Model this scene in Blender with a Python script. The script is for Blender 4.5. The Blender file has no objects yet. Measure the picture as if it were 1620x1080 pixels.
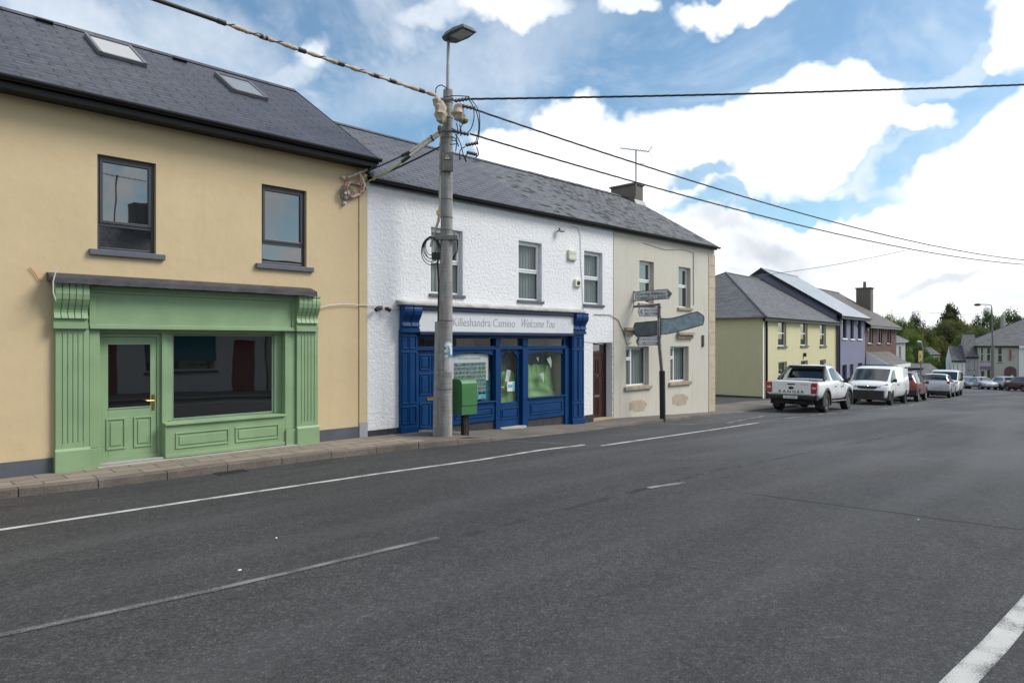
import bpy, bmesh, math, random
from mathutils import Vector, Matrix
random.seed(7)
scene = bpy.context.scene
COL = scene.collection
R = math.radians
# ------------------------------------------------------------------ survey
# x runs along the street, y into the terrace, z up; the camera stands at (0,0,2).
FOC = 1080.0
TH = math.atan2(1070, 1080)
VX, VY = math.cos(TH), math.sin(TH)
RX, RY = VY, -VX
ZC = 2.0
def ray(px, py):
    a = (px-810)/FOC; b = (540-py)/FOC
    return Vector((VX+a*RX, VY+a*RY, b))
def at(px, py, d):
    q = ray(px, py)*d
    return Vector((q.x, q.y, q.z+ZC))
def onY(px, py, Y=12.1):
    q = ray(px, py); return at(px, py, Y/q.y)
def onX(px, py, X):
    q = ray(px, py); return at(px, py, X/q.x)
PROF = [(-80,-.1),(0,-.09),(6,-.10),(9.6,-.13),(16,-.36),(20.75,-.52),(27,-.74),(30.4,-.86),(38,-1.2),(43,-1.36),(53,-1.75),(59,-2.05),(96,-3.6),(140,-5.2),(220,-6.5),(600,-7)]
def interp(P, X):
    if X <= P[0][0]: return P[0][1]
    for (a, b), (c, d) in zip(P, P[1:]):
        if X <= c: return b+(d-b)*(X-a)/(c-a)
    return P[-1][1]
def prof(X): return interp(PROF, X)
def zr(X, Y):
    k = max(0.0, min(1.0, (45-X)/20))
    c = 5.3
    return prof(X)+k*.025*max(-2.0, 6-abs(Y-c))
def G(px, py, off=0.0):
    z = -.1
    for i in range(60):
        d = (z-ZC)*FOC/(540-py)
        p = at(px, py, d)
        z = .5*z+.5*(zr(p.x, p.y)+off)
    return Vector((p.x, p.y, zr(p.x, p.y)+off))
KERB = [(-40,11.2),(1.67,11.2),(3,10.98),(5,10.96),(6.85,10.86),(8.67,10.66),(9.6,10.52),(10.54,10.6),(11.8,10.67),(13.7,10.82),(15.2,11.1),(17.6,11.16),(20.5,11.5),(22.9,11.66),(26,12.1),(34,12.3),(43,13.2),(53,14.6),(60,15.8),(80,20.5),(100,26),(140,40),(170,52)]
KH = [(-40,.12),(8.5,.115),(9.5,.11),(10.6,.012),(15,.012),(16.4,.09),(22,.07),(24,.03),(26,.03),(30,.09),(170,.1)]
def kerbY(X): return interp(KERB, X)
def kerbH(X): return interp(KH, X)
def pathz(X, Y): return zr(X, kerbY(X))+kerbH(X)+.012*(Y-kerbY(X))

# ------------------------------------------------------------------ mesh tools
W = {}
def root(name, label, cat, loc, rot=0.0, group=None, kind=None):
    o = bpy.data.objects.new(name, None); COL.objects.link(o)
    o.empty_display_size = .2
    o.location = loc; o.rotation_euler = (0, 0, rot)
    o['label'] = label; o['category'] = cat
    if group: o['group'] = group
    if kind: o['kind'] = kind
    W[o.name] = Vector(loc) if rot == 0 else Vector((0, 0, 0))
    return o
class MB:
    def __init__(s): s.v = []; s.f = []; s.m = []
    def vert(s, p): s.v.append(Vector(p)); return len(s.v)-1
    def face(s, pts, mi=0):
        i = len(s.v); s.v += [Vector(p) for p in pts]
        s.f.append(tuple(range(i, i+len(pts)))); s.m.append(mi)
    def box(s, x0, x1, y0, y1, z0, z1, mi=0):
        i = len(s.v)
        s.v += [Vector((x, y, z)) for z in (z0, z1) for y in (y0, y1) for x in (x0, x1)]
        for q in ((0,2,3,1),(4,5,7,6),(0,1,5,4),(2,6,7,3),(0,4,6,2),(1,3,7,5)):
            s.f.append(tuple(i+k for k in q)); s.m.append(mi)
        return s
    def obox(s, c, ax, ay, az, mi=0):
        c, ax, ay, az = Vector(c), Vector(ax), Vector(ay), Vector(az); i = len(s.v)
        s.v += [c+ax*x+ay*y+az*z for z in (-1, 1) for y in (-1, 1) for x in (-1, 1)]
        for q in ((0,2,3,1),(4,5,7,6),(0,1,5,4),(2,6,7,3),(0,4,6,2),(1,3,7,5)):
            s.f.append(tuple(i+k for k in q)); s.m.append(mi)
        return s
    def prism(s, poly, vec, mi=0):
        n = len(poly); i = len(s.v); vec = Vector(vec)
        s.v += [Vector(p) for p in poly]+[Vector(p)+vec for p in poly]
        s.f.append(tuple(range(i+n-1, i-1, -1))); s.f.append(tuple(range(i+n, i+2*n))); s.m += [mi, mi]
        for k in range(n):
            a, b = k, (k+1) % n
            s.f.append((i+a, i+b, i+n+b, i+n+a)); s.m.append(mi)
        return s
    def tube(s, pts, r, seg=8, mi=0, cap=True):
        pts = [Vector(p) for p in pts]; rs = r if isinstance(r, (list, tuple)) else [r]*len(pts)
        rings = []; up = None
        for k, p in enumerate(pts):
            t = (pts[min(k+1, len(pts)-1)]-pts[max(k-1, 0)])
            if t.length < 1e-9: t = Vector((0, 0, 1))
            t.normalize()
            if up is None:
                up = Vector((0, 0, 1)) if abs(t.z) < .9 else Vector((1, 0, 0))
            a = t.cross(up)
            if a.length < 1e-6: a = t.cross(Vector((0, 1, 0)))
            a.normalize(); b = a.cross(t).normalized(); up = b
            i = len(s.v)
            for q in range(seg):
                an = 2*math.pi*q/seg
                s.v.append(p+a*math.cos(an)*rs[k]+b*math.sin(an)*rs[k])
            rings.append(i)
        for i, j in zip(rings, rings[1:]):
            for q in range(seg):
                s.f.append((i+q, i+(q+1) % seg, j+(q+1) % seg, j+q)); s.m.append(mi)
        if cap:
            s.f.append(tuple(rings[0]+q for q in range(seg-1, -1, -1))); s.m.append(mi)
            s.f.append(tuple(rings[-1]+q for q in range(seg))); s.m.append(mi)
        return s
    def lathe(s, prof_, c, axis=(0, 0, 1), seg=20, mi=0):
        # prof_: list of (radius, height) along axis
        c = Vector(c); ax = Vector(axis).normalized()
        a = ax.cross(Vector((0, 0, 1)) if abs(ax.z) < .9 else Vector((1, 0, 0))).normalized(); b = ax.cross(a)
        base = len(s.v)
        for (r, h) in prof_:
            for q in range(seg):
                an = 2*math.pi*q/seg
                s.v.append(c+ax*h+a*math.cos(an)*r+b*math.sin(an)*r)
        for k in range(len(prof_)-1):
            i, j = base+k*seg, base+(k+1)*seg
            for q in range(seg):
                s.f.append((i+q, i+(q+1) % seg, j+(q+1) % seg, j+q)); s.m.append(mi)
        s.f.append(tuple(base+q for q in range(seg-1, -1, -1))); s.m.append(mi)
        j = base+(len(prof_)-1)*seg
        s.f.append(tuple(j+q for q in range(seg))); s.m.append(mi)
        return s
    def ball(s, c, rx, ry=None, rz=None, seg=12, rings=8, mi=0, jit=0):
        ry = ry or rx; rz = rz or rx; c = Vector(c); base = len(s.v)
        for k in range(1, rings):
            ph = math.pi*k/rings
            for q in range(seg):
                an = 2*math.pi*q/seg; j = 1+random.uniform(-jit, jit)
                s.v.append(c+Vector((rx*math.sin(ph)*math.cos(an)*j, ry*math.sin(ph)*math.sin(an)*j, rz*math.cos(ph)*j)))
        t = s.vert(c+Vector((0, 0, rz))); b = s.vert(c-Vector((0, 0, rz)))
        for k in range(rings-2):
            for q in range(seg):
                i = base+k*seg; j = i+seg
                s.f.append((i+q, j+q, j+(q+1) % seg, i+(q+1) % seg)); s.m.append(mi)
        for q in range(seg):
            s.f.append((t, base+q, base+(q+1) % seg)); s.m.append(mi)
            l = base+(rings-2)*seg
            s.f.append((b, l+(q+1) % seg, l+q)); s.m.append(mi)
        return s
    def grid(s, P, mi=0, flip=False):
        # P[i][j] points
        n, m = len(P), len(P[0]); base = len(s.v)
        for row in P:
            for p in row: s.v.append(Vector(p))
        for i in range(n-1):
            for j in range(m-1):
                q = (base+i*m+j, base+(i+1)*m+j, base+(i+1)*m+j+1, base+i*m+j+1)
                s.f.append(q[::-1] if flip else q); s.m.append(mi)
        return s
    def build(s, name, mats, parent=None, local=False, smooth=None, bevel=0, origin=None, fix=False):
        me = bpy.data.meshes.new(name)
        off = Vector((0, 0, 0))
        if parent is not None and not local: off = W.get(parent.name, Vector((0, 0, 0)))
        if origin is not None: off = Vector(origin)
        uv = []
        for f in s.f:
            ps = [s.v[i] for i in f]
            n = Vector((0, 0, 0))
            for k in range(len(ps)):
                a, b = ps[k], ps[(k+1) % len(ps)]
                n += Vector(((a.y-b.y)*(a.z+b.z), (a.z-b.z)*(a.x+b.x), (a.x-b.x)*(a.y+b.y)))
            if n.length < 1e-12: n = Vector((0, 0, 1))
            n.normalize()
            if abs(n.z) > .985: u, w = Vector((1, 0, 0)), Vector((0, 1, 0))
            else:
                u = Vector((0, 0, 1)).cross(n).normalized(); w = n.cross(u)
            for p in ps: uv += [p.dot(u), p.dot(w)]
        me.from_pydata([tuple(v-off) for v in s.v], [], s.f)
        if not isinstance(mats, (list, tuple)): mats = [mats]
        for m in mats: me.materials.append(m)
        me.polygons.foreach_set('material_index', s.m)
        l = me.uv_layers.new(name='metric'); l.data.foreach_set('uv', uv)
        me.update()
        if fix or smooth is not None:
            bm = bmesh.new(); bm.from_mesh(me)
            bmesh.ops.remove_doubles(bm, verts=bm.verts, dist=1e-5)
            bmesh.ops.recalc_face_normals(bm, faces=bm.faces)
            bm.to_mesh(me); bm.free()
        if smooth is not None:
            me.shade_smooth(); me.set_sharp_from_angle(angle=R(smooth))
        o = bpy.data.objects.new(name, me); COL.objects.link(o)
        if parent is not None:
            o.parent = parent; W[o.name] = W.get(parent.name, Vector((0, 0, 0)))
        if origin is not None: o.location = origin; W[o.name] = Vector(origin)
        if bevel:
            b = o.modifiers.new('edge', 'BEVEL'); b.width = bevel; b.segments = 2; b.limit_method = 'ANGLE'
        return o
def build_pieces(mb, name, mats, parent, **kw):
    # every connected piece of mb becomes a part of its own
    n = len(mb.v); up = list(range(n))
    def find(a):
        while up[a] != a: up[a] = up[up[a]]; a = up[a]
        return a
    for f in mb.f:
        for b in f[1:]: up[find(b)] = find(f[0])
    groups = {}
    for f, m in zip(mb.f, mb.m): groups.setdefault(find(f[0]), []).append((f, m))
    res = []
    for fs in groups.values():
        p = MB(); ix = {}
        for f, m in fs:
            p.f.append(tuple(ix.setdefault(i, len(ix)) for i in f)); p.m.append(m)
        p.v = [mb.v[i] for i in ix]
        res.append(p.build(name, mats, parent, **kw))
    return res
def thing(o, label, cat, group=None, kind=None):
    o['label'] = label; o['category'] = cat
    if group: o['group'] = group
    if kind: o['kind'] = kind
    return o
def kind(o, k): o['kind'] = k; return o
def copy_tree(o, parent=None):
    c = o.copy(); COL.objects.link(c)
    if parent is not None: c.parent = parent
    for ch in list(o.children): copy_tree(ch, c)
    return c
def text_obj(name, s, size, mat, parent, loc, rot, shear=0.0, extrude=.003, align='LEFT', sx=1.0, weight=0.0, spacing=1.0):
    cu = bpy.data.curves.new(name, 'FONT'); cu.body = s; cu.size = size; cu.extrude = extrude
    cu.align_x = align; cu.shear = shear; cu.offset = weight; cu.space_character = spacing
    cu.resolution_u = 3
    t = bpy.data.objects.new(name+'_curve', cu); COL.objects.link(t)
    dg = bpy.context.evaluated_depsgraph_get()
    me = bpy.data.meshes.new_from_object(t.evaluated_get(dg))
    bpy.data.objects.remove(t); bpy.data.curves.remove(cu)
    M = Matrix.Translation(Vector(loc)-W.get(parent.name, Vector((0, 0, 0)))) @ rot.to_4x4() @ Matrix.Diagonal((sx, 1, 1, 1))
    me.transform(M); me.materials.clear(); me.materials.append(mat)
    o = bpy.data.objects.new(name, me); COL.objects.link(o); o.parent = parent
    return o
RF = Matrix.Rotation(R(90), 3, 'X')         # text standing on a wall that looks towards -y

# ------------------------------------------------------------------ materials
class NT:
    def __init__(s, name):
        s.mat = bpy.data.materials.new(name); s.mat.use_nodes = True
        s.t = s.mat.node_tree; s.n = s.t.nodes; s.n.clear()
        s.out = s.n.new('ShaderNodeOutputMaterial')
        s.b = s.n.new('ShaderNodeBsdfPrincipled'); s.l(s.b.outputs[0], s.out.inputs[0])
        s.tc = s.n.new('ShaderNodeTexCoord')
    def l(s, a, b): s.t.links.new(a, b)
    def node(s, t, **k):
        n = s.n.new(t)
        for a, v in k.items(): setattr(n, a, v)
        return n
    def coord(s, which='Object', scale=(1, 1, 1), rot=(0, 0, 0)):
        m = s.node('ShaderNodeMapping'); s.l(s.tc.outputs[which], m.inputs[0])
        m.inputs['Scale'].default_value = scale; m.inputs['Rotation'].default_value = rot
        return m.outputs[0]
    def noise(s, scale, vec=None, detail=4, rough=.55, dist=0):
        n = s.node('ShaderNodeTexNoise'); n.inputs['Scale'].default_value = scale
        n.inputs['Detail'].default_value = detail; n.inputs['Roughness'].default_value = rough
        n.inputs['Distortion'].default_value = dist
        s.l(vec if vec is not None else s.tc.outputs['Object'], n.inputs['Vector']); return n.outputs['Fac']
    def voro(s, scale, vec=None, out='Distance', feature='F1'):
        n = s.node('ShaderNodeTexVoronoi'); n.feature = feature; n.inputs['Scale'].default_value = scale
        s.l(vec if vec is not None else s.tc.outputs['Object'], n.inputs['Vector']); return n.outputs[out]
    def ramp(s, fac, stops, interp_='LINEAR'):
        r = s.node('ShaderNodeValToRGB'); e = r.color_ramp.elements; r.color_ramp.interpolation = interp_
        while len(e) < len(stops): e.new(.5)
        for k, (p, c) in enumerate(stops):
            e[k].position = p; e[k].color = (c, c, c, 1) if isinstance(c, (int, float)) else (*c, 1)
        s.l(fac, r.inputs[0]); return r.outputs[0]
    def mix(s, fac, a, b, blend='MIX'):
        m = s.node('ShaderNodeMix', data_type='RGBA', blend_type=blend)
        for sock, v in ((m.inputs[0], fac), (m.inputs[6], a), (m.inputs[7], b)):
            if isinstance(v, (int, float)): sock.default_value = v if sock == m.inputs[0] else (v, v, v, 1)
            elif isinstance(v, tuple): sock.default_value = (*v, 1)
            else: s.l(v, sock)
        return m.outputs[2]
    def math(s, op, a, b=0.0, clamp=False):
        m = s.node('ShaderNodeMath', operation=op); m.use_clamp = clamp
        for k, v in ((0, a), (1, b)):
            if isinstance(v, (int, float)): m.inputs[k].default_value = v
            else: s.l(v, m.inputs[k])
        return m.outputs[0]
    def mapr(s, v, a, b, c=0.0, d=1.0):
        m = s.node('ShaderNodeMapRange'); m.interpolation_type = 'SMOOTHSTEP'
        s.l(v, m.inputs[0])
        for k, x in zip((1, 2, 3, 4), (a, b, c, d)): m.inputs[k].default_value = x
        return m.outputs[0]
    def sep(s, v):
        n = s.node('ShaderNodeSeparateXYZ'); s.l(v, n.inputs[0]); return n.outputs
    def col(s, c):
        if isinstance(c, tuple): s.b.inputs['Base Color'].default_value = (*c, 1)
        else: s.l(c, s.b.inputs['Base Color'])
    def rough(s, r):
        if isinstance(r, (int, float)): s.b.inputs['Roughness'].default_value = r
        else: s.l(r, s.b.inputs['Roughness'])
    def bump(s, h, strength=.3, dist=.01, prev=None):
        b = s.node('ShaderNodeBump'); b.inputs['Strength'].default_value = strength; b.inputs['Distance'].default_value = dist
        s.l(h, b.inputs['Height'])
        if prev is not None: s.l(prev, b.inputs['Normal'])
        s.l(b.outputs[0], s.b.inputs['Normal']); return b.outputs[0]
    def set(s, **k):
        for a, v in k.items():
            s.b.inputs[a.replace('_', ' ')].default_value = v
def pm(name, c, rough=.6, var=.12, vs=2.5, bump=.15, bs=60, bd=.002, metallic=0.0, spec=.5, fine=.06, coat=0.0):
    t = NT(name)
    n1 = t.noise(vs, detail=5); n2 = t.noise(vs*17, detail=3)
    lo = tuple(max(0, x*(1-var)) for x in c); hi = tuple(min(1, x*(1+var)) for x in c)
    a = t.ramp(n1, [(.3, lo), (.7, hi)])
    a = t.mix(1.0, a, t.ramp(n2, [(.25, 1-fine*2), (.75, 1.0)]), 'MULTIPLY')
    t.col(a); t.rough(t.mapr(n2, .2, .8, max(0.02, rough-.08), min(1, rough+.08)))
    t.set(Metallic=metallic, Specular_IOR_Level=spec)
    if coat: t.set(Coat_Weight=coat, Coat_Roughness=.04)
    if bump: t.bump(t.noise(bs, detail=3), bump, bd)
    return t.mat
def render_wall(name, c, stain=(.5, .45, .38), st=.25, bs=160, bstr=.25, damp=None):
    # smooth-floated render with faint streaks and weather marks
    t = NT(name)
    n1 = t.noise(.8, detail=6, rough=.6); n2 = t.noise(9, detail=4)
    st_v = t.noise(1.0, t.coord('Object', (5.0, 5.0, .35)), detail=5, rough=.6)
    a = t.ramp(n1, [(.3, tuple(x*.93 for x in c)), (.72, tuple(min(1, x*1.04) for x in c))])
    a = t.mix(t.mapr(st_v, .52, .78, 0, st), a, tuple(x*y for x, y in zip(c, stain)))
    a = t.mix(t.mapr(n2, .3, .7, 0, .10), a, tuple(x*.72 for x in c))
    if damp:
        z = t.sep(t.tc.outputs['Object'])[2]
        zz = t.math('ADD', z, t.math('MULTIPLY', t.noise(2.2, detail=5), .9))
        a = t.mix(t.mapr(zz, damp[0]+.75, damp[0]+.25, 0, .75), a, damp[1])
    t.col(a); t.rough(.85); t.set(Specular_IOR_Level=.25)
    bmp = t.math('ADD', t.noise(bs, detail=4, rough=.7), t.math('MULTIPLY', t.noise(4.5, detail=3), 4.0))
    b = t.bump(bmp, bstr, .004)
    return t.mat
def pebble(name, c):
    t = NT(name)
    n = t.noise(27, detail=4, rough=.6, dist=.25); v = t.voro(44, out='Distance', feature='SMOOTH_F1')
    h = t.math('ADD', t.math('MULTIPLY', n, 1.3), t.math('MULTIPLY', v, -.5))
    big = t.noise(.7, detail=5)
    a = t.ramp(big, [(.3, tuple(x*.94 for x in c)), (.7, c)])
    a = t.mix(t.mapr(t.noise(1.0, t.coord('Object', (4, 4, .3)), detail=5), .58, .8, 0, .22), a, (.5, .48, .44))
    t.col(a); t.rough(.8); t.set(Specular_IOR_Level=.3)
    t.bump(h, .7, .016)
    return t.mat
def slate(name, c, bw=.5, bh=.22, var=.25, lichen=0.0, lc=(.25, .24, .22), rough=.45, missing=0.0, mortar=.012):
    t = NT(name)
    b = t.node('ShaderNodeTexBrick'); t.l(t.tc.outputs['UV'], b.inputs['Vector'])
    b.inputs['Scale'].default_value = 1; b.inputs['Brick Width'].default_value = bw; b.inputs['Row Height'].default_value = bh
    b.inputs['Mortar Size'].default_value = mortar; b.inputs['Mortar Smooth'].default_value = .2; b.inputs['Bias'].default_value = 0
    b.offset = .5
    b.inputs['Color1'].default_value = (*(x*(1-var) for x in c), 1); b.inputs['Color2'].default_value = (*(x*(1+var) for x in c), 1)
    b.inputs['Mortar'].default_value = (*(x*.12 for x in c), 1)
    a = b.outputs['Color']
    n = t.noise(1.3, t.coord('UV'), detail=6)
    a = t.mix(t.mapr(n, .35, .75, 0, .35), a, tuple(min(1, x*1.5) for x in c))
    uvs = t.sep(t.tc.outputs['UV'])
    if lichen:
        n2 = t.noise(5.5, t.coord('UV', (1, 1.3, 1)), detail=7, rough=.7)
        n3 = t.noise(.33, t.coord('UV'), detail=3)
        a = t.mix(t.math('MULTIPLY', t.mapr(n2, .5, .62, 0, lichen), t.mapr(n3, .38, .62, .25, 1)), a, lc)
    if missing:
        # slipped slates: dark notches one course high
        wn = t.node('ShaderNodeTexWhiteNoise', noise_dimensions='2D')
        cx = t.math('FLOOR', t.math('DIVIDE', uvs[0], bw*.55)); cy = t.math('FLOOR', t.math('DIVIDE', uvs[1], bh))
        cb = t.node('ShaderNodeCombineXYZ'); t.l(cx, cb.inputs[0]); t.l(cy, cb.inputs[1]); t.l(cb.outputs[0], wn.inputs['Vector'])
        n4 = t.noise(.5, t.coord('UV'), detail=3)
        thr = t.math('SUBTRACT', t.math('MULTIPLY', n4, missing*2.2), missing*.6)
        a = t.mix(t.math('MULTIPLY', t.math('LESS_THAN', wn.outputs['Value'], thr), .95), a, (.008, .008, .009))
    t.col(a); t.rough(t.mapr(t.noise(6, t.coord('UV')), .3, .7, rough-.08, rough+.15)); t.set(Specular_IOR_Level=.5)
    fr = t.math('FRACT', t.math('DIVIDE', uvs[1], bh))
    h = t.math('ADD', t.math('MULTIPLY', fr, -1.0), t.math('MULTIPLY', b.outputs['Fac'], -.7))
    t.bump(h, .8, .016)
    return t.mat
def paint_wood(name, c, rough=.4, spec=.5):
    t = NT(name)
    n = t.noise(2.0, detail=5); g = t.noise(1.0, t.coord('Object', (90, 90, 6)), detail=3)
    a = t.ramp(n, [(.3, tuple(x*.9 for x in c)), (.7, tuple(min(1, x*1.07) for x in c))])
    a = t.mix(t.mapr(t.noise(40, detail=4), .62, .8, 0, .18), a, tuple(x*.6 for x in c))
    t.col(a); t.rough(t.mapr(n, .3, .7, rough-.06, rough+.1)); t.bump(g, .10, .002); t.set(Specular_IOR_Level=spec)
    return t.mat
def glass_dark(name, ior=1.9, tint=(.010, .012, .014), rough=.015, wob=.004):
    t = NT(name); t.col(tint); t.rough(rough); t.set(IOR=ior)
    t.bump(t.noise(1.6, detail=1), .25, wob)
    return t.mat
def glass_clear(name, ior=1.6, tint=(.86, .9, .9)):
    t = NT(name); t.n.remove(t.b)
    tr = t.node('ShaderNodeBsdfTransparent'); tr.inputs[0].default_value = (*tint, 1)
    gl = t.node('ShaderNodeBsdfGlossy'); gl.inputs['Roughness'].default_value = .015
    lw = t.node('ShaderNodeLayerWeight'); lw.inputs[0].default_value = .5
    fr = t.math('ADD', t.math('MULTIPLY', t.math('POWER', lw.outputs['Facing'], 4.0), .9), .045)
    mx = t.node('ShaderNodeMixShader')
    t.l(fr, mx.inputs[0]); t.l(tr.outputs[0], mx.inputs[1]); t.l(gl.outputs[0], mx.inputs[2]); t.l(mx.outputs[0], t.out.inputs[0])
    return t.mat
def brickm(name, c1, c2, mortar=(.35, .33, .3), bw=.235, bh=.075, ms=.012, offset=.5, bumps=.5):
    t = NT(name)
    b = t.node('ShaderNodeTexBrick'); t.l(t.tc.outputs['UV'], b.inputs['Vector']); b.offset = offset
    b.inputs['Scale'].default_value = 1; b.inputs['Brick Width'].default_value = bw; b.inputs['Row Height'].default_value = bh
    b.inputs['Mortar Size'].default_value = ms; b.inputs['Bias'].default_value = 0
    b.inputs['Color1'].default_value = (*c1, 1); b.inputs['Color2'].default_value = (*c2, 1); b.inputs['Mortar'].default_value = (*mortar, 1)
    a = t.mix(t.mapr(t.noise(3, detail=6), .35, .75, 0, .4), b.outputs['Color'], tuple(x*.55 for x in c1))
    t.col(a); t.rough(.85); t.set(Specular_IOR_Level=.25)
    h = t.math('ADD', t.math('MULTIPLY', b.outputs['Fac'], -1.0), t.math('MULTIPLY', t.noise(60), .4))
    t.bump(h, bumps, .006)
    return t.mat
def asphalt(name, c=.05, sp=1.0, seam=True):
    t = NT(name)
    v = t.voro(120, out='Color'); vs = t.sep(v)
    vd = t.voro(120, out='Distance')
    big = t.noise(.22, detail=6, rough=.6); mid = t.noise(1.6, t.coord('Object', (.35, 1.4, 1)), detail=5)
    fine = t.noise(420, detail=2); v2 = t.sep(t.voro(46, out='Color'))[0]; mot = t.noise(11, detail=5, rough=.7)
    base = t.ramp(big, [(.3, (c*.8, c*.8, c*.83)), (.7, (c*1.22, c*1.22, c*1.25))])
    base = t.mix(t.mapr(mid, .4, .75, 0, .55), base, (c*.6, c*.6, c*.63))
    a = t.mix(1.0, base, t.ramp(vs[0], [(0, .5), (.75, 1.05), (.93, 1.4), (1, 2.0)]), 'MULTIPLY')
    a = t.mix(1.0, a, t.ramp(fine, [(.3, .70), (.7, 1.25)]), 'MULTIPLY')
    a = t.mix(1.0, a, t.ramp(v2, [(0, .72), (.8, 1.06), (.95, 1.3)]), 'MULTIPLY')
    a = t.mix(1.0, a, t.ramp(mot, [(.3, .78), (.7, 1.2)]), 'MULTIPLY')
    if seam:
        o = t.sep(t.tc.outputs['Object'])
        wob = t.math('MULTIPLY', t.math('SUBTRACT', t.noise(.9, detail=5), .5), .22)
        d = t.math('ABSOLUTE', t.math('ADD', t.math('SUBTRACT', o[1], 5.16), wob))
        br = t.mapr(t.noise(2.3, detail=4), .38, .62, 0, 1)
        a = t.mix(t.math('MULTIPLY', t.mapr(d, .075, .02, 0, .85), t.math('MULTIPLY', br, t.mapr(o[0], 4.0, 5.0, 0, 1))), a, (.012, .012, .012))
        # polished wheel tracks and hairline crazing
        for yt in (2.6, 4.1, 6.3, 7.8):
            dt = t.math('ABSOLUTE', t.math('ADD', t.math('SUBTRACT', o[1], yt), t.math('MULTIPLY', t.math('SUBTRACT', t.noise(.35, detail=3), .5), .9)))
            a = t.mix(t.math('MULTIPLY', t.mapr(dt, .42, .08, 0, .22), t.mapr(t.noise(.9, t.coord('Object', (.3, 2, 1)), detail=4), .35, .65, .3, 1)), a, (c*1.7, c*1.7, c*1.75))
        st2 = t.noise(1.3, detail=5, rough=.7)
        a = t.mix(t.mapr(st2, .60, .78, 0, .28), a, (c*.45, c*.45, c*.47))
        # oil-dark strip where cars park, and tar bands along the old trenches
        pk = t.math('ABSOLUTE', t.math('ADD', t.math('SUBTRACT', o[1], 10.45), t.math('MULTIPLY', t.math('SUBTRACT', t.noise(.5, detail=4), .5), 1.6)))
        a = t.mix(t.math('MULTIPLY', t.mapr(pk, .5, .1, 0, .55), t.mapr(t.noise(1.1, t.coord('Object', (.5, 2.2, 1)), detail=5), .45, .65, 0, 1)), a, (c*.38, c*.38, c*.4))
        # transverse joint of the resurfaced right half
        tj = t.math('ABSOLUTE', t.math('ADD', t.math('SUBTRACT', t.math('ADD', o[0], t.math('MULTIPLY', o[1], .26)), 9.66), t.math('MULTIPLY', t.math('SUBTRACT', t.noise(2.2, detail=4), .5), .10)))
        right = t.mapr(o[1], 4.6, 3.6, 0, 1)
        a = t.mix(t.math('MULTIPLY', t.mapr(tj, .05, .015, 0, .9), right), a, (.010, .010, .010))
        # grazing sheen painted into the colour: paler streaks further down the street
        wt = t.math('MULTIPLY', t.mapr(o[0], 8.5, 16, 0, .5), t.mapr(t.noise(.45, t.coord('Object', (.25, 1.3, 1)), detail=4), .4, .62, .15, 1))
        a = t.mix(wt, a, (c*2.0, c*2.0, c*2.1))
        a = t.mix(t.mapr(t.noise(7, detail=3), .74, .78, 0, .5), a, (c*2.2, c*2.2, c*2.1))
    t.col(a); t.rough(t.mapr(big, .3, .7, .72, .9)); t.set(Specular_IOR_Level=.35)
    h = t.math('ADD', t.math('MULTIPLY', vd, -.8), t.math('MULTIPLY', fine, .5))
    t.bump(h, .65, .006)
    return t.mat
def road_paint(name, wear=.5, c=(.51, .51, .49), back=(.066, .066, .068), er=-.06):
    t = NT(name)
    n = t.noise(95, detail=5, rough=.8); n2 = t.noise(3.0, detail=4)
    at_ = t.node('ShaderNodeAttribute'); at_.attribute_name = 'edge'
    w = t.math('ADD', t.math('ADD', n, t.math('MULTIPLY', t.math('SUBTRACT', n2, .5), .7)), t.mapr(at_.outputs['Fac'], 0.0, .6, er, 0.0))
    v = t.sep(t.voro(120, out='Color'))[0]
    bk = t.mix(1.0, back, t.ramp(v, [(0, .5), (.8, 1.05), (1, 2.6)]), 'MULTIPLY')
    k = t.mapr(w, wear-.13, wear+.13, 0, 1)
    t.col(t.mix(k, bk, c)); t.rough(.7); t.set(Specular_IOR_Level=.3)
    t.bump(t.math('MULTIPLY', t.voro(120), -1.0), .5, .005)
    return t.mat
def curtain_m(name, c):
    t = NT(name)
    g = t.noise(1.0, t.coord('Object', (45, 45, .6)), detail=3)
    t.col(t.ramp(g, [(.3, tuple(x*.72 for x in c)), (.7, c)])); t.rough(.9); t.set(Specular_IOR_Level=.1)
    return t.mat
def leaf_m(name, c1, c2, c3):
    t = NT(name)
    n = t.noise(.55, detail=3); n2 = t.noise(9, detail=2)
    oi = t.node('ShaderNodeObjectInfo')
    a = t.ramp(n, [(.32, c1), (.5, c2), (.7, c3)])
    a = t.mix(t.mapr(n2, .3, .7, 0, .6), a, tuple(x*.5 for x in c2))
    hs = t.node('ShaderNodeHueSaturation'); t.l(a, hs.inputs['Color'])
    t.l(t.math('ADD', t.math('MULTIPLY', oi.outputs['Random'], .05), .475), hs.inputs['Hue'])
    t.l(t.math('ADD', t.math('MULTIPLY', oi.outputs['Random'], .5), .75), hs.inputs['Value'])
    t.col(hs.outputs[0]); t.rough(.7); t.set(Specular_IOR_Level=.2)
    tl = t.node('ShaderNodeBsdfTranslucent'); t.l(hs.outputs[0], tl.inputs[0]); ms = t.node('ShaderNodeMixShader'); ms.inputs[0].default_value = .42
    t.l(t.b.outputs[0], ms.inputs[1]); t.l(tl.outputs[0], ms.inputs[2]); t.l(ms.outputs[0], t.out.inputs[0])
    return t.mat
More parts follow.
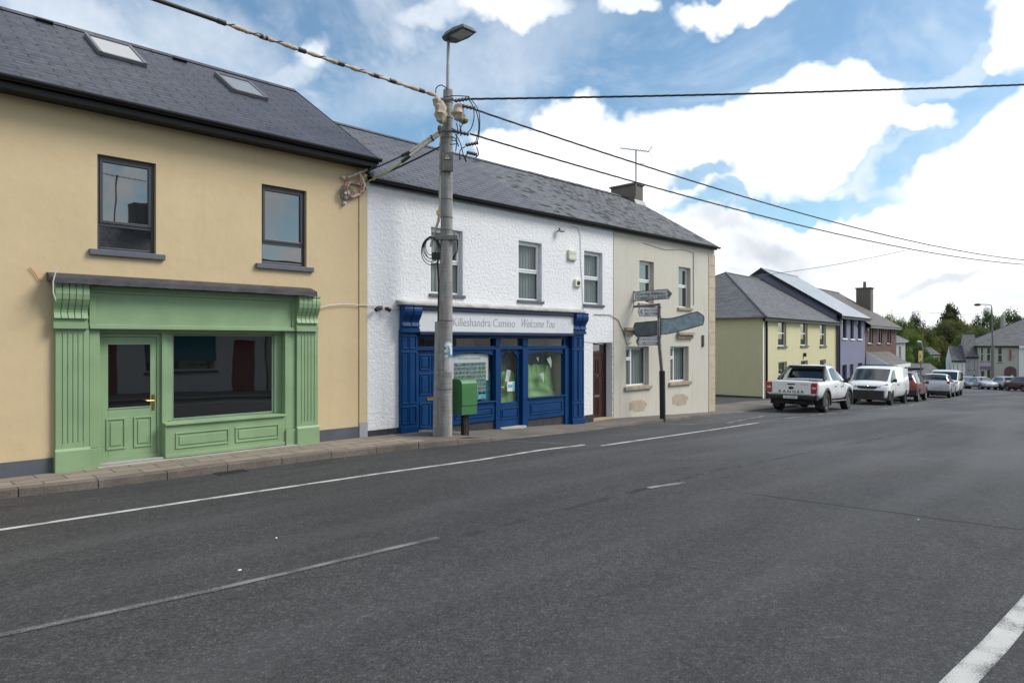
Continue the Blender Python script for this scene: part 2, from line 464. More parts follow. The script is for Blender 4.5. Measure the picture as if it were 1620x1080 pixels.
def carpaint(name, c, rough=.28, metallic=0.0):
    t = NT(name)
    n = t.noise(1.5, detail=4); z = t.sep(t.tc.outputs['Object'])[2]
    a = t.ramp(n, [(.3, tuple(x*.94 for x in c)), (.7, c)])
    dirt = t.math('MULTIPLY', t.mapr(z, .75, .25, 0, .5), t.mapr(t.noise(6, detail=5), .3, .7, .3, 1))
    a = t.mix(dirt, a, (.16, .15, .13))
    t.col(a); t.rough(t.mapr(n, .3, .7, rough-.05, rough+.1)); t.set(Metallic=metallic, Coat_Weight=.6, Coat_Roughness=.06)
    return t.mat

M = {}
M['yellow'] = render_wall('yellow_render', (.60, .468, .285), stain=(.78, .76, .72), st=.28, bs=90, bstr=.4, damp=(-.05, (.33, .27, .18)))
M['plinth'] = pm('plinth_paint', (.085, .092, .11), .7, .15, 2, .3, 60, .003)
M['white_dash'] = pebble('white_pebbledash', (.80, .80, .81))
M['cream'] = render_wall('cream_render', (.56, .53, .455), stain=(.66, .62, .56), st=.5, bs=110, bstr=.2, damp=(-.6, (.40, .26, .14)))
M['green_render'] = render_wall('light_green_render', (.54, .505, .31), stain=(.8, .8, .75), st=.35)
M['blue_render'] = render_wall('lilac_blue_render', (.185, .19, .265), stain=(.75, .75, .8), st=.3)
M['grey_render'] = render_wall('grey_render', (.34, .335, .33), stain=(.7, .7, .7), st=.4)
M['white_render'] = render_wall('white_render', (.74, .74, .72), stain=(.7, .7, .66), st=.4)
M['stone_render'] = render_wall('pale_stone_render', (.44, .41, .37), stain=(.7, .66, .6), st=.5)
M['brick'] = brickm('red_brick', (.125, .052, .044), (.095, .042, .037), (.16, .12, .105))
M['slate_new'] = slate('blue_black_slate', (.047, .049, .064), .5, .165, .15, rough=.42, mortar=.016)
M['slate_mid'] = slate('grey_slate', (.095, .096, .108), .5, .19, .12, lichen=.15, rough=.45, mortar=.022)
M['slate_old'] = slate('old_slate', (.095, .095, .10), .32, .17, .4, lichen=.5, lc=(.22, .215, .205), rough=.6, missing=.42, mortar=.020)
M['slate_far'] = slate('far_slate', (.085, .085, .09), .4, .2, .35, lichen=.5, lc=(.17, .165, .15), rough=.6)
M['metal_roof'] = slate('pale_sheet_roof', (.30, .31, .335), 30.0, 9.0, .05, rough=.34)
M['tile_brown'] = slate('brown_tile', (.085, .068, .062), .33, .3, .2, rough=.6)
M['black_pvc'] = pm('black_pvc', (.006, .0065, .008), .38, .1, 3, .03, spec=.3)
M['dark_frame'] = pm('dark_grey_frame', (.05, .052, .06), .35, .06, 3, .02)
M['grey_sill'] = pm('grey_sill_paint', (.105, .11, .135), .6, .12, 4, .15)
M['white_pvc'] = pm('white_pvc', (.80, .81, .82), .3, .03, 3, .0)
M['green_paint'] = paint_wood('sage_green_paint', (.238, .352, .192), .45)
M['blue_paint'] = paint_wood('royal_blue_paint', (.0006, .038, .140), .42, .25)
M['blue_dark'] = paint_wood('navy_trim_paint', (.004, .012, .05), .4)
M['lead'] = pm('lead_flashing', (.055, .054, .066), .55, .45, 5.0, .5, 14, .006, fine=.2)
M['glass'] = glass_dark('sky_window_glass', 2.5)
M['glass_shop'] = glass_dark('dark_shop_glass', 1.95, (.006, .007, .008))
M['glass_car'] = glass_dark('car_glass', 1.9, (.01, .014, .015), .02, .0005)
M['glass_clear'] = glass_clear('clear_glass', 1.5)
M['curtain'] = curtain_m('net_curtain', (.34, .37, .36))
M['brass'] = pm('brass', (.55, .36, .12), .3, .1, 8, 0, metallic=1.0)
M['kerb'] = pm('kerb_granite', (.165, .135, .115), .85, .3, 1.6, .8, 35, .008, fine=.2)
M['paver'] = brickm('path_paving', (.28, .235, .19), (.22, .19, .155), (.09, .08, .07), .62, .31, .012)
M['path'] = pm('path_concrete', (.165, .145, .125), .9, .25, .9, .5, 50, .006, fine=.2)
M['concrete'] = pm('light_concrete', (.42, .40, .37), .9, .2, 2, .4, 50, .005, fine=.15)
M['dark_base'] = pm('dark_stone_base', (.045, .045, .05), .8, .4, 5, .8, 20, .02, fine=.2)
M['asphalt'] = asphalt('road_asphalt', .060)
M['asphalt_lane'] = asphalt('lane_asphalt', .06, seam=False)
M['line'] = road_paint('white_road_paint', .40)
M['line_worn'] = road_paint('worn_road_paint', .49, (.22, .22, .215), er=-.30)
M['line_half'] = road_paint('half_worn_road_paint', .51, (.40, .40, .39), er=-.16)
M['iron'] = pm('cast_iron', (.045, .04, .036), .6, .3, 10, .4, 60, .003)
M['pole'] = None
M['galv'] = pm('galvanised_steel', (.33, .34, .35), .45, .15, 6, .1, metallic=.6)
M['galv_dark'] = pm('weathered_steel', (.17, .165, .16), .55, .2, 6, .15, metallic=.4)
M['black'] = pm('black_rubber', (.012, .012, .013), .55, .2, 6, .1)
M['wrap'] = pm('beige_sheeting', (.54, .44, .33), .75, .3, 9, .6, 22, .01, fine=.2)
M['wrap2'] = pm('pale_sleeve', (.48, .43, .36), .7, .25, 12, .3, 40, .004)
M['bin_green'] = pm('bin_green_paint', (.048, .178, .055), .45, .07, 3, .03)
M['white_sign'] = pm('white_sign', (.68, .69, .72), .4, .04, 3, .0)
M['sign_grey'] = pm('weathered_sign_face', (.60, .62, .62), .55, .12, 6, .05)
M['sign_back'] = pm('sign_back_metal', (.10, .125, .128), .5, .3, 6, .1)
M['sign_back_sky'] = pm('sky_tinted_sign_back', (.29, .37, .40), .45, .3, 7, .1)  # sky reflection put into the base colour of the bent sign back
M['sign_white'] = pm('finger_sign_white', (.86, .87, .87), .45, .04, 3, .0)
M['ink'] = pm('black_ink', (.012, .012, .013), .5, .05, 3, 0)
M['ink_grey'] = pm('grey_ink', (.34, .35, .38), .5, .05, 3, 0)
M['ink_pale'] = pm('pale_ink', (.55, .56, .59), .5, .05, 3, 0)
M['bordeaux_door'] = paint_wood('dark_brown_door', (.045, .014, .010), .4)
M['chimney'] = render_wall('chimney_render', (.15, .135, .115), stain=(.5, .5, .5), st=.6, bstr=.5)
M['patch'] = pm('bare_plaster', (.43, .35, .265), .9, .15, 3, .3)
M['quoin'] = pm('quoin_render', (.50, .415, .305), .85, .12, 3, .2)
M['clear_wall'] = pm('room_wall', (.62, .56, .46), .9, .08, 1.5, .1)
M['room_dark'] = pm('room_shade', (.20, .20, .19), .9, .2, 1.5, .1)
M['cloth_green'] = pm('green_cloth', (.235, .39, .17), .85, .12, 2.5, .1)
M['paper'] = pm('white_paper', (.72, .73, .72), .8, .05, 5, 0)
M['paper_blue'] = pm('blue_print', (.12, .40, .55), .7, .5, 6, 0)
M['teal'] = pm('teal_print', (.01, .17, .22), .6, .4, 9, 0)
M['red_wire'] = pm('red_wire', (.55, .06, .05), .5, .1, 5, 0)
M['pink_wire'] = pm('pink_wire', (.50, .22, .2), .5, .1, 5, 0)
M['white_wire'] = pm('white_wire', (.62, .60, .55), .5, .1, 5, 0)
M['yel_wire'] = pm('yellow_green_wire', (.33, .30, .07), .5, .1, 5, 0)
M['porcelain'] = pm('porcelain', (.55, .50, .45), .3, .2, 10, 0)
M['dark_box'] = pm('dark_brown_glaze', (.08, .06, .05), .4, .3, 10, 0)
M['cream_box'] = pm('cream_plastic', (.70, .66, .50), .45, .05, 5, 0)
M['trunk'] = pm('bark', (.075, .06, .045), .9, .3, 3, .7, 20, .03)
M['leaf_a'] = leaf_m('leaf_mid_green', (.09, .14, .035), (.17, .22, .06), (.26, .29, .10))
M['leaf_b'] = leaf_m('leaf_dark_green', (.055, .085, .033), (.10, .13, .05), (.16, .18, .07))
M['leaf_c'] = leaf_m('leaf_olive', (.09, .12, .03), (.17, .18, .05), (.30, .25, .065))
M['hill'] = pm('hill_grass', (.045, .075, .02), .95, .4, .08, 0, fine=.15)
M['pw'] = carpaint('white_car_paint', (.80, .81, .82))
M['pmaroon'] = carpaint('maroon_car_paint', (.13, .018, .016), .3)
M['psilver'] = carpaint('silver_car_paint', (.52, .54, .58), .3, .35)
M['pchamp'] = carpaint('pale_car_paint', (.66, .67, .66), .3, .1)
M['pnavy'] = carpaint('dark_bonnet_paint', (.02, .02, .05), .3)
M['trim'] = pm('black_trim', (.016, .016, .018), .55, .2, 5, .1)
M['flare'] = pm('dark_arch_trim', (.055, .045, .045), .5, .2, 5, .1)
M['tyre'] = pm('tyre_rubber', (.018, .018, .019), .8, .2, 9, .3)
M['rim'] = pm('alloy_rim', (.22, .22, .23), .35, .1, 9, 0, metallic=.7)
M['rim_light'] = pm('silver_alloy_rim', (.5, .5, .52), .3, .1, 9, 0, metallic=.7)
M['tail'] = pm('red_lamp', (.42, .015, .015), .2, .2, 20, 0, coat=.5)
M['tail_w'] = pm('clear_lamp', (.55, .5, .5), .2, .1, 20, 0, coat=.5)
M['headl'] = pm('headlamp_glass', (.30, .33, .36), .12, .5, 9, 0, coat=.8)
M['plate'] = pm('plate_white', (.72, .73, .72), .4, .04, 5, 0)
M['chrome'] = pm('chrome', (.6, .6, .6), .15, .05, 5, 0, metallic=1.0)
M['red_sign'] = pm('red_sign', (.35, .03, .03), .5, .15, 5, 0)
M['pink_sign'] = pm('pink_arch_paint', (.12, .05, .06), .6, .15, 5, 0)
M['purple_sign'] = pm('purple_sign', (.19, .11, .26), .5, .15, 5, 0)
M['yellow_sign'] = pm('yellow_sign', (.72, .58, .22), .5, .15, 5, 0)
M['orange_sign'] = pm('orange_sign', (.75, .22, .03), .5, .15, 5, 0)
M['red_door'] = paint_wood('red_door_paint', (.30, .035, .02), .4)
def pole_mat():
    t = NT('spun_concrete')
    n = t.noise(1.0, t.coord('Object', (9, 9, 2.0)), detail=6, rough=.6)
    r = t.noise(1.0, t.coord('Object', (2, 2, 28)), detail=4)
    a = t.ramp(n, [(.3, (.19, .18, .17)), (.55, (.29, .285, .275)), (.75, (.38, .375, .365))])
    a = t.mix(t.mapr(r, .5, .72, 0, .5), a, (.13, .125, .115))
    t.col(a); t.rough(.9); t.set(Specular_IOR_Level=.25); t.bump(r, .4, .008); return t.mat
M['pole'] = pole_mat()
# ------------------------------------------------------------------ ground
def frange(a, b, n): return [a+(b-a)*k/n for k in range(n+1)]
RIGHT = [(-40,-1.3),(55,-1.3),(70,1.5),(85,7),(102,16.5),(162,37),(172,41)]
def rightY(X): return interp(RIGHT, X)
XS = sorted(set([x for x, _ in PROF if -40 < x < 168]+[-40+2*k for k in range(10)]+[-20+1*k for k in range(95)]+[75+3*k for k in range(32)]+[x for x, _ in KERB if x <= 168]))
mb = MB()
P = []
for X in XS:
    a, b = rightY(X), kerbY(X)+.03
    P.append([Vector((X, y, zr(X, y))) for y in (frange(a, 5.3, 8)+frange(5.3, b, 8)[1:] if a < 4 else frange(a, b, 16))])
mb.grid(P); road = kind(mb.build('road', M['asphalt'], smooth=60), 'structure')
# kerb stones in one run, with open joints
mb = MB(); X = -30.0
while X < 100:
    L = .91 if X < 30 else 3.0
    e = .006 if X < 30 else .0
    pts = []
    for x in (X+e, X+L-e):
        y = kerbY(x); z0 = zr(x, y)-.1; z1 = zr(x, y)+kerbH(x)+.004
        j = random.uniform(-.004, .004)
        pts.append([(x, y+j, z0), (x, y+j+.012, z1-.012), (x, y+j+.03, z1), (x, y+.16, z1), (x, y+.16, z0)])
    n = 5
    for k in range(n): mb.face([pts[0][k], pts[1][k], pts[1][(k+1) % n], pts[0][(k+1) % n]])
    mb.face(pts[0][::-1]); mb.face(pts[1])
    X += L
kind(mb.build('kerb', M['kerb'], fix=True), 'structure')
def strip(X0, X1, step, y0f, y1f, zf, n=3):
    P = []; k = 0
    while X0+step*k <= X1+1e-6:
        X = X0+step*k
        P.append([Vector((X, y, zf(X, y))) for y in frange(y0f(X), y1f(X), n)]); k += 1
    return P
mb = MB(); mb.grid(strip(-30, 8.5, .5, lambda X: kerbY(X)+.155, lambda X: 12.35, pathz))
kind(mb.build('footpath', M['paver'], smooth=60), 'structure')
mb = MB(); mb.grid(strip(8.5, 22.5, .5, lambda X: kerbY(X)+.155, lambda X: 12.6, pathz))
mb.grid(strip(22.5, 100.5, 1.5, lambda X: kerbY(X)+.155, lambda X: kerbY(X)+2.2, pathz))
kind(mb.build('footpath', M['path'], smooth=60), 'structure')
mb = MB(); mb.grid(strip(21.5, 103.5, 2, lambda X: kerbY(X)+2.1, lambda X: kerbY(X)+20, lambda X, Y: pathz(X, kerbY(X)+2.2)-.004, 5))
kind(mb.build('side_lane', M['asphalt_lane'], smooth=60), 'structure')
mb = MB(); mb.grid(strip(-40, 60, 2, lambda X: -4.8, lambda X: -1.3, lambda X, Y: zr(X, -1.3)+.10, 2))
mb.grid([[Vector((X, -1.3, zr(X, -1.3)+q)) for q in (-.05, .10)] for X in frange(-40, 60, 50)])
kind(mb.build('opposite_footpath', M['path']), 'structure')
mb = MB()
def hill(X, Y):
    d = X*VX+Y*VY
    t = max(0, min(1, (d-150)/160)); t = t*t*(3-2*t)
    side = max(0, min(1, (Y-45)/60))
    return prof(X)-.35+t*11+side*2
mb.grid([[Vector((X, Y, hill(X, Y))) for Y in frange(-400, 700, 55)] for X in frange(-200, 900, 55)])
kind(mb.build('ground', M['hill'], smooth=80), 'structure')

# ------------------------------------------------------------------ road markings (sheets on the asphalt)
def marking(pts, w, m, name='road_marking', n=12):
    # pts: list of (x,y) centre points
    mb = MB(); P = []
    L = []
    for (a, b) in zip(pts, pts[1:]):
        for k in range(n): L.append((a[0]+(b[0]-a[0])*k/n, a[1]+(b[1]-a[1])*k/n))
    L.append(pts[-1])
    for k, (x, y) in enumerate(L):
        p, q = L[max(0, k-1)], L[min(len(L)-1, k+1)]
        t = Vector((q[0]-p[0], q[1]-p[1])).normalized(); nx, ny = -t.y, t.x
        P.append([(x+nx*w/2*s, y+ny*w/2*s, zr(x+nx*w/2*s, y+ny*w/2*s)+.004) for s in (-1, 0, 1)])
    mb.grid(P, flip=True)
    o = mb.build(name, m); o['kind'] = 'structure'
    ed = o.data.attributes.new('edge', 'FLOAT', 'POINT'); ed.data.foreach_set('value', [0.0, 1.0, 0.0]*len(L)); return o
def gxy(px, py): p = G(px, py); return (p.x, p.y)
marking([(-12, 9.4)]+[gxy(*p) for p in ((0, 838), (300, 793), (600, 749), (760, 727), (925, 703.5))], .105, M['line'], n=24)
marking([gxy(951, 705), gxy(1100, 683.5), gxy(1200, 668.5)], .10, M['line'], n=20)
marking([gxy(1238, 662.5), gxy(1300, 655), gxy(1345, 650.5)], .10, M['line_half'])
marking([gxy(1396, 646), gxy(1450, 638.5), gxy(1520, 628.5)], .11, M['line_half'])
marking([gxy(805, 697.3), gxy(925, 703)], .07, M['line_half'])
marking([gxy(1045, 669.5), gxy(1132, 671.8)], .09, M['line_half'])
marking([gxy(1138, 662.5), gxy(1195, 665.5)], .09, M['line_half'])
marking([gxy(1150, 669), gxy(1212, 657)], .08, M['line_half'])
marking([(-3.4, 5.9), (-1.2, 5.75)], .10, M['line_worn'])
marking([gxy(-40, 1013), gxy(350, 930), gxy(693, 850)], .105, M['line_worn'], n=20)
marking([gxy(1025, 771.5), gxy(1083, 763)], .10, M['line_half'])
marking([(2.6, 1.16), (3.6, 1.08), (4.72, .99), (5.6, .93), (6.7, .88), (9, .82), (20, .8), (40, .8)], .155, M['line'], n=20)
for (px, py, s) in ((379, 902, .020), (437, 851, .014), (1453, 822, .014)):
    p = G(px, py); mb = MB()
    mb.ball((p.x, p.y, p.z+.004), s, s*.7, .008, 7, 4)
    thing(mb.build('litter_scrap', M['paper'], origin=(p.x, p.y, p.z)), 'tiny white scrap of litter lying on the dark asphalt', 'litter', 'scraps of litter on the road')
# gully grate in the gutter
dx, dy = gxy(362, 746); dy = kerbY(dx)-.16; dz = zr(dx, dy)
gr = root('drain_grate', 'rusty iron gully grate set in the gutter below the green shop', 'drain', (dx, dy, dz))
mb = MB(); mb.box(dx-.23, dx+.23, dy-.15, dy-.125, dz-.02, dz+.011); mb.box(dx-.23, dx+.23, dy+.125, dy+.15, dz-.02, dz+.011)
mb.box(dx-.23, dx-.205, dy-.125, dy+.125, dz-.02, dz+.011); mb.box(dx+.205, dx+.23, dy-.125, dy+.125, dz-.02, dz+.011)
mb.build('frame', M['iron'], gr)
mb = MB()
for k in range(9): mb.box(dx-.19+k*.042, dx-.168+k*.042, dy-.125, dy+.125, dz-.02, dz+.009)
mb.build('bars', M['iron'], gr)
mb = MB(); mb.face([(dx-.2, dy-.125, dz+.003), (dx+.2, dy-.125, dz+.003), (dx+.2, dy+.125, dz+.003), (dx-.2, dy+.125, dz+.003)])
mb.build('pit_shade', M['black'], gr)  # flat black sheet stands in for the shade down the gully

# ------------------------------------------------------------------ house tools
from mathutils import noise as mnoise
def dash_relief(x, z, hx):
    # thrown-on pebbledash stands out in lumps, dying away at the edges of the openings
    p = Vector((x*20, 3.1, z*20))
    n = .62*mnoise.noise(p)+.38*mnoise.noise(p*2.1)
    f = 1.0
    for h in hx:
        dx = max(h[0]-x, x-h[1], 0); dz = max(h[2]-z, z-h[3], 0); f = min(f, math.hypot(dx, dz)/.05)
    return f*(.006+.0125*max(-.45, n))
def wall_front(mb, x0, x1, z0, z1, Y, holes, rd=.14, mi=0, rmi=None, relief=0):
    # holes: (xa, xb, za, zb[, depth])
    rmi = mi if rmi is None else rmi
    xs = sorted(set([x0, x1]+[h[0] for h in holes]+[h[1] for h in holes]))
    zs = sorted(set([z0, z1]+[max(z0, h[2]) for h in holes]+[h[3] for h in holes]))
    for xa, xb in zip(xs, xs[1:]):
        for za, zb in zip(zs, zs[1:]):
            cx, cz = (xa+xb)/2, (za+zb)/2
            if any(h[0] < cx < h[1] and h[2] < cz < h[3] for h in holes): continue
            if relief:
                n, m = max(1, round((xb-xa)/relief)), max(1, round((zb-za)/relief))
                mb.grid([[(x, Y-(dash_relief(x, z, holes) if x0 < x < x1 and z0 < z < z1 else 0), z) for z in frange(za, zb, m)] for x in frange(xa, xb, n)], mi)
                continue
            mb.face([(xa, Y, za), (xb, Y, za), (xb, Y, zb), (xa, Y, zb)], mi)
    for h in holes:
        a, b, c, d = h[0], h[1], max(z0, h[2]), h[3]; e = Y+(h[4] if len(h) > 4 else rd)
        mb.face([(a, Y, c), (a, Y, d), (a, e, d), (a, e, c)], rmi)
        mb.face([(b, Y, d), (b, Y, c), (b, e, c), (b, e, d)], rmi)
        mb.face([(a, Y, d), (b, Y, d), (b, e, d), (a, e, d)], rmi)
        mb.face([(b, Y, c), (a, Y, c), (a, e, c), (b, e, c)], rmi)
def frame_boxes(mb, x0, x1, z0, z1, y0, y1, fw, bars_h=(), bars_v=(), bw=None):
    bw = bw or fw
    mb.box(x0, x0+fw, y0, y1, z0, z1); mb.box(x1-fw, x1, y0, y1, z0, z1)
    mb.box(x0+fw, x1-fw, y0, y1, z0, z0+fw); mb.box(x0+fw, x1-fw, y0, y1, z1-fw, z1)
    for z in bars_h: mb.box(x0+fw, x1-fw, y0, y1, z-bw/2, z+bw/2)
    for x, za, zb in bars_v: mb.box(x-bw/2, x+bw/2, y0, y1, za, zb)
def pane_mesh(x0, x1, z0, z1, y):
    mb = MB(); mb.face([(x0, y, z0), (x1, y, z0), (x1, y, z1), (x0, y, z1)]); return mb
def window(parent, x0, x1, z0, z1, Y, rd, fm, split, fw=.07, glass='glass', sash=True, sill=None, sill_m=None, curtain=None, bar=None, bars_v=()):
    y0, y1 = Y+rd-.05, Y+rd
    mb = MB(); zt = z0+(z1-z0)*split if split else None
    frame_boxes(mb, x0, x1, z0, z1, y0, y1, fw, [zt] if split else [], bars_v, bar or fw)
    w = mb.build('window', fm, parent, bevel=.006)
    hw = (bar or fw)/2
    cells = [(x0+fw, x1-fw, z0+fw, (zt-hw) if split else z1-fw)]
    if split: cells.append((x0+fw, x1-fw, zt+hw, z1-fw))
    for k, c in enumerate(cells):
        a, b, cc, d = c
        if sash and k == len(cells)-1:
            m2 = MB(); frame_boxes(m2, a, b, cc, d, y0-.014, y1-.012, .045); m2.build('sash', fm, w, bevel=.004)
            a += .045; b -= .045; cc += .045; d -= .045
        pane_mesh(a, b, cc, d, Y+rd-.03).build('pane', M[glass], w)
    if sill:
        dx0, dx1, h, out = sill
        MB().box(x0-dx0, x1+dx1, Y-out, Y-.002, z0-h, z0-.004).build('sill', sill_m, w, bevel=.008)
        MB().box(x0+.002, x1-.002, Y-.002, Y+rd-.052, z0-.03, z0+.004).build('sill', sill_m, w)
    if curtain:
        mb = MB(); P = []; yc = Y+rd+.06; n = 44
        for k in range(n+1):
            x = x0+(x1-x0)*k/n
            P.append([(x, yc+.022*math.sin(k*1.15+.5*math.sin(k*.37)), z0), (x, yc+.016*math.sin(k*1.15+.5*math.sin(k*.37)+.15), z1)])
        mb.grid(P); mb.build('curtain', curtain, w)
    return w
def bead_panel(mb, x0, x1, z0, z1, Y, b=.022, p=.014, field=True, mi=0):
    # a moulded rectangle standing p proud of a board at Y
    mb.box(x0, x1, Y-p, Y-.0005, z1-b, z1, mi); mb.box(x0, x1, Y-p, Y-.0005, z0, z0+b, mi)
    mb.box(x0, x0+b, Y-p, Y-.0005, z0+b, z1-b, mi); mb.box(x1-b, x1, Y-p, Y-.0005, z0+b, z1-b, mi)
    if field:
        g = b+.035
        if x1-x0 > 2*g+.03 and z1-z0 > 2*g+.03: mb.box(x0+g, x1-g, Y-p*.8, Y-.0005, z0+g, z1-g, mi)
def scroll(t):
    # how far a console stands out, t from 0 (top) to 1 (foot)
    P = [(0,.205),(.05,.205),(.052,.185),(.12,.20),(.22,.205),(.34,.19),(.44,.155),(.52,.12),(.58,.10),(.64,.095),(.70,.105),(.74,.125),(.77,.13),(.772,.085),(.86,.085),(.862,.105),(1,.105)]
    return interp(P, t)
def console(mb, x0, x1, z0, z1, Y, strips, gap=.012, k=1.0):
    T = [0,.05,.052,.08,.12,.17,.22,.28,.34,.39,.44,.48,.52,.58,.64,.70,.74,.77]
    w = (x1-x0)/strips; zz = lambda t: z1-(z1-z0)*t
    for s in range(strips):
        a = x0+w*s+(gap/2 if s else 0); b = x0+w*(s+1)-(gap/2 if s < strips-1 else 0)
        poly = [(a, Y-.001, zz(0))]+[(a, Y-scroll(t)*k, zz(t)) for t in T]+[(a, Y-.001, zz(.77))]
        mb.prism(poly, (b-a, 0, 0))
    poly = [(x0+.003, Y-.001, zz(0)-.002)]+[(x0+.003, Y-scroll(t)*k+.018, zz(t)-.001) for t in T[2:]]+[(x0+.003, Y-.001, zz(.77))]
    mb.prism(poly, (x1-x0-.006, 0, 0))
    mb.box(x0, x1, Y-.085*k, Y-.001, zz(.862), zz(.77)); mb.box(x0-.006, x1+.006, Y-.11*k, Y-.001, z0, zz(.862))
def gable_wall(mb, X, y0, y1, zb, ze0, ze1, yr, zrdg, mi=0, flip=False):
    pts = [(X, y0, zb), (X, y1, zb), (X, y1, ze1), (X, yr, zrdg), (X, y0, ze0)]
    mb.face(pts[::-1] if not flip else pts, mi)
def roof_sheet(mb, x0, x1, ya, za, yb, zb, th=.05, mi=0):
    mb.prism([(x0, ya, za), (x0, yb, zb), (x0, yb, zb-th), (x0, ya, za-th)], (x1-x0, 0, 0), mi)
def gutter(mb, x0, x1, y, z, r=.06):
    # a half-round gutter with rolled lip
    prof_ = [(y-r, z), (y-r*.95, z-r*.45), (y-r*.6, z-r*.85), (y, z-r), (y+r*.6, z-r*.85), (y+r, z-r*.3), (y+r, z), (y+r*.85, z), (y+r*.5, z-r*.7), (y, z-r*.85), (y-r*.5, z-r*.7), (y-r*.88, z)]
    mb.prism([(x0, a, b) for a, b in prof_], (x1-x0, 0, 0))

# ------------------------------------------------------------------ 1  yellow house with the sage shopfront
FY = 12.1
yh = root('rendered_house', 'yellow rendered house with dark slate roof, two skylights and sage green shopfront', 'house', (-4.0, FY, 0.0))
holes = [(3.015, 3.869, 3.44, 4.93), (5.676, 6.575, 3.435, 4.90), (3.015, 6.13, -.5, 2.2, .22)]
mb = MB(); wall_front(mb, -4, 7.734, -.6, 5.62, FY, holes, .13)
mb.box(7.734, 7.74, FY, FY+.01, -.6, 5.58)
gable_wall(mb, 7.93, FY+.01, 18.6, -.6, 5.45, 5.45, 15.25, 7.86, flip=True); gable_wall(mb, -4, FY, 18.6, -.6, 5.45, 5.45, 15.25, 7.86)
mb.face([(7.93, 18.6, -.6), (-4, 18.6, -.6), (-4, 18.6, 5.45), (7.93, 18.6, 5.45)])
mb.face([(-4, FY+.9, 5.4), (7.93, FY+.9, 5.4), (7.93, 18.6, 5.4), (-4, 18.6, 5.4)])
mb.build('wall', M['yellow'], yh)
mb = MB(); mb.box(7.745, 7.935, FY-.022, FY+.3, .33, 5.555); mb.box(-4.0, -3.8, FY-.022, FY-.001, .33, 5.555)
build_pieces(mb, 'corner_pilaster', M['yellow'], yh)
MB().box(7.745, 7.938, FY-.03, FY+.3, -.5, .327).build('pilaster_base', pm('pale_grey_paint', (.34, .35, .38), .6, .1, 3, .15), yh)
mb = MB(); mb.box(-4, 2.44, FY-.014, FY-.001, -.6, .26); mb.box(6.82, 7.743, FY-.014, FY-.001, -.6, .26)
build_pieces(mb, 'plinth', M['plinth'], yh)
mb = MB(); roof_sheet(mb, -4.2, 7.965, 11.72, 5.72, 15.25, 8.02, .045); roof_sheet(mb, -4.2, 7.965, 18.8, 5.72, 15.25, 8.015, .045)
rf = mb.build('roof', M['slate_new'], yh)
mb = MB(); mb.prism([(-4.2, 15.12, 7.955), (-4.2, 15.25, 8.055), (-4.2, 15.38, 7.955), (-4.2, 15.25, 8.02)], (12.17, 0, 0))
mb.build('ridge_cap', M['slate_new'], rf)
mb = MB(); mb.prism([(7.968, 11.74, 5.60), (7.968, 11.74, 5.735), (7.968, 15.25, 8.035), (7.968, 18.78, 5.735), (7.968, 18.78, 5.60), (7.968, 15.25, 7.90)], (.025, 0, 0))
mb.build('bargeboard', M['black_pvc'], rf)
mb = MB(); gutter(mb, -4.2, 7.99, 11.675, 5.70, .065)
mb.build('gutter', M['black_pvc'], yh)
mb = MB(); mb.box(-4.2, 7.96, 11.745, 11.77, 5.545, 5.672); mb.box(-4.2, 7.96, 11.77, FY-.001, 5.56, 5.58)
mb.build('fascia', M['black_pvc'], yh)
for (a, b, c, d) in holes[:2]:
    w = window(yh, a, b, c, d, FY, .13, M['dark_frame'], .27, .05, 'glass', True, (.12, .13, .095, .06), M['grey_sill'], bar=.05)
# skylights and vents on the roof plane
def roofpt(px, py, y0=11.72, z0=5.72, y1=15.25, z1=8.02):
    q = ray(px, py); sl = (z1-z0)/(y1-y0)
    d = (z0-ZC-sl*y0)/(q.z-sl*q.y); return at(px, py, d)
SL = Vector((0, 3.53, 2.30)).normalized(); SN = Vector((0, -2.30, 3.53)).normalized()
def skylight(cs):
    pts = [roofpt(*c) for c in cs]
    xa = (pts[0].x+pts[3].x)/2; xb = (pts[1].x+pts[2].x)/2
    s = [(p-Vector((p.x, 11.72, 5.72))).dot(SL) for p in pts]
    sb = (s[2]+s[3])/2; st = (s[0]+s[1])/2
    o = Vector((0, 11.72, 5.72))
    def P(x, q, h): return o+Vector((x, 0, 0))+SL*q+SN*h
    def ob(mb, x0, x1, q0, q1, h0, h1):
        mb.obox(P((x0+x1)/2, (q0+q1)/2, (h0+h1)/2), Vector(((x1-x0)/2, 0, 0)), SL*((q1-q0)/2), SN*((h1-h0)/2))
    mb = MB(); f = .062
    ob(mb, xa, xa+f, sb, st, .001, .085); ob(mb, xb-f, xb, sb, st, .001, .085)
    ob(mb, xa+f, xb-f, sb, sb+f, .001, .075); ob(mb, xa+f, xb-f, st-f, st, .001, .09)
    w = mb.build('skylight', pm('skylight_frame', (.13, .13, .14), .4, .1, 5, .05), rf, bevel=.008)
    mb = MB(); ob(mb, xa+f, xb-f, sb+f, st-f, .064, .07); mb.build('pane', glass_dark('skylight_glass', 7.0, (.06, .062, .065), .06), w)
skylight([(140, 62), (211, 78), (225.6, 106), (149, 85.6)])
skylight([(343, 120), (400, 136), (419, 160), (361, 144)])
for (px, py) in ((70, 36), (284, 97)):
    p = roofpt(px, py); mb = MB()
    mb.obox(p+SN*.03, Vector((.13, 0, 0)), SL*.05, SN*.03); v = mb.build('roof_vent', M['black_pvc'], rf)
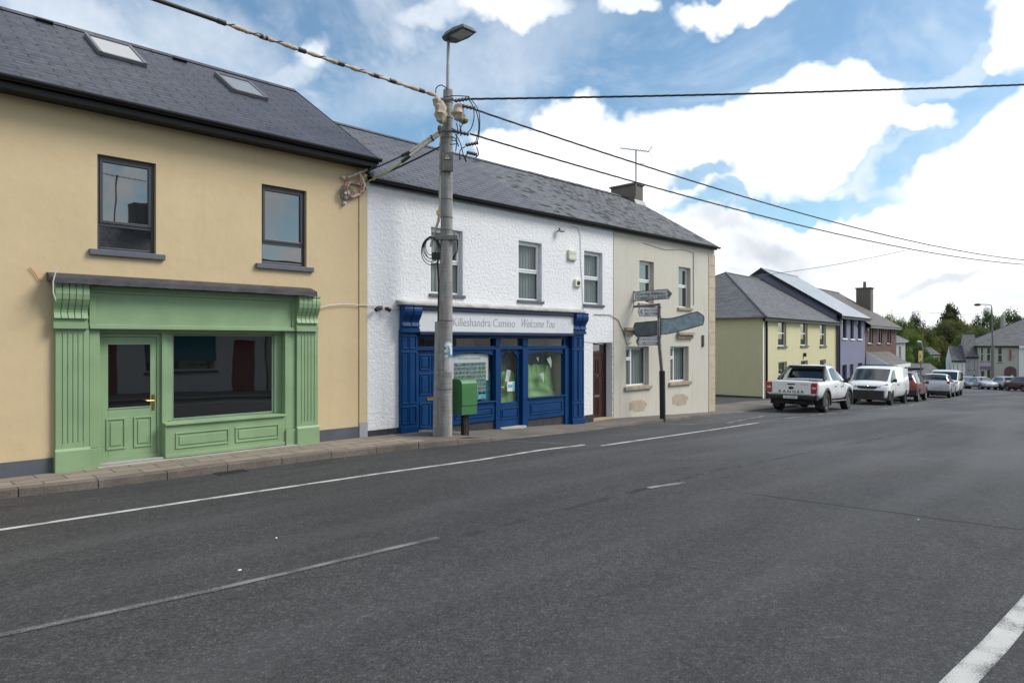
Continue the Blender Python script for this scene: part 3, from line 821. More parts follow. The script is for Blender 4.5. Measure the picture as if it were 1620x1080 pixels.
# shopfront
g = M['green_paint']
for (x0, x1) in ((2.445, 2.885), (6.335, 6.775)):
    mb = MB(); Y = FY-.07
    mb.box(x0, x1, Y, FY-.001, .36, 2.19)
    n = 4; a, b = x0+.085, x1-.085; w = (b-a)/n
    mb.box(x0, a-.008, Y-.010, Y-.0005, .36, 2.19); mb.box(b+.008, x1, Y-.010, Y-.0005, .36, 2.19)
    mb.box(a-.008, b+.008, Y-.010, Y-.0005, .36, .46); mb.box(a-.008, b+.008, Y-.010, Y-.0005, 2.12, 2.19)
    for k in range(n): mb.box(a+w*k+.007, a+w*(k+1)-.007, Y-.010, Y-.0005, .46, 2.12)
    p = mb.build('pilaster', g, yh, bevel=.004)
    mb = MB(); mb.box(x0-.012, x1+.012, Y-.05, FY-.001, -.1, .35); mb.prism([(x0-.012, Y-.05, .35), (x0-.012, FY-.001, .35), (x0-.012, FY-.001, .385), (x0-.012, Y-.02, .385)], (x1-x0+.024, 0, 0))
    mb.build('pilaster_base', g, p, bevel=.005)
    mb = MB(); console(mb, x0-.03, x1-.03, 2.193, 2.865, FY-.03, 5); mb.build('console', g, p)
mb = MB()
for (x0, x1) in ((2.90, 3.04), (6.12, 6.33)):
    mb.box(x0, x1, FY-.03, FY+.2, .35, 2.195); mb.box(x0, x1, FY-.07, FY+.2, -.1, .345)
mb.box(3.985, 4.07, FY+.075, FY+.19, .05, 2.17); mb.box(4.07, 4.15, FY+.11, FY+.19, .66, 2.17)
mb.box(3.04, 6.12, FY+.06, FY+.2, 2.135, 2.2); mb.box(5.975, 6.118, FY+.11, FY+.21, .66, 2.13)
mb.build('shopfront_frame', g, yh, bevel=.005)
mb = MB()
mb.box(2.89, 6.33, FY-.05, FY-.001, 2.205, 2.80)
mb.box(2.89, 6.33, FY-.10, FY-.052, 2.195, 2.235); mb.box(2.89, 6.33, FY-.085, FY-.052, 2.235, 2.262)
mb.box(2.89, 6.33, FY-.12, FY-.052, 2.80, 2.862); mb.box(2.89, 6.33, FY-.085, FY-.052, 2.755, 2.80)
mb.box(2.89, 2.98, FY-.075, FY-.052, 2.262, 2.755); mb.box(6.24, 6.33, FY-.075, FY-.052, 2.262, 2.755)
mb.build('fascia_board', g, yh, bevel=.005)
mb = MB(); P = []
for k in range(61):
    x = 2.345+(6.635-2.345)*k/60; wv = random.uniform(-.006, .006)
    P.append([(x, FY+.0, 3.035), (x, FY-.10, 3.015), (x, FY-.275, 2.955+wv*.2), (x, FY-.30, 2.935), (x, FY-.305+wv*.4, 2.862+wv), (x, FY-.285, 2.862+wv), (x, FY-.27, 2.90), (x, FY-.02, 2.90)])
mb.grid(P, flip=True); mb.face(P[0]); mb.face(P[-1][::-1])
mb.build('canopy_flashing', M['lead'], yh)
# door
mb = MB(); dY = FY+.155
frame_boxes(mb, 3.045, 3.982, .085, 2.13, dY-.03, dY+.02, .055)
fr = mb.build('door_frame', g, yh)
mb = MB(); x0, x1 = 3.102, 3.925
mb.box(x0, x0+.10, dY-.012, dY+.03, .09, 2.07); mb.box(x1-.10, x1, dY-.012, dY+.03, .09, 2.07)
mb.box(x0+.1, x1-.1, dY-.012, dY+.03, 1.97, 2.07); mb.box(x0+.1, x1-.1, dY-.012, dY+.03, .09, .915)
xm = (x0+x1)/2
for (a, b) in ((x0+.07, xm-.06), (xm+.06, x1-.07)): bead_panel(mb, a, b, .27, .77, dY-.012, .026, .016)
for q in ((x0+.1, x1-.1, .915, .935), (x0+.1, x1-.1, 1.95, 1.97)): mb.box(q[0], q[1], dY-.022, dY-.0125, q[2], q[3])
dr = mb.build('door', g, yh, bevel=.004)
pane_mesh(x0+.1, x1-.1, .915, 1.97, dY+.005).build('pane', M['glass_shop'], dr)
mb = MB(); mb.box(x1-.075, x1-.035, dY-.022, dY-.0125, .86, 1.12); mb.tube([(x1-.055, dY-.015, 1.02), (x1-.055, dY-.06, 1.02), (x1-.17, dY-.065, 1.025), (x1-.185, dY-.06, 1.03)], .010, 8)
mb.tube([(x1-.055, dY-.02, .92), (x1-.055, dY-.026, .92)], .012, 8)
mb.build('handle', M['brass'], dr)
# display window
mb = MB(); frame_boxes(mb, 4.152, 5.973, .662, 2.132, FY+.135, FY+.18, .035)
dw = mb.build('display_window', pm('grey_green_bead', (.22, .30, .22), .4, .1, 3, .05), yh)
pane_mesh(4.187, 5.938, .697, 2.097, FY+.155).build('pane', M['glass_shop'], dw)
mb = MB(); mb.box(4.0, 6.115, FY-.035, FY+.19, .06, .595)
for (a, b) in ((4.16, 5.06), (5.17, 5.99)): bead_panel(mb, a, b, .20, .47, FY-.035, .024, .016)
mb.box(4.0, 6.115, FY-.05, FY-.036, .06, .12)
mb.prism([(3.99, FY-.075, .60), (3.99, FY-.075, .635), (3.99, FY+.18, .66), (3.99, FY+.18, .597)], (2.127, 0, 0))
mb.build('stall_riser', g, yh, bevel=.005)
mb = MB(); mb.box(2.99, 6.36, FY-.12, FY+.25, -.1, .052); mb.box(3.05, 4.0, FY-.02, FY+.25, .053, .083)
mb.build('threshold', M['concrete'], yh, bevel=.006)

# ------------------------------------------------------------------ 2  white pebble-dashed house with the blue shopfront
wh = root('pebbledash_house', 'white pebbledashed house with a royal blue shopfront and net curtained upper windows', 'house', (7.94, FY, -.15))
WH = [(9.62, 10.569, 3.08, 4.58), (12.45, 13.325, 3.06, 4.57), (15.1, 15.946, 3.06, 4.56)]
mb = MB(); wall_front(mb, 7.94, 16.47, -.9, 5.30, FY, WH+[(9.0, 14.60, -.5, 2.24, .1), (15.5, 16.40, -.45, 1.965, .26)], .16, relief=.024)
mb.face([(7.94, FY, 5.2), (16.47, FY, 5.2), (16.47, 19, 5.2), (7.94, 19, 5.2)])
mb.face([(16.47, 19, -.9), (7.94, 19, -.9), (7.94, 19, 5.22), (16.47, 19, 5.22)])
mb.build('wall', M['white_dash'], wh, smooth=60)
mb = MB()
for (a, b) in ((7.94, 8.79), (15.11, 15.5)): mb.box(a+.002, b, FY-.03, FY-.001, -.7, .15 if a < 9 else -.08)
build_pieces(mb, 'plinth', M['dark_base'], wh)
mb = MB(); roof_sheet(mb, 7.97, 13.4, 11.95, 5.392, 15.6, 7.62, .04)
rf = mb.build('roof', M['slate_mid'], wh)
mb = MB(); roof_sheet(mb, 13.4, 16.47, 11.95, 5.392, 15.6, 7.62, .04); mb.build('old_slates', slate('half_old_slate', (.105, .105, .112), .45, .18, .2, lichen=.5, lc=(.22, .215, .205), rough=.5, missing=.3, mortar=.018), rf)
mb = MB(); roof_sheet(mb, 7.97, 16.47, 19.3, 5.30, 15.6, 7.615, .04); mb.build('rear_slope', M['slate_mid'], rf)
mb = MB(); mb.prism([(7.97, 15.47, 7.57), (7.97, 15.6, 7.66), (7.97, 15.73, 7.57), (7.97, 15.6, 7.63)], (8.5, 0, 0)); mb.build('ridge_cap', M['slate_mid'], rf)
mb = MB(); gutter(mb, 8.0, 22.58, 11.915, 5.355, .055); mb.build('gutter', M['black_pvc'], wh)
mb = MB(); mb.box(7.97, 22.54, 11.985, 12.0, 5.262, 5.335); mb.box(7.97, 22.54, 12.0, FY-.045, 5.27, 5.285); mb.build('fascia', M['black_pvc'], wh)
for (a, b, c, d) in WH:
    window(wh, a, b, c, d, FY, .16, M['white_pvc'], .49, .05, 'glass_clear', True, (.06, .06, .075, .05), M['grey_sill'], curtain=M['curtain'], bar=.055)
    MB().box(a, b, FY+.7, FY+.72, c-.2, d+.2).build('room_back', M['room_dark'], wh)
b_ = M['blue_paint']
mb = MB()
mb.prism([(8.66, FY-.24, 2.785), (8.66, FY-.24, 2.84), (8.66, FY-.001, 2.90), (8.66, FY-.001, 2.785)], (6.24, 0, 0))
lg = mb.build('ledge', pm('weathered_ledge', (.52, .51, .49), .9, .3, 4, .7, 25, .008, fine=.2), wh, bevel=.012)
mb = MB(); mb.box(9.19, 14.47, FY-.20, FY-.001, 2.69, 2.78); mb.box(9.19, 14.47, FY-.17, FY-.001, 2.145, 2.215)
mb.build('cornice', M['blue_dark'], wh, bevel=.006)
mb = MB(); mb.box(9.19, 14.47, FY-.14, FY-.05, 2.222, 2.685)
sg = mb.build('sign_board', M['white_sign'], wh, bevel=.004)
mb = MB()
for x in (10.05, 11.35, 12.5, 13.78): mb.box(x, x+.006, FY-.1412, FY-.1402, 2.224, 2.683)
build_pieces(mb, 'panel_joint', M['ink_pale'], sg)
text_obj('lettering', 'Killeshandra Camino', .285, M['ink_grey'], sg, (10.13, FY-.142, 2.355), RF, extrude=.002, sx=.86, weight=-.002)
text_obj('lettering', 'Welcome You', .30, M['ink_grey'], sg, (12.36, FY-.142, 2.36), RF, shear=.4, extrude=.002, sx=.74, weight=.0)
for cx in (9.72, 14.12):
    mb = MB(); n = 28
    for (r0, r1) in ((.175, .168), (.135, .13)):
        for k in range(n):
            a0, a1 = 2*math.pi*k/n, 2*math.pi*(k+1)/n
            mb.face([(cx+r*math.cos(a), FY-.1415, 2.45+r*math.sin(a)) for r, a in ((r0, a0), (r0, a1), (r1, a1), (r1, a0))][::-1])
    for k in range(5):
        mb.box(cx-.07+.035*k, cx-.064+.035*k, FY-.1416, FY-.1404, 2.40, 2.43+.05*math.sin(k*1.1+.4))
    mb.build('round_emblem', M['ink_pale'], sg, fix=True)
for (x0, x1) in ((8.73, 9.18), (14.48, 14.99)):
    zb = pathz(x0, FY)-.05
    mb = MB(); Y = FY-.09; mb.box(x0, x1, Y, FY-.001, zb, 2.235)
    xm = (x0+x1)/2
    for (za, zc) in ((zb+.24, zb+.62), (zb+.62+.06, 1.78), (1.84, 2.13)):
        for (a, b) in ((x0+.035, xm-.012), (xm+.012, x1-.035)): bead_panel(mb, a, b, za, zc, Y, .022, .016, False)
    p = mb.build('pilaster', b_, wh, bevel=.004)
    mb = MB(); mb.box(x0-.012, x1+.012, Y-.03, FY-.001, zb-.1, zb+.18); mb.build('pilaster_base', b_, p, bevel=.005)
    mb = MB(); console(mb, x0-.005, x1+.005, 2.20, 2.78, FY-.05, 2, .03, 1.0); mb.build('console', b_, p)
gy = FY+.09
mb = MB()
def bx(x0, x1, z0, z1, ya=.05, yb=.12): mb.box(x0, x1, FY+ya, FY+yb, z0, z1)
bx(9.185, 14.475, 2.07, 2.144, .02, .13); bx(9.185, 14.475, 1.80, 1.885, .02, .13)
bx(9.185, 9.31, -.2, 1.80); bx(10.06, 10.24, -.2, 1.80, .02, .13); bx(11.64, 11.80, -.3, 1.80, -.01, .13); bx(12.60, 12.80, -.3, 1.80, -.01, .13); bx(14.27, 14.475, -.3, 1.80, -.01, .13)
bx(10.06, 10.24, 1.885, 2.07); bx(11.64, 11.80, 1.885, 2.07, -.01, .13); bx(12.60, 12.80, 1.885, 2.07, -.01, .13); bx(14.27, 14.475, 1.885, 2.07); bx(9.185, 9.31, 1.885, 2.07)
mb.build('shopfront_frame', b_, wh, bevel=.005)
def spandrel(mb, x0, x1, zt, rise, y0, y1, n=16):
    for k in range(n):
        a, b = x0+(x1-x0)*k/n, x0+(x1-x0)*(k+1)/n
        f = lambda x: zt-.03-rise*((2*(x-x0)/(x1-x0)-1)**2)
        mb.prism([(a, y0, zt), (b, y0, zt), (b, y0, f(b)), (a, y0, f(a))], (0, y1-y0, 0))
def shop_window(x0, x1, z0, z1):
    mb = MB(); frame_boxes(mb, x0, x1, z0, z1, FY+.05, FY+.11, .03); spandrel(mb, x0+.03, x1-.03, z1-.03, .085, FY+.051, FY+.109)
    w = mb.build('display_window', b_, wh)
    pane_mesh(x0+.03, x1-.03, z0+.03, z1-.03, gy).build('pane', M['glass_clear'], w)
    return w
shop_window(10.24, 11.64, .52, 1.80); shop_window(12.80, 14.27, .52, 1.80)
for (a, b) in ((9.31, 10.06), (10.24, 11.64), (11.80, 12.60), (12.80, 14.27)):
    pane_mesh(a, b, 1.885, 2.07, gy).build('transom_pane', M['glass_clear'], wh)
mb = MB()
for (a, b, zb) in ((10.24, 11.64, .06), (12.80, 14.27, -.02)):
    mb = MB(); mb.box(a, b, FY+.02, FY+.14, zb, .515); bead_panel(mb, a+.1, b-.1, zb+.12, .40, FY+.02, .025, .018)
    mb.box(a-.02, b+.02, FY-.03, FY+.05, .517, .55)
    mb.build('stall_riser', b_, wh, bevel=.004)
mb = MB(); mb.box(10.06, 11.64, FY+.05, FY+.15, -.5, .055); mb.box(12.80, 14.475, FY+.05, FY+.15, -.6, -.025)
build_pieces(mb, 'shop_plinth', M['dark_base'], wh)
# panelled side door
mb = MB(); dY = FY+.08; mb.box(9.312, 10.058, dY, dY+.045, -.08, 1.797)
for (za, zc) in ((.07, .62), (.80, 1.28), (1.36, 1.70)):
    for (a, b) in ((9.37, 9.655), (9.715, 10.0)): bead_panel(mb, a, b, za, zc, dY, .024, .018)
d = mb.build('door', b_, wh, bevel=.004)
mb = MB(); mb.box(9.56, 9.81, dY-.016, dY-.001, .67, .735); mb.build('letter_box', M['brass'], d)
mb = MB(); mb.box(9.30, 10.07, FY-.05, FY+.14, -.3, -.082); mb.build('door_step', pm('worn_step', (.42, .33, .25), .85, .2, 3, .3), wh)
# glazed shop door
mb = MB(); x0, x1 = 11.802, 12.598; zb = -.14
mb.box(x0, x0+.11, dY, dY+.045, zb, 1.797); mb.box(x1-.11, x1, dY, dY+.045, zb, 1.797); mb.box(x0+.11, x1-.11, dY, dY+.045, zb, .47)
spandrel(mb, x0+.11, x1-.11, 1.797, .16, dY, dY+.045); bead_panel(mb, x0+.09, x1-.09, .05, .33, dY, .024, .018)
d = mb.build('door', b_, wh, bevel=.004)
pane_mesh(x0+.11, x1-.11, .47, 1.797, dY+.02).build('pane', M['glass_clear'], d)
mb = MB(); mb.tube([(x0+.055, dY, .86), (x0+.055, dY-.05, .86), (x0+.15, dY-.05, .86)], .010, 8); mb.tube([(x0+.05, dY, 1.25), (x0+.05, dY-.02, 1.25)], .02, 10); mb.build('handle', M['brass'], d)
mb = MB(); mb.box(11.78, 12.64, FY-.10, FY+.14, -.45, -.142); mb.build('door_step', pm('worn_green_step', (.42, .45, .36), .85, .2, 3, .3), wh)
# the rooms behind the glass
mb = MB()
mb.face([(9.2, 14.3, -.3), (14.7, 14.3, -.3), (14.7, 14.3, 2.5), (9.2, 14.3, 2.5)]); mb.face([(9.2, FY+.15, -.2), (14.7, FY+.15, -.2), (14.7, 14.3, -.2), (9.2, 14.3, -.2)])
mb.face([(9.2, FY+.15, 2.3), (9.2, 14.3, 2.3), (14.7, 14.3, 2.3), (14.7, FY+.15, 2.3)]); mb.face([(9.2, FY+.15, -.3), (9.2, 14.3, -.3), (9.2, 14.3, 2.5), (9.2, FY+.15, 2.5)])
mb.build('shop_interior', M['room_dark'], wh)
mb = MB(); mb.box(14.29, 14.33, FY+.16, 12.80, -.2, 2.28); mb.box(12.72, 12.76, FY+.16, 12.9, -.2, 2.28); mb.box(12.76, 14.29, FY+.16, 12.9, .40, .46)
build_pieces(mb, 'window_bay', M['clear_wall'], wh)
mb = MB(); mb.box(12.76, 14.29, 12.82, 12.86, .46, 2.28); mb.box(10.1, 11.7, 12.95, 13.0, -.2, 2.28)
build_pieces(mb, 'bay_back', pm('bay_back_board', (.33, .37, .43), .8, .3, 1.2, .1), wh)
# recessed house door
mb = MB(); dY = FY+.20
frame_boxes(mb, 15.5, 16.40, -.35, 1.965, dY, dY+.06, .06, [1.64], bw=.05); mb.build('door_frame', M['bordeaux_door'], wh)
mb = MB(); mb.box(15.56, 16.34, dY+.015, dY+.055, -.30, 1.61)
for (za, zc) in ((-.18, .35), (.47, .95), (1.03, 1.50)):
    for (a, b) in ((15.63, 15.91), (15.98, 16.27)): bead_panel(mb, a, b, za, zc, dY+.015, .022, .014)
d = mb.build('door', M['bordeaux_door'], wh, bevel=.004)
mb = MB(); mb.box(15.82, 16.08, dY-.002, dY+.014, .38, .43); mb.tube([(15.95, dY+.01, 1.0), (15.95, dY-.015, 1.0)], .022, 10); mb.build('letter_box', M['chrome'], d)
pane_mesh(15.56, 16.34, 1.665, 1.905, dY+.03).build('transom_pane', M['glass'], wh)
MB().box(15.48, 16.44, FY-.04, FY+.22, -.55, pathz(16, 12.1)+.05).build('door_step', pm('tan_step', (.40, .30, .20), .85, .2, 3, .3), wh, bevel=.01)
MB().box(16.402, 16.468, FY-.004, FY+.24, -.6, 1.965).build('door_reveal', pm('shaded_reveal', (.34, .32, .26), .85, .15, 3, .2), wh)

# ------------------------------------------------------------------ 3  cream house
ch = root('rendered_house', 'cream rendered house with old slate roof, tan quoins and end chimney', 'house', (16.47, FY, -.4))
CU = [(17.811, 18.621, 3.20, 4.52), (20.1, 20.874, 3.14, 4.50)]
CL = [(17.108, 18.334, .63, 1.85), (19.591, 20.749, .66, 1.84)]
mb = MB(); wall_front(mb, 16.47, 22.54, -1.2, 5.28, FY-.012, CU+CL, .19)
gable_wall(mb, 22.54, FY-.012, 19, -1.2, 5.2, 5.2, 15.6, 7.55, flip=True)
mb.face([(22.54, 19, -1.2), (16.47, 19, -1.2), (16.47, 19, 5.2), (22.54, 19, 5.2)])
mb.face([(16.47, FY, 5.18), (22.54, FY, 5.18), (22.54, 19, 5.18), (16.47, 19, 5.18)])
mb.build('wall', M['cream'], ch)
mb = MB()
z = -.5; k = 0
while z < 5.1:
    h = .40; mb.box(22.10, 22.56, FY-.028, FY-.0125, z, min(5.12, z+h-.012)); mb.box(22.5405, 22.56, FY-.0125, FY+.25, z, min(5.12, z+h-.012)); z += h; k += 1
mb.build('quoin', M['quoin'], ch, bevel=.006)
mb = MB(); roof_sheet(mb, 16.47, 22.56, 11.95, 5.392, 15.6, 7.62, .05); rf = mb.build('roof', M['slate_old'], ch)
mb = MB(); roof_sheet(mb, 16.47, 22.56, 19.3, 5.30, 15.6, 7.615, .05); mb.build('rear_slope', M['slate_old'], rf)
mb = MB()
for k in range(14):
    a = 16.47+k*.402; mb.prism([(a, 15.45, 7.56), (a, 15.6, 7.665), (a, 15.75, 7.56), (a, 15.6, 7.62)], (.396, 0, random.uniform(-.008, .008)))
mb.build('ridge_tiles', M['slate_old'], rf)
mb = MB(); mb.box(22.03, 22.58, 15.15, 16.3, 7.0, 8.05); c = mb.build('chimney', M['chimney'], ch, bevel=.015)
mb = MB(); mb.box(21.98, 22.63, 15.10, 16.35, 8.052, 8.13); mb.build('chimney_cap', M['chimney'], c, bevel=.02)
mb = MB(); mb.prism([(21.95, 15.05, 7.20), (22.66, 15.05, 7.20), (22.66, 15.14, 7.43), (21.95, 15.14, 7.43)], (0, -.01, .04)); mb.build('chimney_flashing', pm('pale_flashing', (.4, .4, .4), .6, .2, 5, .2), c)
tan = pm('tan_stone_sill', (.38, .30, .21), .85, .2, 5, .3)
for (a, b, c, d) in CU:
    window(ch, a, b, c, d, FY-.012, .19, M['white_pvc'], .52, .05, 'glass', True, (.07, .07, .09, .06), tan, bar=.055)
for (a, b, c, d) in CL:
    xm = a+(b-a)*.36
    w = window(ch, a, b, c, d, FY-.012, .19, M['white_pvc'], None, .05, 'glass_clear', False, (.11, .11, .11, .07), tan, curtain=M['curtain'], bar=.055, bars_v=[(xm, c+.05, d-.05)])
    mb = MB(); zt = d-.40; mb.box(a+.05, xm-.028, FY+.13, FY+.175, zt-.03, zt+.03); frame_boxes(mb, a+.05, xm-.028, zt+.03, d-.05, FY+.11, FY+.16, .04); mb.build('vent_sash', M['white_pvc'], w, bevel=.004)
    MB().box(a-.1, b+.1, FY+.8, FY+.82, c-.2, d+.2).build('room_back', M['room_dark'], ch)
for (x0, x1, z0, z1) in ((17.28, 18.12, -.15, .19), (19.72, 20.62, -.12, .24)):
    mb = MB(); mb.box(x0, x1, FY-.016, FY-.0125, z0+.05, z1-.05); mb.box(x0+.12, x1-.16, FY-.0165, FY-.0125, z1-.05, z1)
    mb.box(x0+.2, x1-.06, FY-.0165, FY-.0125, z0-.02, z0+.05); mb.box(x1, x1+.09, FY-.0165, FY-.0125, z0+.14, z1-.11); mb.build('plaster_patch', M['patch'], ch)
for (x0, x1, z) in ((17.0, 17.5, 2.33), (19.98, 20.98, 2.22)):
    mb = MB(); mb.box(x0, x1, FY-.13, FY-.013, z, z+.09); n = int((x1-x0)/.07)
    for k in range(n): mb.box(x0+.02+k*.07, x0+.05+k*.07, FY-.09, FY-.013, z-.13, z-.001)
    mb.build('old_corbel', pm('corbel_plaster', (.36, .30, .23), .9, .3, 6, .4), ch)
MB().box(21.62, 21.74, FY-.05, FY-.013, 1.82, 2.22).build('slot_vent', M['iron'], ch)
mb = MB(); mb.tube([(21.05, FY-.03, 5.05), (21.05, FY-.03, 4.4), (21.06, FY-.03, 3.25)], .014, 6); mb.tube([(21.05, FY-.03, 5.05), (20.4, FY-.03, 5.10), (19.2, FY-.03, 4.98), (18.0, FY-.03, 5.08)], .008, 5)
mb.build('wall_pipe', pm('painted_pipe', (.42, .40, .34), .6, .1, 4, 0), ch)
# aerial on the chimney
p0 = onX(999, 292, 22.02)
ae = root('tv_aerial', 'grey television aerial on a mast strapped to the end chimney', 'aerial', (21.99, 15.13, 7.6))
tz = at(999, 239, (22.02/ray(999, 239).x)).z
mb = MB(); mb.tube([(21.99, 15.08, 7.6), (21.99, 15.08, tz)], .026, 8); mast = mb.build('mast', M['galv_dark'], ae)
def yagi(mb, c, d, n, L, el):
    d = Vector(d).normalized(); e = d.cross(Vector((0, 0, 1))).normalized(); c = Vector(c)
    mb.tube([c-d*L*.45, c+d*L*.55], .014, 6)
    for k in range(n):
        q = c+d*(L*(.55-.95*k/(n-1))); w = el*(.75+.25*k/(n-1))
        mb.tube([q-e*w, q+e*w], .009, 5)
    q = c-d*L*.45
    for s in (-1, 1): mb.tube([q+Vector((0, 0, s*.03)), q+Vector((0, 0, s*.22))-d*.12], .006, 5)
    for s in (.1, .2): mb.tube([q+Vector((0, 0, s))-e*.2-d*s*.5, q+Vector((0, 0, s))+e*.2-d*s*.5], .005, 5)
mb = MB(); yagi(mb, (21.99, 15.06, tz-.02), (-.75, .55, .07), 11, 1.15, .15); mb.build('antenna', M['galv_dark'], ae)
mb = MB(); mb.tube([(21.99, 15.08, tz-.55), (22.35, 14.9, tz-.5)], .008, 5); mb.tube([(22.3, 14.95, tz-.6), (22.3, 14.95, tz-.42)], .005, 5); mb.build('antenna', M['galv_dark'], ae)
# ------------------------------------------------------------------ things fixed to the near walls
def wall_thing(name, label, cat, loc): return root(name, label, cat, loc)
c0 = onY(600, 487, FY)
sc_ = wall_thing('security_camera', 'small twin-headed security camera on the white wall beside the blue shopfront', 'camera', (c0.x, FY, c0.z))
mb = MB(); mb.box(c0.x-.05, c0.x+.05, FY-.06, FY+.005, c0.z-.04, c0.z+.05); mb.tube([(c0.x, FY-.05, c0.z), (c0.x, FY-.12, c0.z-.01)], .02, 8); mb.build('bracket', M['galv_dark'], sc_, bevel=.008)
for s in (-1, 1):
    mb = MB(); q = Vector((c0.x+s*.075, FY-.10, c0.z-.01)); mb.tube([q, q+Vector((s*.05, -.02, -.01)), q+Vector((s*.11, -.05, -.045))], [.03, .045, .042], 10); mb.build('lamp_head', M['black'], sc_)
def alarm(px, py, w, h, label, dial):
    c = onY(px, py, FY); o = wall_thing('alarm_box', label, 'alarm box', (c.x, FY, c.z))
    MB().box(c.x-w/2, c.x+w/2, FY-.075, FY+.005, c.z-h/2, c.z+h/2).build('casing', M['cream_box'], o, bevel=.015)
    mb = MB()
    if dial: mb.lathe([(.062, 0), (.055, .012), (.03, .014), (.028, .006)], (c.x, FY-.075, c.z), (0, -1, 0), 18); mb.build('sounder', M['ink'], o)
    else: mb.box(c.x-w*.34, c.x+w*.34, FY-.080, FY-.0755, c.z+.01, c.z+h*.3); mb.box(c.x-w*.5, c.x+w*.5, FY-.07, FY-.01, c.z-h/2-.014, c.z-h/2-.001); mb.build('label_strip', M['ink_pale'], o)
alarm(903.5, 403.5, .34, .26, 'cream oblong alarm box with a label strip, high between two white upper windows', False)
alarm(912, 448, .25, .21, 'cream square alarm box with a round black sounder, under the oblong alarm box', True)
c0 = onY(881, 365, FY); o = wall_thing('flood_light', 'small dark floodlight under the eaves of the white house', 'floodlight', (c0.x, FY, c0.z))
mb = MB(); mb.tube([(c0.x, FY+.005, c0.z-.02), (c0.x, FY-.10, c0.z+.01)], .016, 8); mb.build('bracket', M['black'], o)
mb = MB(); mb.obox((c0.x+.03, FY-.14, c0.z+.01), (.07, -.02, 0), (.01, .03, -.01), (0, .02, .055)); mb.build('lamp_head', M['galv_dark'], o, bevel=.01)
def wire(name, label, pts, r, m, seg=5, extra=None, group=None):
    mb = MB(); mb.tube(pts, r, seg); o = mb.build(name, m, origin=pts[0], smooth=60)
    return thing(o, label, 'cable', group)
def onwall(L, y=FY-.02): return [onY(px, py, y) for px, py in L]
wire('wall_cable', 'thin pale cable drooping across the yellow and white walls between the shopfronts', onwall([(504, 488), (520, 483), (545, 480.5), (568, 482.5), (600, 484), (618, 489), (630, 488), (638, 478)], FY-.045), .009, M['white_wire'])
wire('wall_cable', 'thin white cable running down beside the alarm boxes on the white wall', onwall([(906, 358), (914, 360), (918, 372), (919, 420), (921, 450), (923, 494)]), .008, M['white_wire'])
wire('wall_cable', 'loose white cable end hooked over the corner of the grey shop canopy', onwall([(92, 421), (88, 430), (84, 445), (84, 462), (88, 475)], FY-.33), .009, M['white_wire'])
wire('loose_wire', 'frayed red wires poking out of the yellow wall left of the green shopfront', onwall([(47, 423), (55, 432), (60, 441), (66, 444)]), .006, M['red_wire'])
wire('wall_cable', 'grey cable looping from the white wall down to the brown house door', onwall([(922, 540), (934, 541), (945, 543), (955, 545)], FY-.02), .006, M['ink_pale'])
wire('wall_cable', 'grey cable sagging across the joint between the white and cream houses', onwall([(940, 497), (965, 498), (978, 506), (987, 527), (992, 545), (1000, 541)], FY-.03), .010, M['galv_dark'])

# shop window dressing
def flat(name, label, cat, x0, x1, z0, z1, y, mats, body):
    o = root(name, label, cat, ((x0+x1)/2, y, z0)); body(o); return o
px0, px1, pz0, pz1 = 10.31, 11.50, .60, 1.70
def poster_body(o):
    MB().box(px0, px1, 12.215, 12.222, pz0+.45, pz1).build('sheet', M['paper'], o)
    mb = MB(); mb.box(px0, px1-.09, 12.2145, 12.2215, pz0, pz0+.448); mb.build('sheet', pm('pale_teal_paper', (.50, .62, .62), .8, .1, 4, 0), o)
    t = NT('photo_prints'); wn = t.voro(11, out='Color'); n = t.noise(24, detail=4)
    hs = t.mix(t.mapr(n, .35, .65), (.015, .03, .035), (.24, .32, .30)); t.col(t.mix(.22, hs, t.mix(1.0, wn, (.30, .52, .48), 'MULTIPLY'))); t.rough(.5)
    mb = MB(); n = 8; w = (px1-px0-.16)/n; h = .098
    for i in range(n):
        for j in range(10):
            z = pz1-.20-h*(j+1)
            if z < pz0: continue
            if j >= 8 and i >= 6: continue
            x = px0+.08+w*i; mb.box(x+.007, x+w-.007, 12.209, 12.2138, z+.008, z+h-.008)
    mb.build('photo', t.mat, o); 
    MB().box(px0+.08+w*6, px1-.10, 12.209, 12.2138, pz0+.01, pz0+.16).build('photo', M['paper_blue'], o)
    text_obj('lettering', 'The Camino Community', .085, M['ink_grey'], o, (px0+.20, 12.2135, pz1-.125), RF, shear=.3, extrude=.001, sx=.85)
flat('poster', 'white poster with rows of small photographs, stuck inside the left blue shop window', 'poster', px0, px1, pz0, pz1, 12.22, None, poster_body)
mb = MB(); mb.box(11.30, 11.60, 12.24, 12.25, .555, 1.25); mb.box(10.27, 10.42, 12.24, 12.25, .555, 1.25)
thing(mb.build('banner', M['teal'], origin=(11.45, 12.245, .555)), 'dark teal banner standing behind the photograph poster', 'banner')
mb = MB(); mb.ball((11.42, 12.32, .58), .07, .05, .03)
thing(mb.build('dish', M['paper'], origin=(11.42, 12.32, .55)), 'small white dish on the sill beside the photograph poster', 'dish')
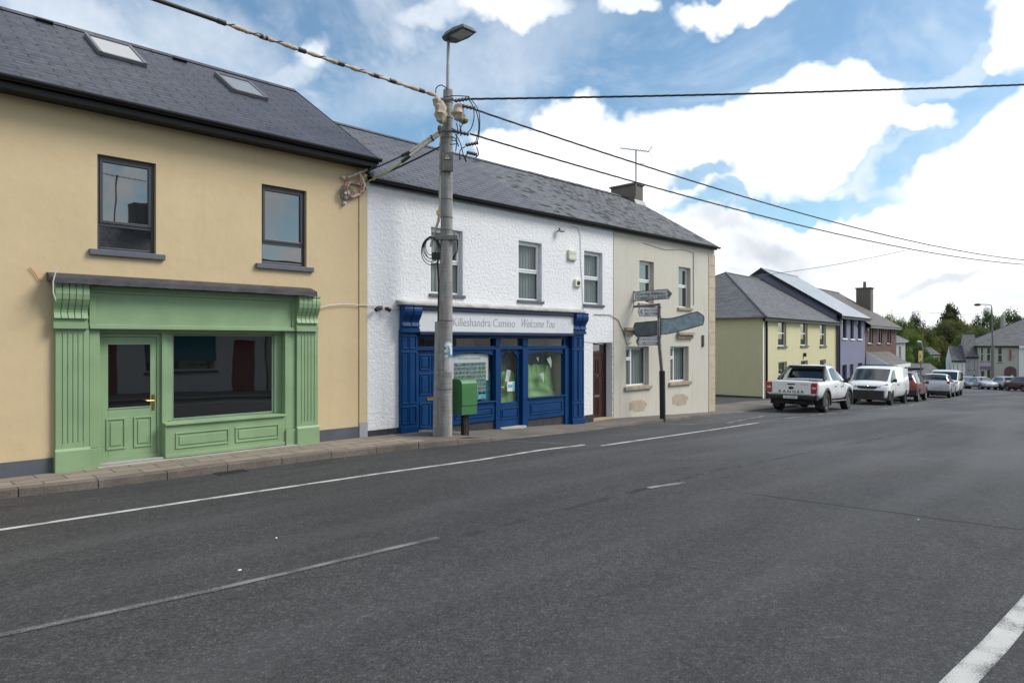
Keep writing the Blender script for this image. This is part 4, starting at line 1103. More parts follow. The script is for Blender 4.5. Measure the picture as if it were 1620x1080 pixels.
def drape(x0, x1, z0, z1, y, fold, n=40, m=20, seed=1, swag=0.0):
    rnd = random.Random(seed); P = []
    for i in range(n+1):
        u = i/n; row = []
        for j in range(m+1):
            v = j/m
            x = x0+(x1-x0)*(u+(.42-u)*.22*v); z = z0+(z1-z0)*v
            z -= .035*v*v*math.sin(u*9)**2+.05*v*max(0, u-.75)*4*v
            yy = y-fold*math.sin(u*9+2.2*v+.8*math.sin(v*5))*(1-.6*v)-.06*(1-v)
            yy -= swag*.7*math.sin((v*3.2+1.6*(u-.25)**2)*7.0)*max(0, 1-v*.95)*(1-.55*u)
            yy += .010*math.sin(u*31+4*v)*v
            row.append((x, yy, z))
        P.append(row)
    mb = MB(); mb.grid(P); return mb
thing(drape(13.02, 14.2, .475, 1.40, 12.44, .03, swag=.028).build('draped_cloth', M['cloth_green'], smooth=180, origin=(13.5, 12.62, .465)), 'bright green cloth draped in swags inside the right blue shop window', 'cloth')
thing(drape(11.86, 12.70, -.19, 1.25, 12.33, .03, seed=4).build('draped_cloth', M['cloth_green'], smooth=180, origin=(12.2, 12.52, -.2)), 'bright green cloth hanging behind the glazed blue shop door', 'cloth')
mb = MB(); P = []
for k in range(41):
    x = 11.85+.72*k/40; x += .06; P.append([(x, 12.42+.02*math.sin(k*1.3), 1.1), (x, 12.42+.016*math.sin(k*1.3+.2), 1.86)])
mb.grid(P); thing(mb.build('grey_drape', pm('grey_drape', (.16, .17, .18), .9, .3, 4, 0), smooth=180, origin=(12.2, 12.42, 1.1)), 'dark grey drape hanging above the green cloth in the shop door', 'drape')
for (px, py, w, h, lab) in ((869, 573, .10, .16, 'crumpled white paper tag hanging highest in the right shop window'), (857.5, 597, .09, .15, 'white paper shape pinned on the green cloth in the right shop window'), (850.5, 568.5, .05, .07, 'tiny white paper scrap hanging on a thread in the right shop window')):
    c = onY(px, py, 12.30); mb = MB(); i = random.random()
    mb.prism([(c.x-w, c.y, c.z+h*.6), (c.x+w*.2, c.y-.02, c.z+h), (c.x+w, c.y+.01, c.z+h*.3), (c.x+w*.7, c.y-.01, c.z-h), (c.x, c.y-.02, c.z-h*.4)], (0, .012, 0))
    mb.tube([(c.x, c.y, c.z+h*.7), (c.x, c.y+.02, 2.2)], .002, 4)
    thing(mb.build('paper_tag', M['paper'], origin=(c.x, c.y, c.z)), lab, 'paper tag')
c = onY(808, 611, FY+.095); o = root('door_notice', 'white and teal notice stuck inside the glazed blue shop door', 'notice', (c.x, FY+.095, c.z-.12))
MB().box(c.x-.13, c.x+.13, FY+.088, FY+.098, c.z-.12, c.z+.12).build('sheet', M['paper'], o)
mb = MB(); mb.box(c.x+.06, c.x+.128, FY+.085, FY+.0875, c.z-.11, c.z+.11); mb.box(c.x-.10, c.x+.05, FY+.085, FY+.0875, c.z-.03, c.z+.05); mb.build('print', M['paper_blue'], o)
c = onY(803, 594, 12.235); mb = MB(); mb.prism([(c.x-.09, c.y, c.z-.14), (c.x+.04, c.y, c.z-.16), (c.x+.10, c.y-.02, c.z+.13), (c.x-.02, c.y, c.z+.16)], (0, .01, 0))
thing(mb.build('paper_tag', M['paper'], origin=(c.x, c.y, c.z)), 'pale paper shape hanging behind the shop door glass above the notice', 'paper tag')

# ------------------------------------------------------------------ lamp and utility pole
PB = at(703, 690, 14.4); PBz = pathz(PB.x, PB.y)
PT = Vector((PB.x+.10, PB.y, 7.32))
up = root('utility_pole', 'round concrete utility pole with a street lamp on top and a tangle of cables', 'utility pole', (PB.x, PB.y, PBz-.02))
PB = Vector((PB.x, PB.y, PBz-.02))
def pole_at(z): t = (z-PB.z)/(PT.z-PB.z); return PB.lerp(PT, t)
def pole_r(z): return .166-.066*(z-PB.z)/(PT.z-PB.z)
mb = MB(); mb.tube([pole_at(z) for z in (PB.z-.3, .5, 2, 4, 6, 7.32)], [pole_r(z) for z in (PB.z, .5, 2, 4, 6, 7.32)], 28)
shaft = mb.build('pole', M['pole'], up, smooth=40)
mb = MB()
for z in (1.0, 2.44, 4.62, 4.35, 5.0, 6.3, 6.72, 7.05, 7.15):
    q = pole_at(z); mb.lathe([(pole_r(z)+.002, -.012), (pole_r(z)+.009, -.008), (pole_r(z)+.009, .008), (pole_r(z)+.002, .012)], q, (0, 0, 1), 24)
build_pieces(mb, 'band', M['galv_dark'], up)
# lamp
mb = MB(); t = pole_at(7.3); lt = Vector((t.x+.01, t.y, 8.42))
mb.tube([t-Vector((0, 0, .4)), t+Vector((0, 0, .45)), lt], [.045, .038, .032], 12); mb.lathe([(.05, 0), (.05, .06)], t+Vector((0, 0, .03)), (0, 0, 1), 12); mb.build('lamp_arm', M['galv'], up, smooth=40)
head = MB(); hx = lt.x
poly = [(hx-.07, lt.y+.08, 8.37), (hx-.21, lt.y-.02, 8.37), (hx-.245, lt.y-.36, 8.38), (hx-.19, lt.y-.70, 8.39), (hx+.19, lt.y-.70, 8.39), (hx+.245, lt.y-.36, 8.38), (hx+.21, lt.y-.02, 8.37), (hx+.07, lt.y+.08, 8.37)]
top = [(hx+(x-hx)*.72, lt.y-.30+(y-lt.y+.30)*.80, 8.49) for x, y, z in poly]
n = len(poly); head.face(poly); head.face(top[::-1])
for k in range(n): head.face([poly[k], top[k], top[(k+1) % n], poly[(k+1) % n]])
lh = head.build('lamp_head', pm('dark_lamp_metal', (.06, .075, .08), .45, .15, 5, .05), up, bevel=.012, fix=True)
MB().box(hx-.14, hx+.14, lt.y-.62, lt.y-.22, 8.366, 8.385).build('lamp_glass', pm('lamp_glass', (.36, .37, .36), .25, .1, 8, 0), lh)
# warning box
q = pole_at(5.72); r = .13
vd = Vector((-q.x, -q.y, 0)).normalized(); sd = Vector((vd.y, -vd.x, 0))
def pf(z, s, out): return pole_at(z)+vd*(pole_r(z)+out)-sd*s
mb = MB(); c = pole_at(5.76)+vd*(.10+.05); mb.obox(c, sd*.125, vd*.055, Vector((0, 0, .20)))
wb = mb.build('warning_box', M['galv_dark'], up, bevel=.01)
def tri(mb, cc, h, out):
    pts = [cc+vd*out+Vector((0, 0, h)), cc+vd*out-sd*h*.95+Vector((0, 0, -h*.75)), cc+vd*out+sd*h*.95+Vector((0, 0, -h*.75))]
    mb.prism(pts, vd*.003)
cc = c+vd*.055+Vector((0, 0, .09))
mb = MB(); tri(mb, cc, .085, .002); tg = mb.build('warning_triangle', M['ink'], wb)
mb = MB(); tri(mb, cc, .064, .006); mb.build('warning_face', pm('warning_yellow', (.62, .50, .22), .5, .05, 5, 0), wb)
mb = MB(); f = cc+vd*.011
mb.prism([f+sd*.004+Vector((0, 0, .035)), f-sd*.014+Vector((0, 0, -.004)), f+Vector((0, 0, 0)), f-sd*.004+Vector((0, 0, -.035)), f+sd*.012+Vector((0, 0, .006)), f-sd*.001+Vector((0, 0, .004))], vd*.002); mb.build('bolt_mark', M['ink'], wb)
# conduit channel and cables down the left side
sl = Vector((-RX, -RY, 0))
def side(z, out, front=0.0): return pole_at(z)+sl*(pole_r(z)+out)+vd*front
mb = MB(); a, b = side(PB.z, .03), side(2.42, .03)
for p, q_ in ((a, b),):
    mb.prism([p+sl*.05+vd*.02, p-sl*.05+vd*.02, p-sl*.05-vd*.05, p+sl*.05-vd*.05], q_-p)
mb.build('cable_guard', M['galv'], up, bevel=.006)
mb = MB(); mb.tube([side(6.55, .02), side(6.0, .035), side(5.4, .03), side(4.9, .02), side(4.55, .05), side(4.15, .17), side(4.0, .20)], .028, 8); mb.build('pale_cable', M['wrap2'], up, smooth=60)
mb = MB(); mb.tube([side(5.5, .012, .03), side(5.0, .012, .03), side(4.6, .016, .03)], .014, 6); mb.tube([side(6.2, .05), side(5.5, .055)], .018, 6); mb.build('pale_cable', M['white_wire'], up)
mb = MB()
for k in range(5):
    pts = []
    for j in range(25):
        an = 2*math.pi*j/24; rr = .19+.03*math.sin(k*2.1); rx = .12+.022*k
        pts.append(side(4.02, .19)+sl*rx*math.cos(an)+Vector((0, 0, (rr+.02*k)*math.sin(an)-.03*k))+vd*(.03*k-.05+.03*math.sin(an*2+k)))
    mb.tube(pts, .009, 5, cap=False)
mb.tube([side(3.78, .04), side(3.62, .05), side(3.2, .015), side(2.4, .012)], .02, 7)
mb.obox(side(3.80, .06), sl*.11, vd*.06, Vector((0, 0, .075)))
for k in range(3):
    pts = [pole_at(4.3-.05*k)-sl*(pole_r(4.3)+.02), pole_at(4.15)-sl*(pole_r(4)+.10+.01*k), pole_at(3.9)-sl*(pole_r(4)+.10), pole_at(3.72+.02*k)-sl*(pole_r(4)+.01)]
    mb.tube(pts, .013, 6)
mb.build('cable_coil', M['black'], up, smooth=60)
mb = MB(); q = side(4.72, .05); mb.obox(q, sl*.045, vd*.04, Vector((0, 0, .05))); mb.build('cable_clip', M['yellow_sign'], up, bevel=.01)
mb = MB()
q = pole_at(4.18); mb.obox(q+vd*.09, sd*.26*.9, vd*.05, Vector((0, 0, .05)))
mb.build('clamp', M['galv_dark'], up, bevel=.01)
# wrapped fuse boxes, insulators and jumper loops near the top
def lump(mb, c, s, seed):
    rnd = random.Random(seed); i0 = len(mb.v)
    mb.ball(c, s[0], s[1], s[2], 12, 9)
    for k in range(i0, len(mb.v)):
        v = mb.v[k]-c; f = 1+rnd.uniform(-.22, .22)+.12*math.sin(v.z*40+seed); mb.v[k] = c+Vector((v.x*f, v.y*f, v.z*(1+rnd.uniform(-.08, .08))))
pt = lambda px, py, d=14.2: at(px, py, d)
mb = MB(); lump(mb, pt(698, 178, 14.1), (.135, .12, .24), 3); lump(mb, pt(692, 162, 14.15), (.10, .10, .10), 5); mb.build('wrapped_fuse', M['wrap'], up, smooth=50)
mb = MB(); lump(mb, pt(725, 178, 14.2), (.13, .12, .18), 8); lump(mb, pt(733, 189, 14.25), (.10, .09, .10), 9); mb.build('wrapped_fuse', M['wrap'], up, smooth=50)
mb = MB(); lump(mb, pt(735.5, 191, 14.2), (.06, .05, .05), 12); lump(mb, pt(696, 205, 14.1), (.055, .05, .09), 13); mb.build('tape_wrap', pm('olive_tape', (.12, .11, .045), .7, .4, 14, .3), up, smooth=50)
def insul(mb, a, b, r=.045):
    a, b = Vector(a), Vector(b); n = 5
    mb.lathe([(r*.4, 0)]+[(r*(1 if k % 2 else .55), (b-a).length*(k+.5)/(2*n)) for k in range(2*n)]+[(r*.4, (b-a).length)], a, (b-a), 12)
mb = MB()
for (p, q) in (((718, 160), (744, 156)), ((724, 166), (752, 172)), ((716, 207), (742, 213)), ((736, 230), (757, 226)), ((738, 241), (755, 245))): insul(mb, pt(*p), pt(*q))
build_pieces(mb, 'insulator', M['dark_box'], up, smooth=50)
mb = MB()
for L in (((690, 152), (690, 140), (698, 135), (708, 141)), ((741, 157), (748, 168), (750, 185), (746, 202), (740, 210)), ((746, 158), (757, 175), (759, 198), (757, 218), (753, 228)), ((752, 172), (757, 190), (757, 208), (752, 226)),
          ((722, 195), (724, 205), (722, 220), (726, 232)), ((727, 197), (730, 210), (728, 215)), ((720, 212), (728, 226), (733, 245), (737, 256)), ((736, 232), (728, 238), (727, 252), (729, 250)), ((754, 232), (757, 244), (752, 250)), ((738, 256), (736, 249), (740, 242)), ((735, 192), (728, 204), (730, 212)), ((714, 216), (722, 222), (721, 240)), ((714, 203), (722, 207)), ((714, 222), (722, 224), (722, 232)), ((712, 229), (721, 228)), ((712, 152), (726, 152), (742, 153))):
    pts = [pt(*p) for p in L]
    Q = []
    for k in range(len(pts)-1):
        p0, p1, p2, p3 = pts[max(0, k-1)], pts[k], pts[k+1], pts[min(len(pts)-1, k+2)]
        for j in range(6):
            t = j/6; Q.append(.5*((2*p1)+(p2-p0)*t+(2*p0-5*p1+4*p2-p3)*t*t+(3*p1-p0-3*p2+p3)*t**3))
    Q.append(pts[-1]); mb.tube(Q, .011, 5)
mb.build('jumper_wires', M['black'], up, smooth=60)
mb = MB()
for (a, b) in (((696, 157), (718, 158)), ((698, 207), (718, 208))): mb.tube([pt(*a, 14.25), pt(*b, 14.25)], .03, 8)
build_pieces(mb, 'cross_arm', M['galv_dark'], up)
# torn notices on the pole
c = pole_at(1.72)
nt_ = root('pole_notices', 'torn faded notices stuck round the concrete utility pole', 'notice', tuple(c))
def curved(mb, z0, z1, a0, a1, out, n=10):
    P = []
    for k in range(n+1):
        an = a0+(a1-a0)*k/n; d = vd*math.cos(an)-sd*math.sin(an)
        P.append([pole_at(z)+d*(pole_r(z)+out) for z in (z0, (z0+z1)/2, z1)])
    mb.grid(P)
tp = NT('torn_print'); k = tp.mapr(tp.noise(9, detail=5), .42, .6); tp.col(tp.mix(k, (.10, .20, .26), (.62, .66, .68))); tp.rough(.8)
mb = MB(); curved(mb, 1.36, 1.68, -.1, 1.25, .004); mb.build('sheet', pm('stained_paper', (.40, .41, .42), .85, .25, 8, .1), nt_)
mb = MB(); curved(mb, 1.66, 2.0, -.15, 1.15, .007); mb.build('sheet', tp.mat, nt_)

# ------------------------------------------------------------------ overhead cables
def catenary(a, b, sag, n=40):
    a, b = Vector(a), Vector(b)
    return [a.lerp(b, k/n)-Vector((0, 0, sag*4*(k/n)*(1-k/n))) for k in range(n+1)]
def twist(a, b, sag, r, turns, n, strands=2, rad=None):
    base = catenary(a, b, sag, n); out = []
    d = (Vector(b)-Vector(a)).normalized(); e = d.cross(Vector((0, 0, 1))).normalized(); f = e.cross(d)
    for s in range(strands):
        out.append([p+(e*math.cos(turns*2*math.pi*k/n+s*2*math.pi/strands)+f*math.sin(turns*2*math.pi*k/n+s*2*math.pi/strands))*r for k, p in enumerate(base)])
    return out
grp = 'overhead cables on the utility pole'
A = at(690, 151, 14.15); B = onY(344, 33, A.y); B2 = B+(B-A)*7; B2.z += 0
oc = root('overhead_cable', 'thick cable wrapped in tattered beige sheeting, rising from the pole to the upper left', 'cable', tuple(A), group=grp)
mb = MB(); n = 70; base = catenary(A, B, .02, n); rnd = random.Random(5)
mb.tube(base, [.030+.010*math.sin(k*.9)+rnd.uniform(-.004, .008) for k in range(n+1)], 9); mb.build('sheeting', M['wrap'], oc, smooth=50)
mb = MB()
for k in (5, 16, 22, 34, 46, 57, 68):
    if k < n-1: mb.tube([base[k], base[k+1], base[k+2] if k+2 <= n else base[k+1]], .044, 8)
s = twist(A, B, .02, .034, 11, 160, 1)[0]; mb.tube(s, .007, 5); mb.build('tie_tape', M['black'], oc)
mb = MB(); mb.tube([B, B+(B-A)*.06, B2], [.036, .034, .034], 10); mb.build('black_sleeve', M['black'], oc)
A = at(742, 157, 14.3); B = at(1760, 128, 16.2)
def bundle(A, B, sag, label, r=.016, turns=60):
    o = root('overhead_cable', label, 'cable', tuple(A), group=grp)
    mb = MB()
    for s in twist(A, B, sag, r*.55, turns, 260, 3): mb.tube(s, r*.9, 5)
    mb.build('strand', M['black'], o, smooth=60); return o
bundle(A, B, .06, 'topmost black twisted cable running nearly level from the pole to the right', .017, 22)
bundle(at(750, 173, 14.4), at(1740, 414, 46), 1.05, 'upper of the two long sagging cables running down the street to the right', .016, 40)
bundle(at(744, 212, 14.4), at(1740, 418, 46), 1.0, 'lower of the two long sagging cables running down the street to the right', .016, 40)
def lead(L, ds, sleeve, m, label, r=.016):
    pts = [at(px, py, d) for (px, py), d in zip(L, ds)]
    o = root('house_lead', label, 'cable', tuple(pts[0]), group='cables from the pole to the yellow house')
    mb = MB(); mb.tube(pts, r, 7); mb.build('cable', m, o, smooth=60)
    if sleeve:
        mb = MB(); mb.tube(pts[:sleeve], [r*2.2, r*2.4, r*2.0][:sleeve] if sleeve <= 3 else r*2, 8); mb.build('pale_sleeve', M['wrap2'], o, smooth=60)
        mb = MB(); mb.tube([pts[sleeve-1], pts[sleeve-1].lerp(pts[sleeve], .35)], r*2.3, 8); e = pts[0].lerp(pts[1], .5); mb.tube([e, e+(pts[1]-pts[0])*.08], r*2.9, 8); build_pieces(mb, 'tape_end', M['black'], o)
lead([(697, 208), (671, 225), (648, 241), (612, 258), (584, 270)], [14.2, 14.15, 14.05, 13.95, 13.9], 3, M['black'], 'topmost house lead in a pale sleeve between the pole and yellow eaves')
lead([(698, 211), (672, 229), (648, 247), (612, 274), (578, 289)], [14.15, 14.1, 14.0, 13.95, 13.9], 3, M['yel_wire'], 'middle house lead, yellow green below its pale sleeve')
lead([(695, 233), (664, 249), (630, 265), (600, 279), (578, 288)], [14.2, 14.1, 14.0, 13.95, 13.9], 0, M['black'], 'lowest house lead, a bare black cable without a sleeve', .020)
# bracket on the yellow house
c = onY(553, 283, FY)
br = root('cable_bracket', 'porcelain cable bracket with a pink tangle of wires on the yellow corner', 'cable bracket', (c.x, FY, c.z))
mb = MB(); P0, P1 = onY(550, 281, FY-.10), onY(579, 269, FY-.14); mb.tube([P0, P1], .028, 10); mb.tube([P1, P1+Vector((.10, -.02, .03))], .04, 10); mb.build('rod', M['wrap2'], br)
mb = MB(); mb.obox(P1+Vector((.05, 0, .01)), (.035, 0, 0), (0, .05, 0), (0, 0, .09)); mb.obox(P1+Vector((.12, 0, -.07)), (.05, 0, .02), (0, .04, 0), (-.01, 0, .045)); mb.build('clamp', M['black'], br, bevel=.01)
for (px, py, s) in ((544, 281, .045), (546, 306, .04), (547, 313, .035), (545, 322, .036), (584, 277, .03)):
    p = onY(px, py, FY-.05); mb = MB(); mb.lathe([(s*.5, -.05), (s, -.03), (s*.7, 0), (s, .02), (s*.4, .045)], p, (0, -1, .2), 12); mb.build('insulator', M['porcelain'], br, smooth=60)
rnd = random.Random(11)
for nm, m, cnt, r in (('pink_wire', M['pink_wire'], 5, .007), ('grey_wire', M['galv_dark'], 5, .009), ('pale_wire', M['white_wire'], 3, .012), ('red_wire', M['red_wire'], 2, .008)):
    mb = MB()
    for k in range(cnt):
        cx, cy = (562, 299) if nm != 'grey_wire' else (549, 305)
        rx, ry = (rnd.uniform(10, 19), rnd.uniform(8, 15)) if nm != 'grey_wire' else (rnd.uniform(6, 12), rnd.uniform(6, 11))
        a0 = rnd.uniform(0, 6); L = []
        for j in range(20):
            an = a0+j*.32; L.append(onY(cx+rx*math.cos(an)+rnd.uniform(-.6, .6), cy+ry*math.sin(an)*(1-.4*math.cos(an)), FY-.05-.05*rnd.random()*0-.012*k))
        mb.tube(L, r, 5)
    if nm == 'pale_wire': mb.tube([onY(568, 273, FY-.12), onY(573, 282, FY-.12), onY(577, 292, FY-.1), onY(574, 303, FY-.08)], .02, 7)
    mb.build(nm, m, br, smooth=60)
# far thin wires
def thin(a, b, sag, label, r=.012):
    mb = MB(); mb.tube(catenary(a, b, sag, 24), r, 4); thing(mb.build('thin_wire', M['galv_dark'], origin=tuple(a)), label, 'cable', 'thin far wires')
thin(at(1140, 441, 46), at(1432, 396, 46), .25, 'thin wire rising from behind the pale green house roof to the right', .016)
thin(at(1470, 494, 95), at(1720, 501, 75), .3, 'thin far wire crossing the tree tops on the right', .014)
thin(at(1435, 492, 95), at(1660, 489, 75), .4, 'upper thin far wire crossing the sky over the far trees', .012)
thin(at(1470, 524, 95), at(1575, 515, 80), .2, 'thin far wire in front of the dark green trees', .014)
thin(at(1515, 545, 100), at(1580, 520, 80), .1, 'short slanting far wire left of the tall far lamp post', .012)

# ------------------------------------------------------------------ green box on its post
bc = (9.77, 11.20); bz = pathz(*bc)
gb = root('street_bin', 'bright green metal box with rounded top on a black post beside the concrete pole', 'street box', (bc[0], bc[1], bz))
def z_at(px, py, Y): return onY(px, py, Y).z
zt_, zb_ = z_at(735, 599, 11.15), z_at(738, 656, 11.0)
y0, y1, x0, x1 = 10.99, 11.33, 9.575, 10.015
prof_ = [(y1, zb_)]+[(y0, zb_), (y0, zb_+.19), (y0-.012, zb_+.20), (y0-.004, zt_-.16)]+[(y0+.12-.125*math.cos(a), zt_-.13+.13*math.sin(a)) for a in (.3, .6, .9, 1.2, 1.5)]+[(y1, zt_)]
mb = MB(); mb.prism([(x0, y, z) for y, z in prof_], (x1-x0, 0, 0)); box = mb.build('box', M['bin_green'], gb, bevel=.012, fix=True)
mb = MB(); mb.box(x0+.14, x0+.30, y0+.10, y0+.20, bz-.1, zb_-.002); mb.build('post', M['black'], gb, bevel=.01)
mb = MB(); mb.box(x0+.20, x0+.212, y0+.09, y0+.098, bz-.1, zb_-.002); mb.build('post_strip', pm('rusty_strip', (.12, .06, .04), .7, .3, 6, .2), gb)

# ------------------------------------------------------------------ finger signpost
sp0 = at(1048, 660, 20.6); SX, SY = sp0.x, sp0.y; SZ = pathz(SX, SY)
sp = root('signpost', 'grey signpost with five finger signs in front of the cream house', 'signpost', (SX, SY, SZ))
SD = 20.6
def sg_(px, py, d=SD): return at(px, py, d)
mb = MB(); b0, b1 = sg_(1048.5, 661), sg_(1047.5, 587); mb.tube([Vector((b0.x, b0.y, SZ-.2)), b1], .088, 14)
mb.lathe([(.088, 0), (.06, .03)], b1, (0, 0, 1), 14); mb.build('post_sleeve', M['black'], sp, smooth=40)
mb = MB(); mb.tube([sg_(1047, 588), sg_(1043, 545), sg_(1042.5, 480)], .05, 12); mb.build('post', M['galv_dark'], sp, smooth=40)
mb = MB()
for y in (486, 501, 507.5, 529.5, 533, 545.5):
    q = sg_(1043, y); mb.lathe([(.065, -.02), (.065, .02)], q, (0, 0, 1), 12)
build_pieces(mb, 'clamp', M['galv_dark'], sp)
v3, r3 = Vector((VX, VY, 0)), Vector((RX, RY, 0))
def finger(poly, mat_, label=None, th=.022, border=None, lean=0.0):
    # poly: image outline points with a distance each
    pts = [at(px, py, d) for px, py, d in poly]
    mb = MB(); mb.prism(pts, v3*th); o = mb.build('sign_panel', mat_, sp, fix=True)
    mb = MB(); c = sum(pts, Vector())/len(pts)
    n = len(pts)
    for k in range(n): mb.tube([pts[k]-v3*.004, pts[(k+1) % n]-v3*.004], .008, 6)
    mb.build('sign_rim', M['ink'], o)
    return o
def sign_text(o, s, px, py, d, h, ang, tilt, sx=1.0, mat_=None):
    # ang: how far the panel turns away from square-on; tilt: slope of the line of text
    ex = (r3*math.cos(ang)-v3*math.sin(ang)); ex = (ex+Vector((0, 0, tilt))).normalized(); ez = Vector((0, 0, 1))-ex*ex.z; ez.normalize(); en = ex.cross(ez)
    Mx = Matrix((ex, ez, en)).transposed()
    p = at(px, py, d-.03)
    text_obj('lettering', s, h, mat_ or M['ink'], o, p, Mx, extrude=.002, sx=sx, weight=.0)
o = finger([(1004.5, 461.5, 20.9), (1056, 457.3, 20.3), (1062.8, 464, 20.2), (1058, 472.6, 20.3), (1004.5, 476, 20.9)], M['sign_grey'])
sign_text(o, 'Carraig \u00c1lainn', 1008, 467.2, 20.86, .125, .61, .0, 1.08); sign_text(o, 'CARRIGALLEN', 1008, 474.2, 20.86, .125, .61, .0, .98); sign_text(o, 'km', 1046.5, 465.8, 20.41, .09, .61, 0); sign_text(o, '10', 1047, 471.8, 20.40, .12, .61, 0)
mb = MB(); 
for s in (-1, 1): mb.tube([at(1056, 464.8+s*4.2, 20.27), at(1059.6, 464.8, 20.2)], .018, 6)
mb.build('arrow', M['ink'], o)
mb = MB(); mb.tube([at(1001.6, 460, 20.95), at(1001.6, 485.5, 20.95)], .028, 8); mb.tube([at(1001, 485, 20.95), at(1043, 481.5, 20.6)], .035, 8); mb.tube([at(1001, 461, 20.95), at(1005, 462, 20.9)], .02, 6); mb.tube([at(1001, 478, 20.95), at(1005, 475.5, 20.9)], .02, 6); mb.build('side_bracket', M['galv_dark'], sp)
o = finger([(1009.2, 492.7, 20.7), (1012.4, 485.3, 20.7), (1041, 486.2, 20.6), (1041, 500.5, 20.6), (1012, 500, 20.7)], M['sign_white'])
sign_text(o, 'B\u00e9al Tairbirt', 1019, 491.8, 20.65, .095, .1, 0); sign_text(o, 'BELTURBET', 1020, 497.8, 20.65, .10, .1, 0, .95)
mb = MB()
for s in (-1, 1): mb.tube([at(1016, 492.9+s*3.6, 20.64), at(1013, 492.9, 20.64)], .012, 6)
mb.build('arrow', M['ink'], o)
def bent(L, mat_):
    n = len(L); mb = MB(); top = [at(px, t, d) for px, t, b, d in L]; bot = [at(px, b, d) for px, t, b, d in L]
    mb.grid([[b_, t_] for b_, t_ in zip(bot, top)]); mb.grid([[b_+v3*.02, t_+v3*.02] for b_, t_ in zip(bot, top)], flip=True)
    o = mb.build('sign_panel', mat_, sp, smooth=30)
    mb = MB(); mb.tube(top+bot[::-1]+[top[0]], .013, 6); mb.build('sign_rim', M['ink'], o); return o
bent([(1045.5, 503.5, 529.5, 20.55), (1054, 504, 528.3, 20.5), (1063, 503.2, 526.6, 20.45), (1073, 501, 524.4, 20.4), (1084, 497.6, 521.6, 20.35), (1094, 495, 518.8, 20.3), (1103.5, 493, 516, 20.25), (1112, 498.5, 513.8, 20.2), (1113.8, 501.5, 506, 20.2)], M['sign_back_sky'])
bent([(1001.6, 520, 523, 20.8), (1004.6, 510.8, 529, 20.78), (1007, 510.6, 532.4, 20.76), (1022, 509, 531.5, 20.7), (1040.8, 507.2, 530.6, 20.6)], M['sign_back'])
mb = MB(); mb.tube([at(1043.3, 504, 20.54), at(1043.3, 531, 20.54)], .03, 8); mb.tube([at(1040.6, 506, 20.55), at(1040.6, 531, 20.55)], .02, 6); mb.tube([at(1046.4, 505, 20.55), at(1046.4, 528, 20.55)], .02, 6); build_pieces(mb, 'panel_strap', M['galv'], sp)
o = finger([(1006.3, 540, 20.7), (1009, 532.4, 20.7), (1041, 532.2, 20.6), (1041, 545.6, 20.6), (1009.2, 546.4, 20.7)], M['sign_white'])
sign_text(o, 'B\u00e9al \u00c1tha Conaill', 1017, 537.6, 20.65, .085, .1, 0, .75); sign_text(o, 'BALLYCONNELL', 1016.5, 544.0, 20.65, .095, .1, 0, .72); sign_text(o, 'R', 1013.6, 537.6, 20.65, .07, .1, 0)
mb = MB(); mb.tube([at(1011.2, 533.5, 20.63), at(1008.3, 540, 20.63)], .022, 6); mb.tube([at(1008.3, 540, 20.63), at(1010.6, 545.6, 20.63)], .012, 6); mb.build('arrow', M['ink'], o)
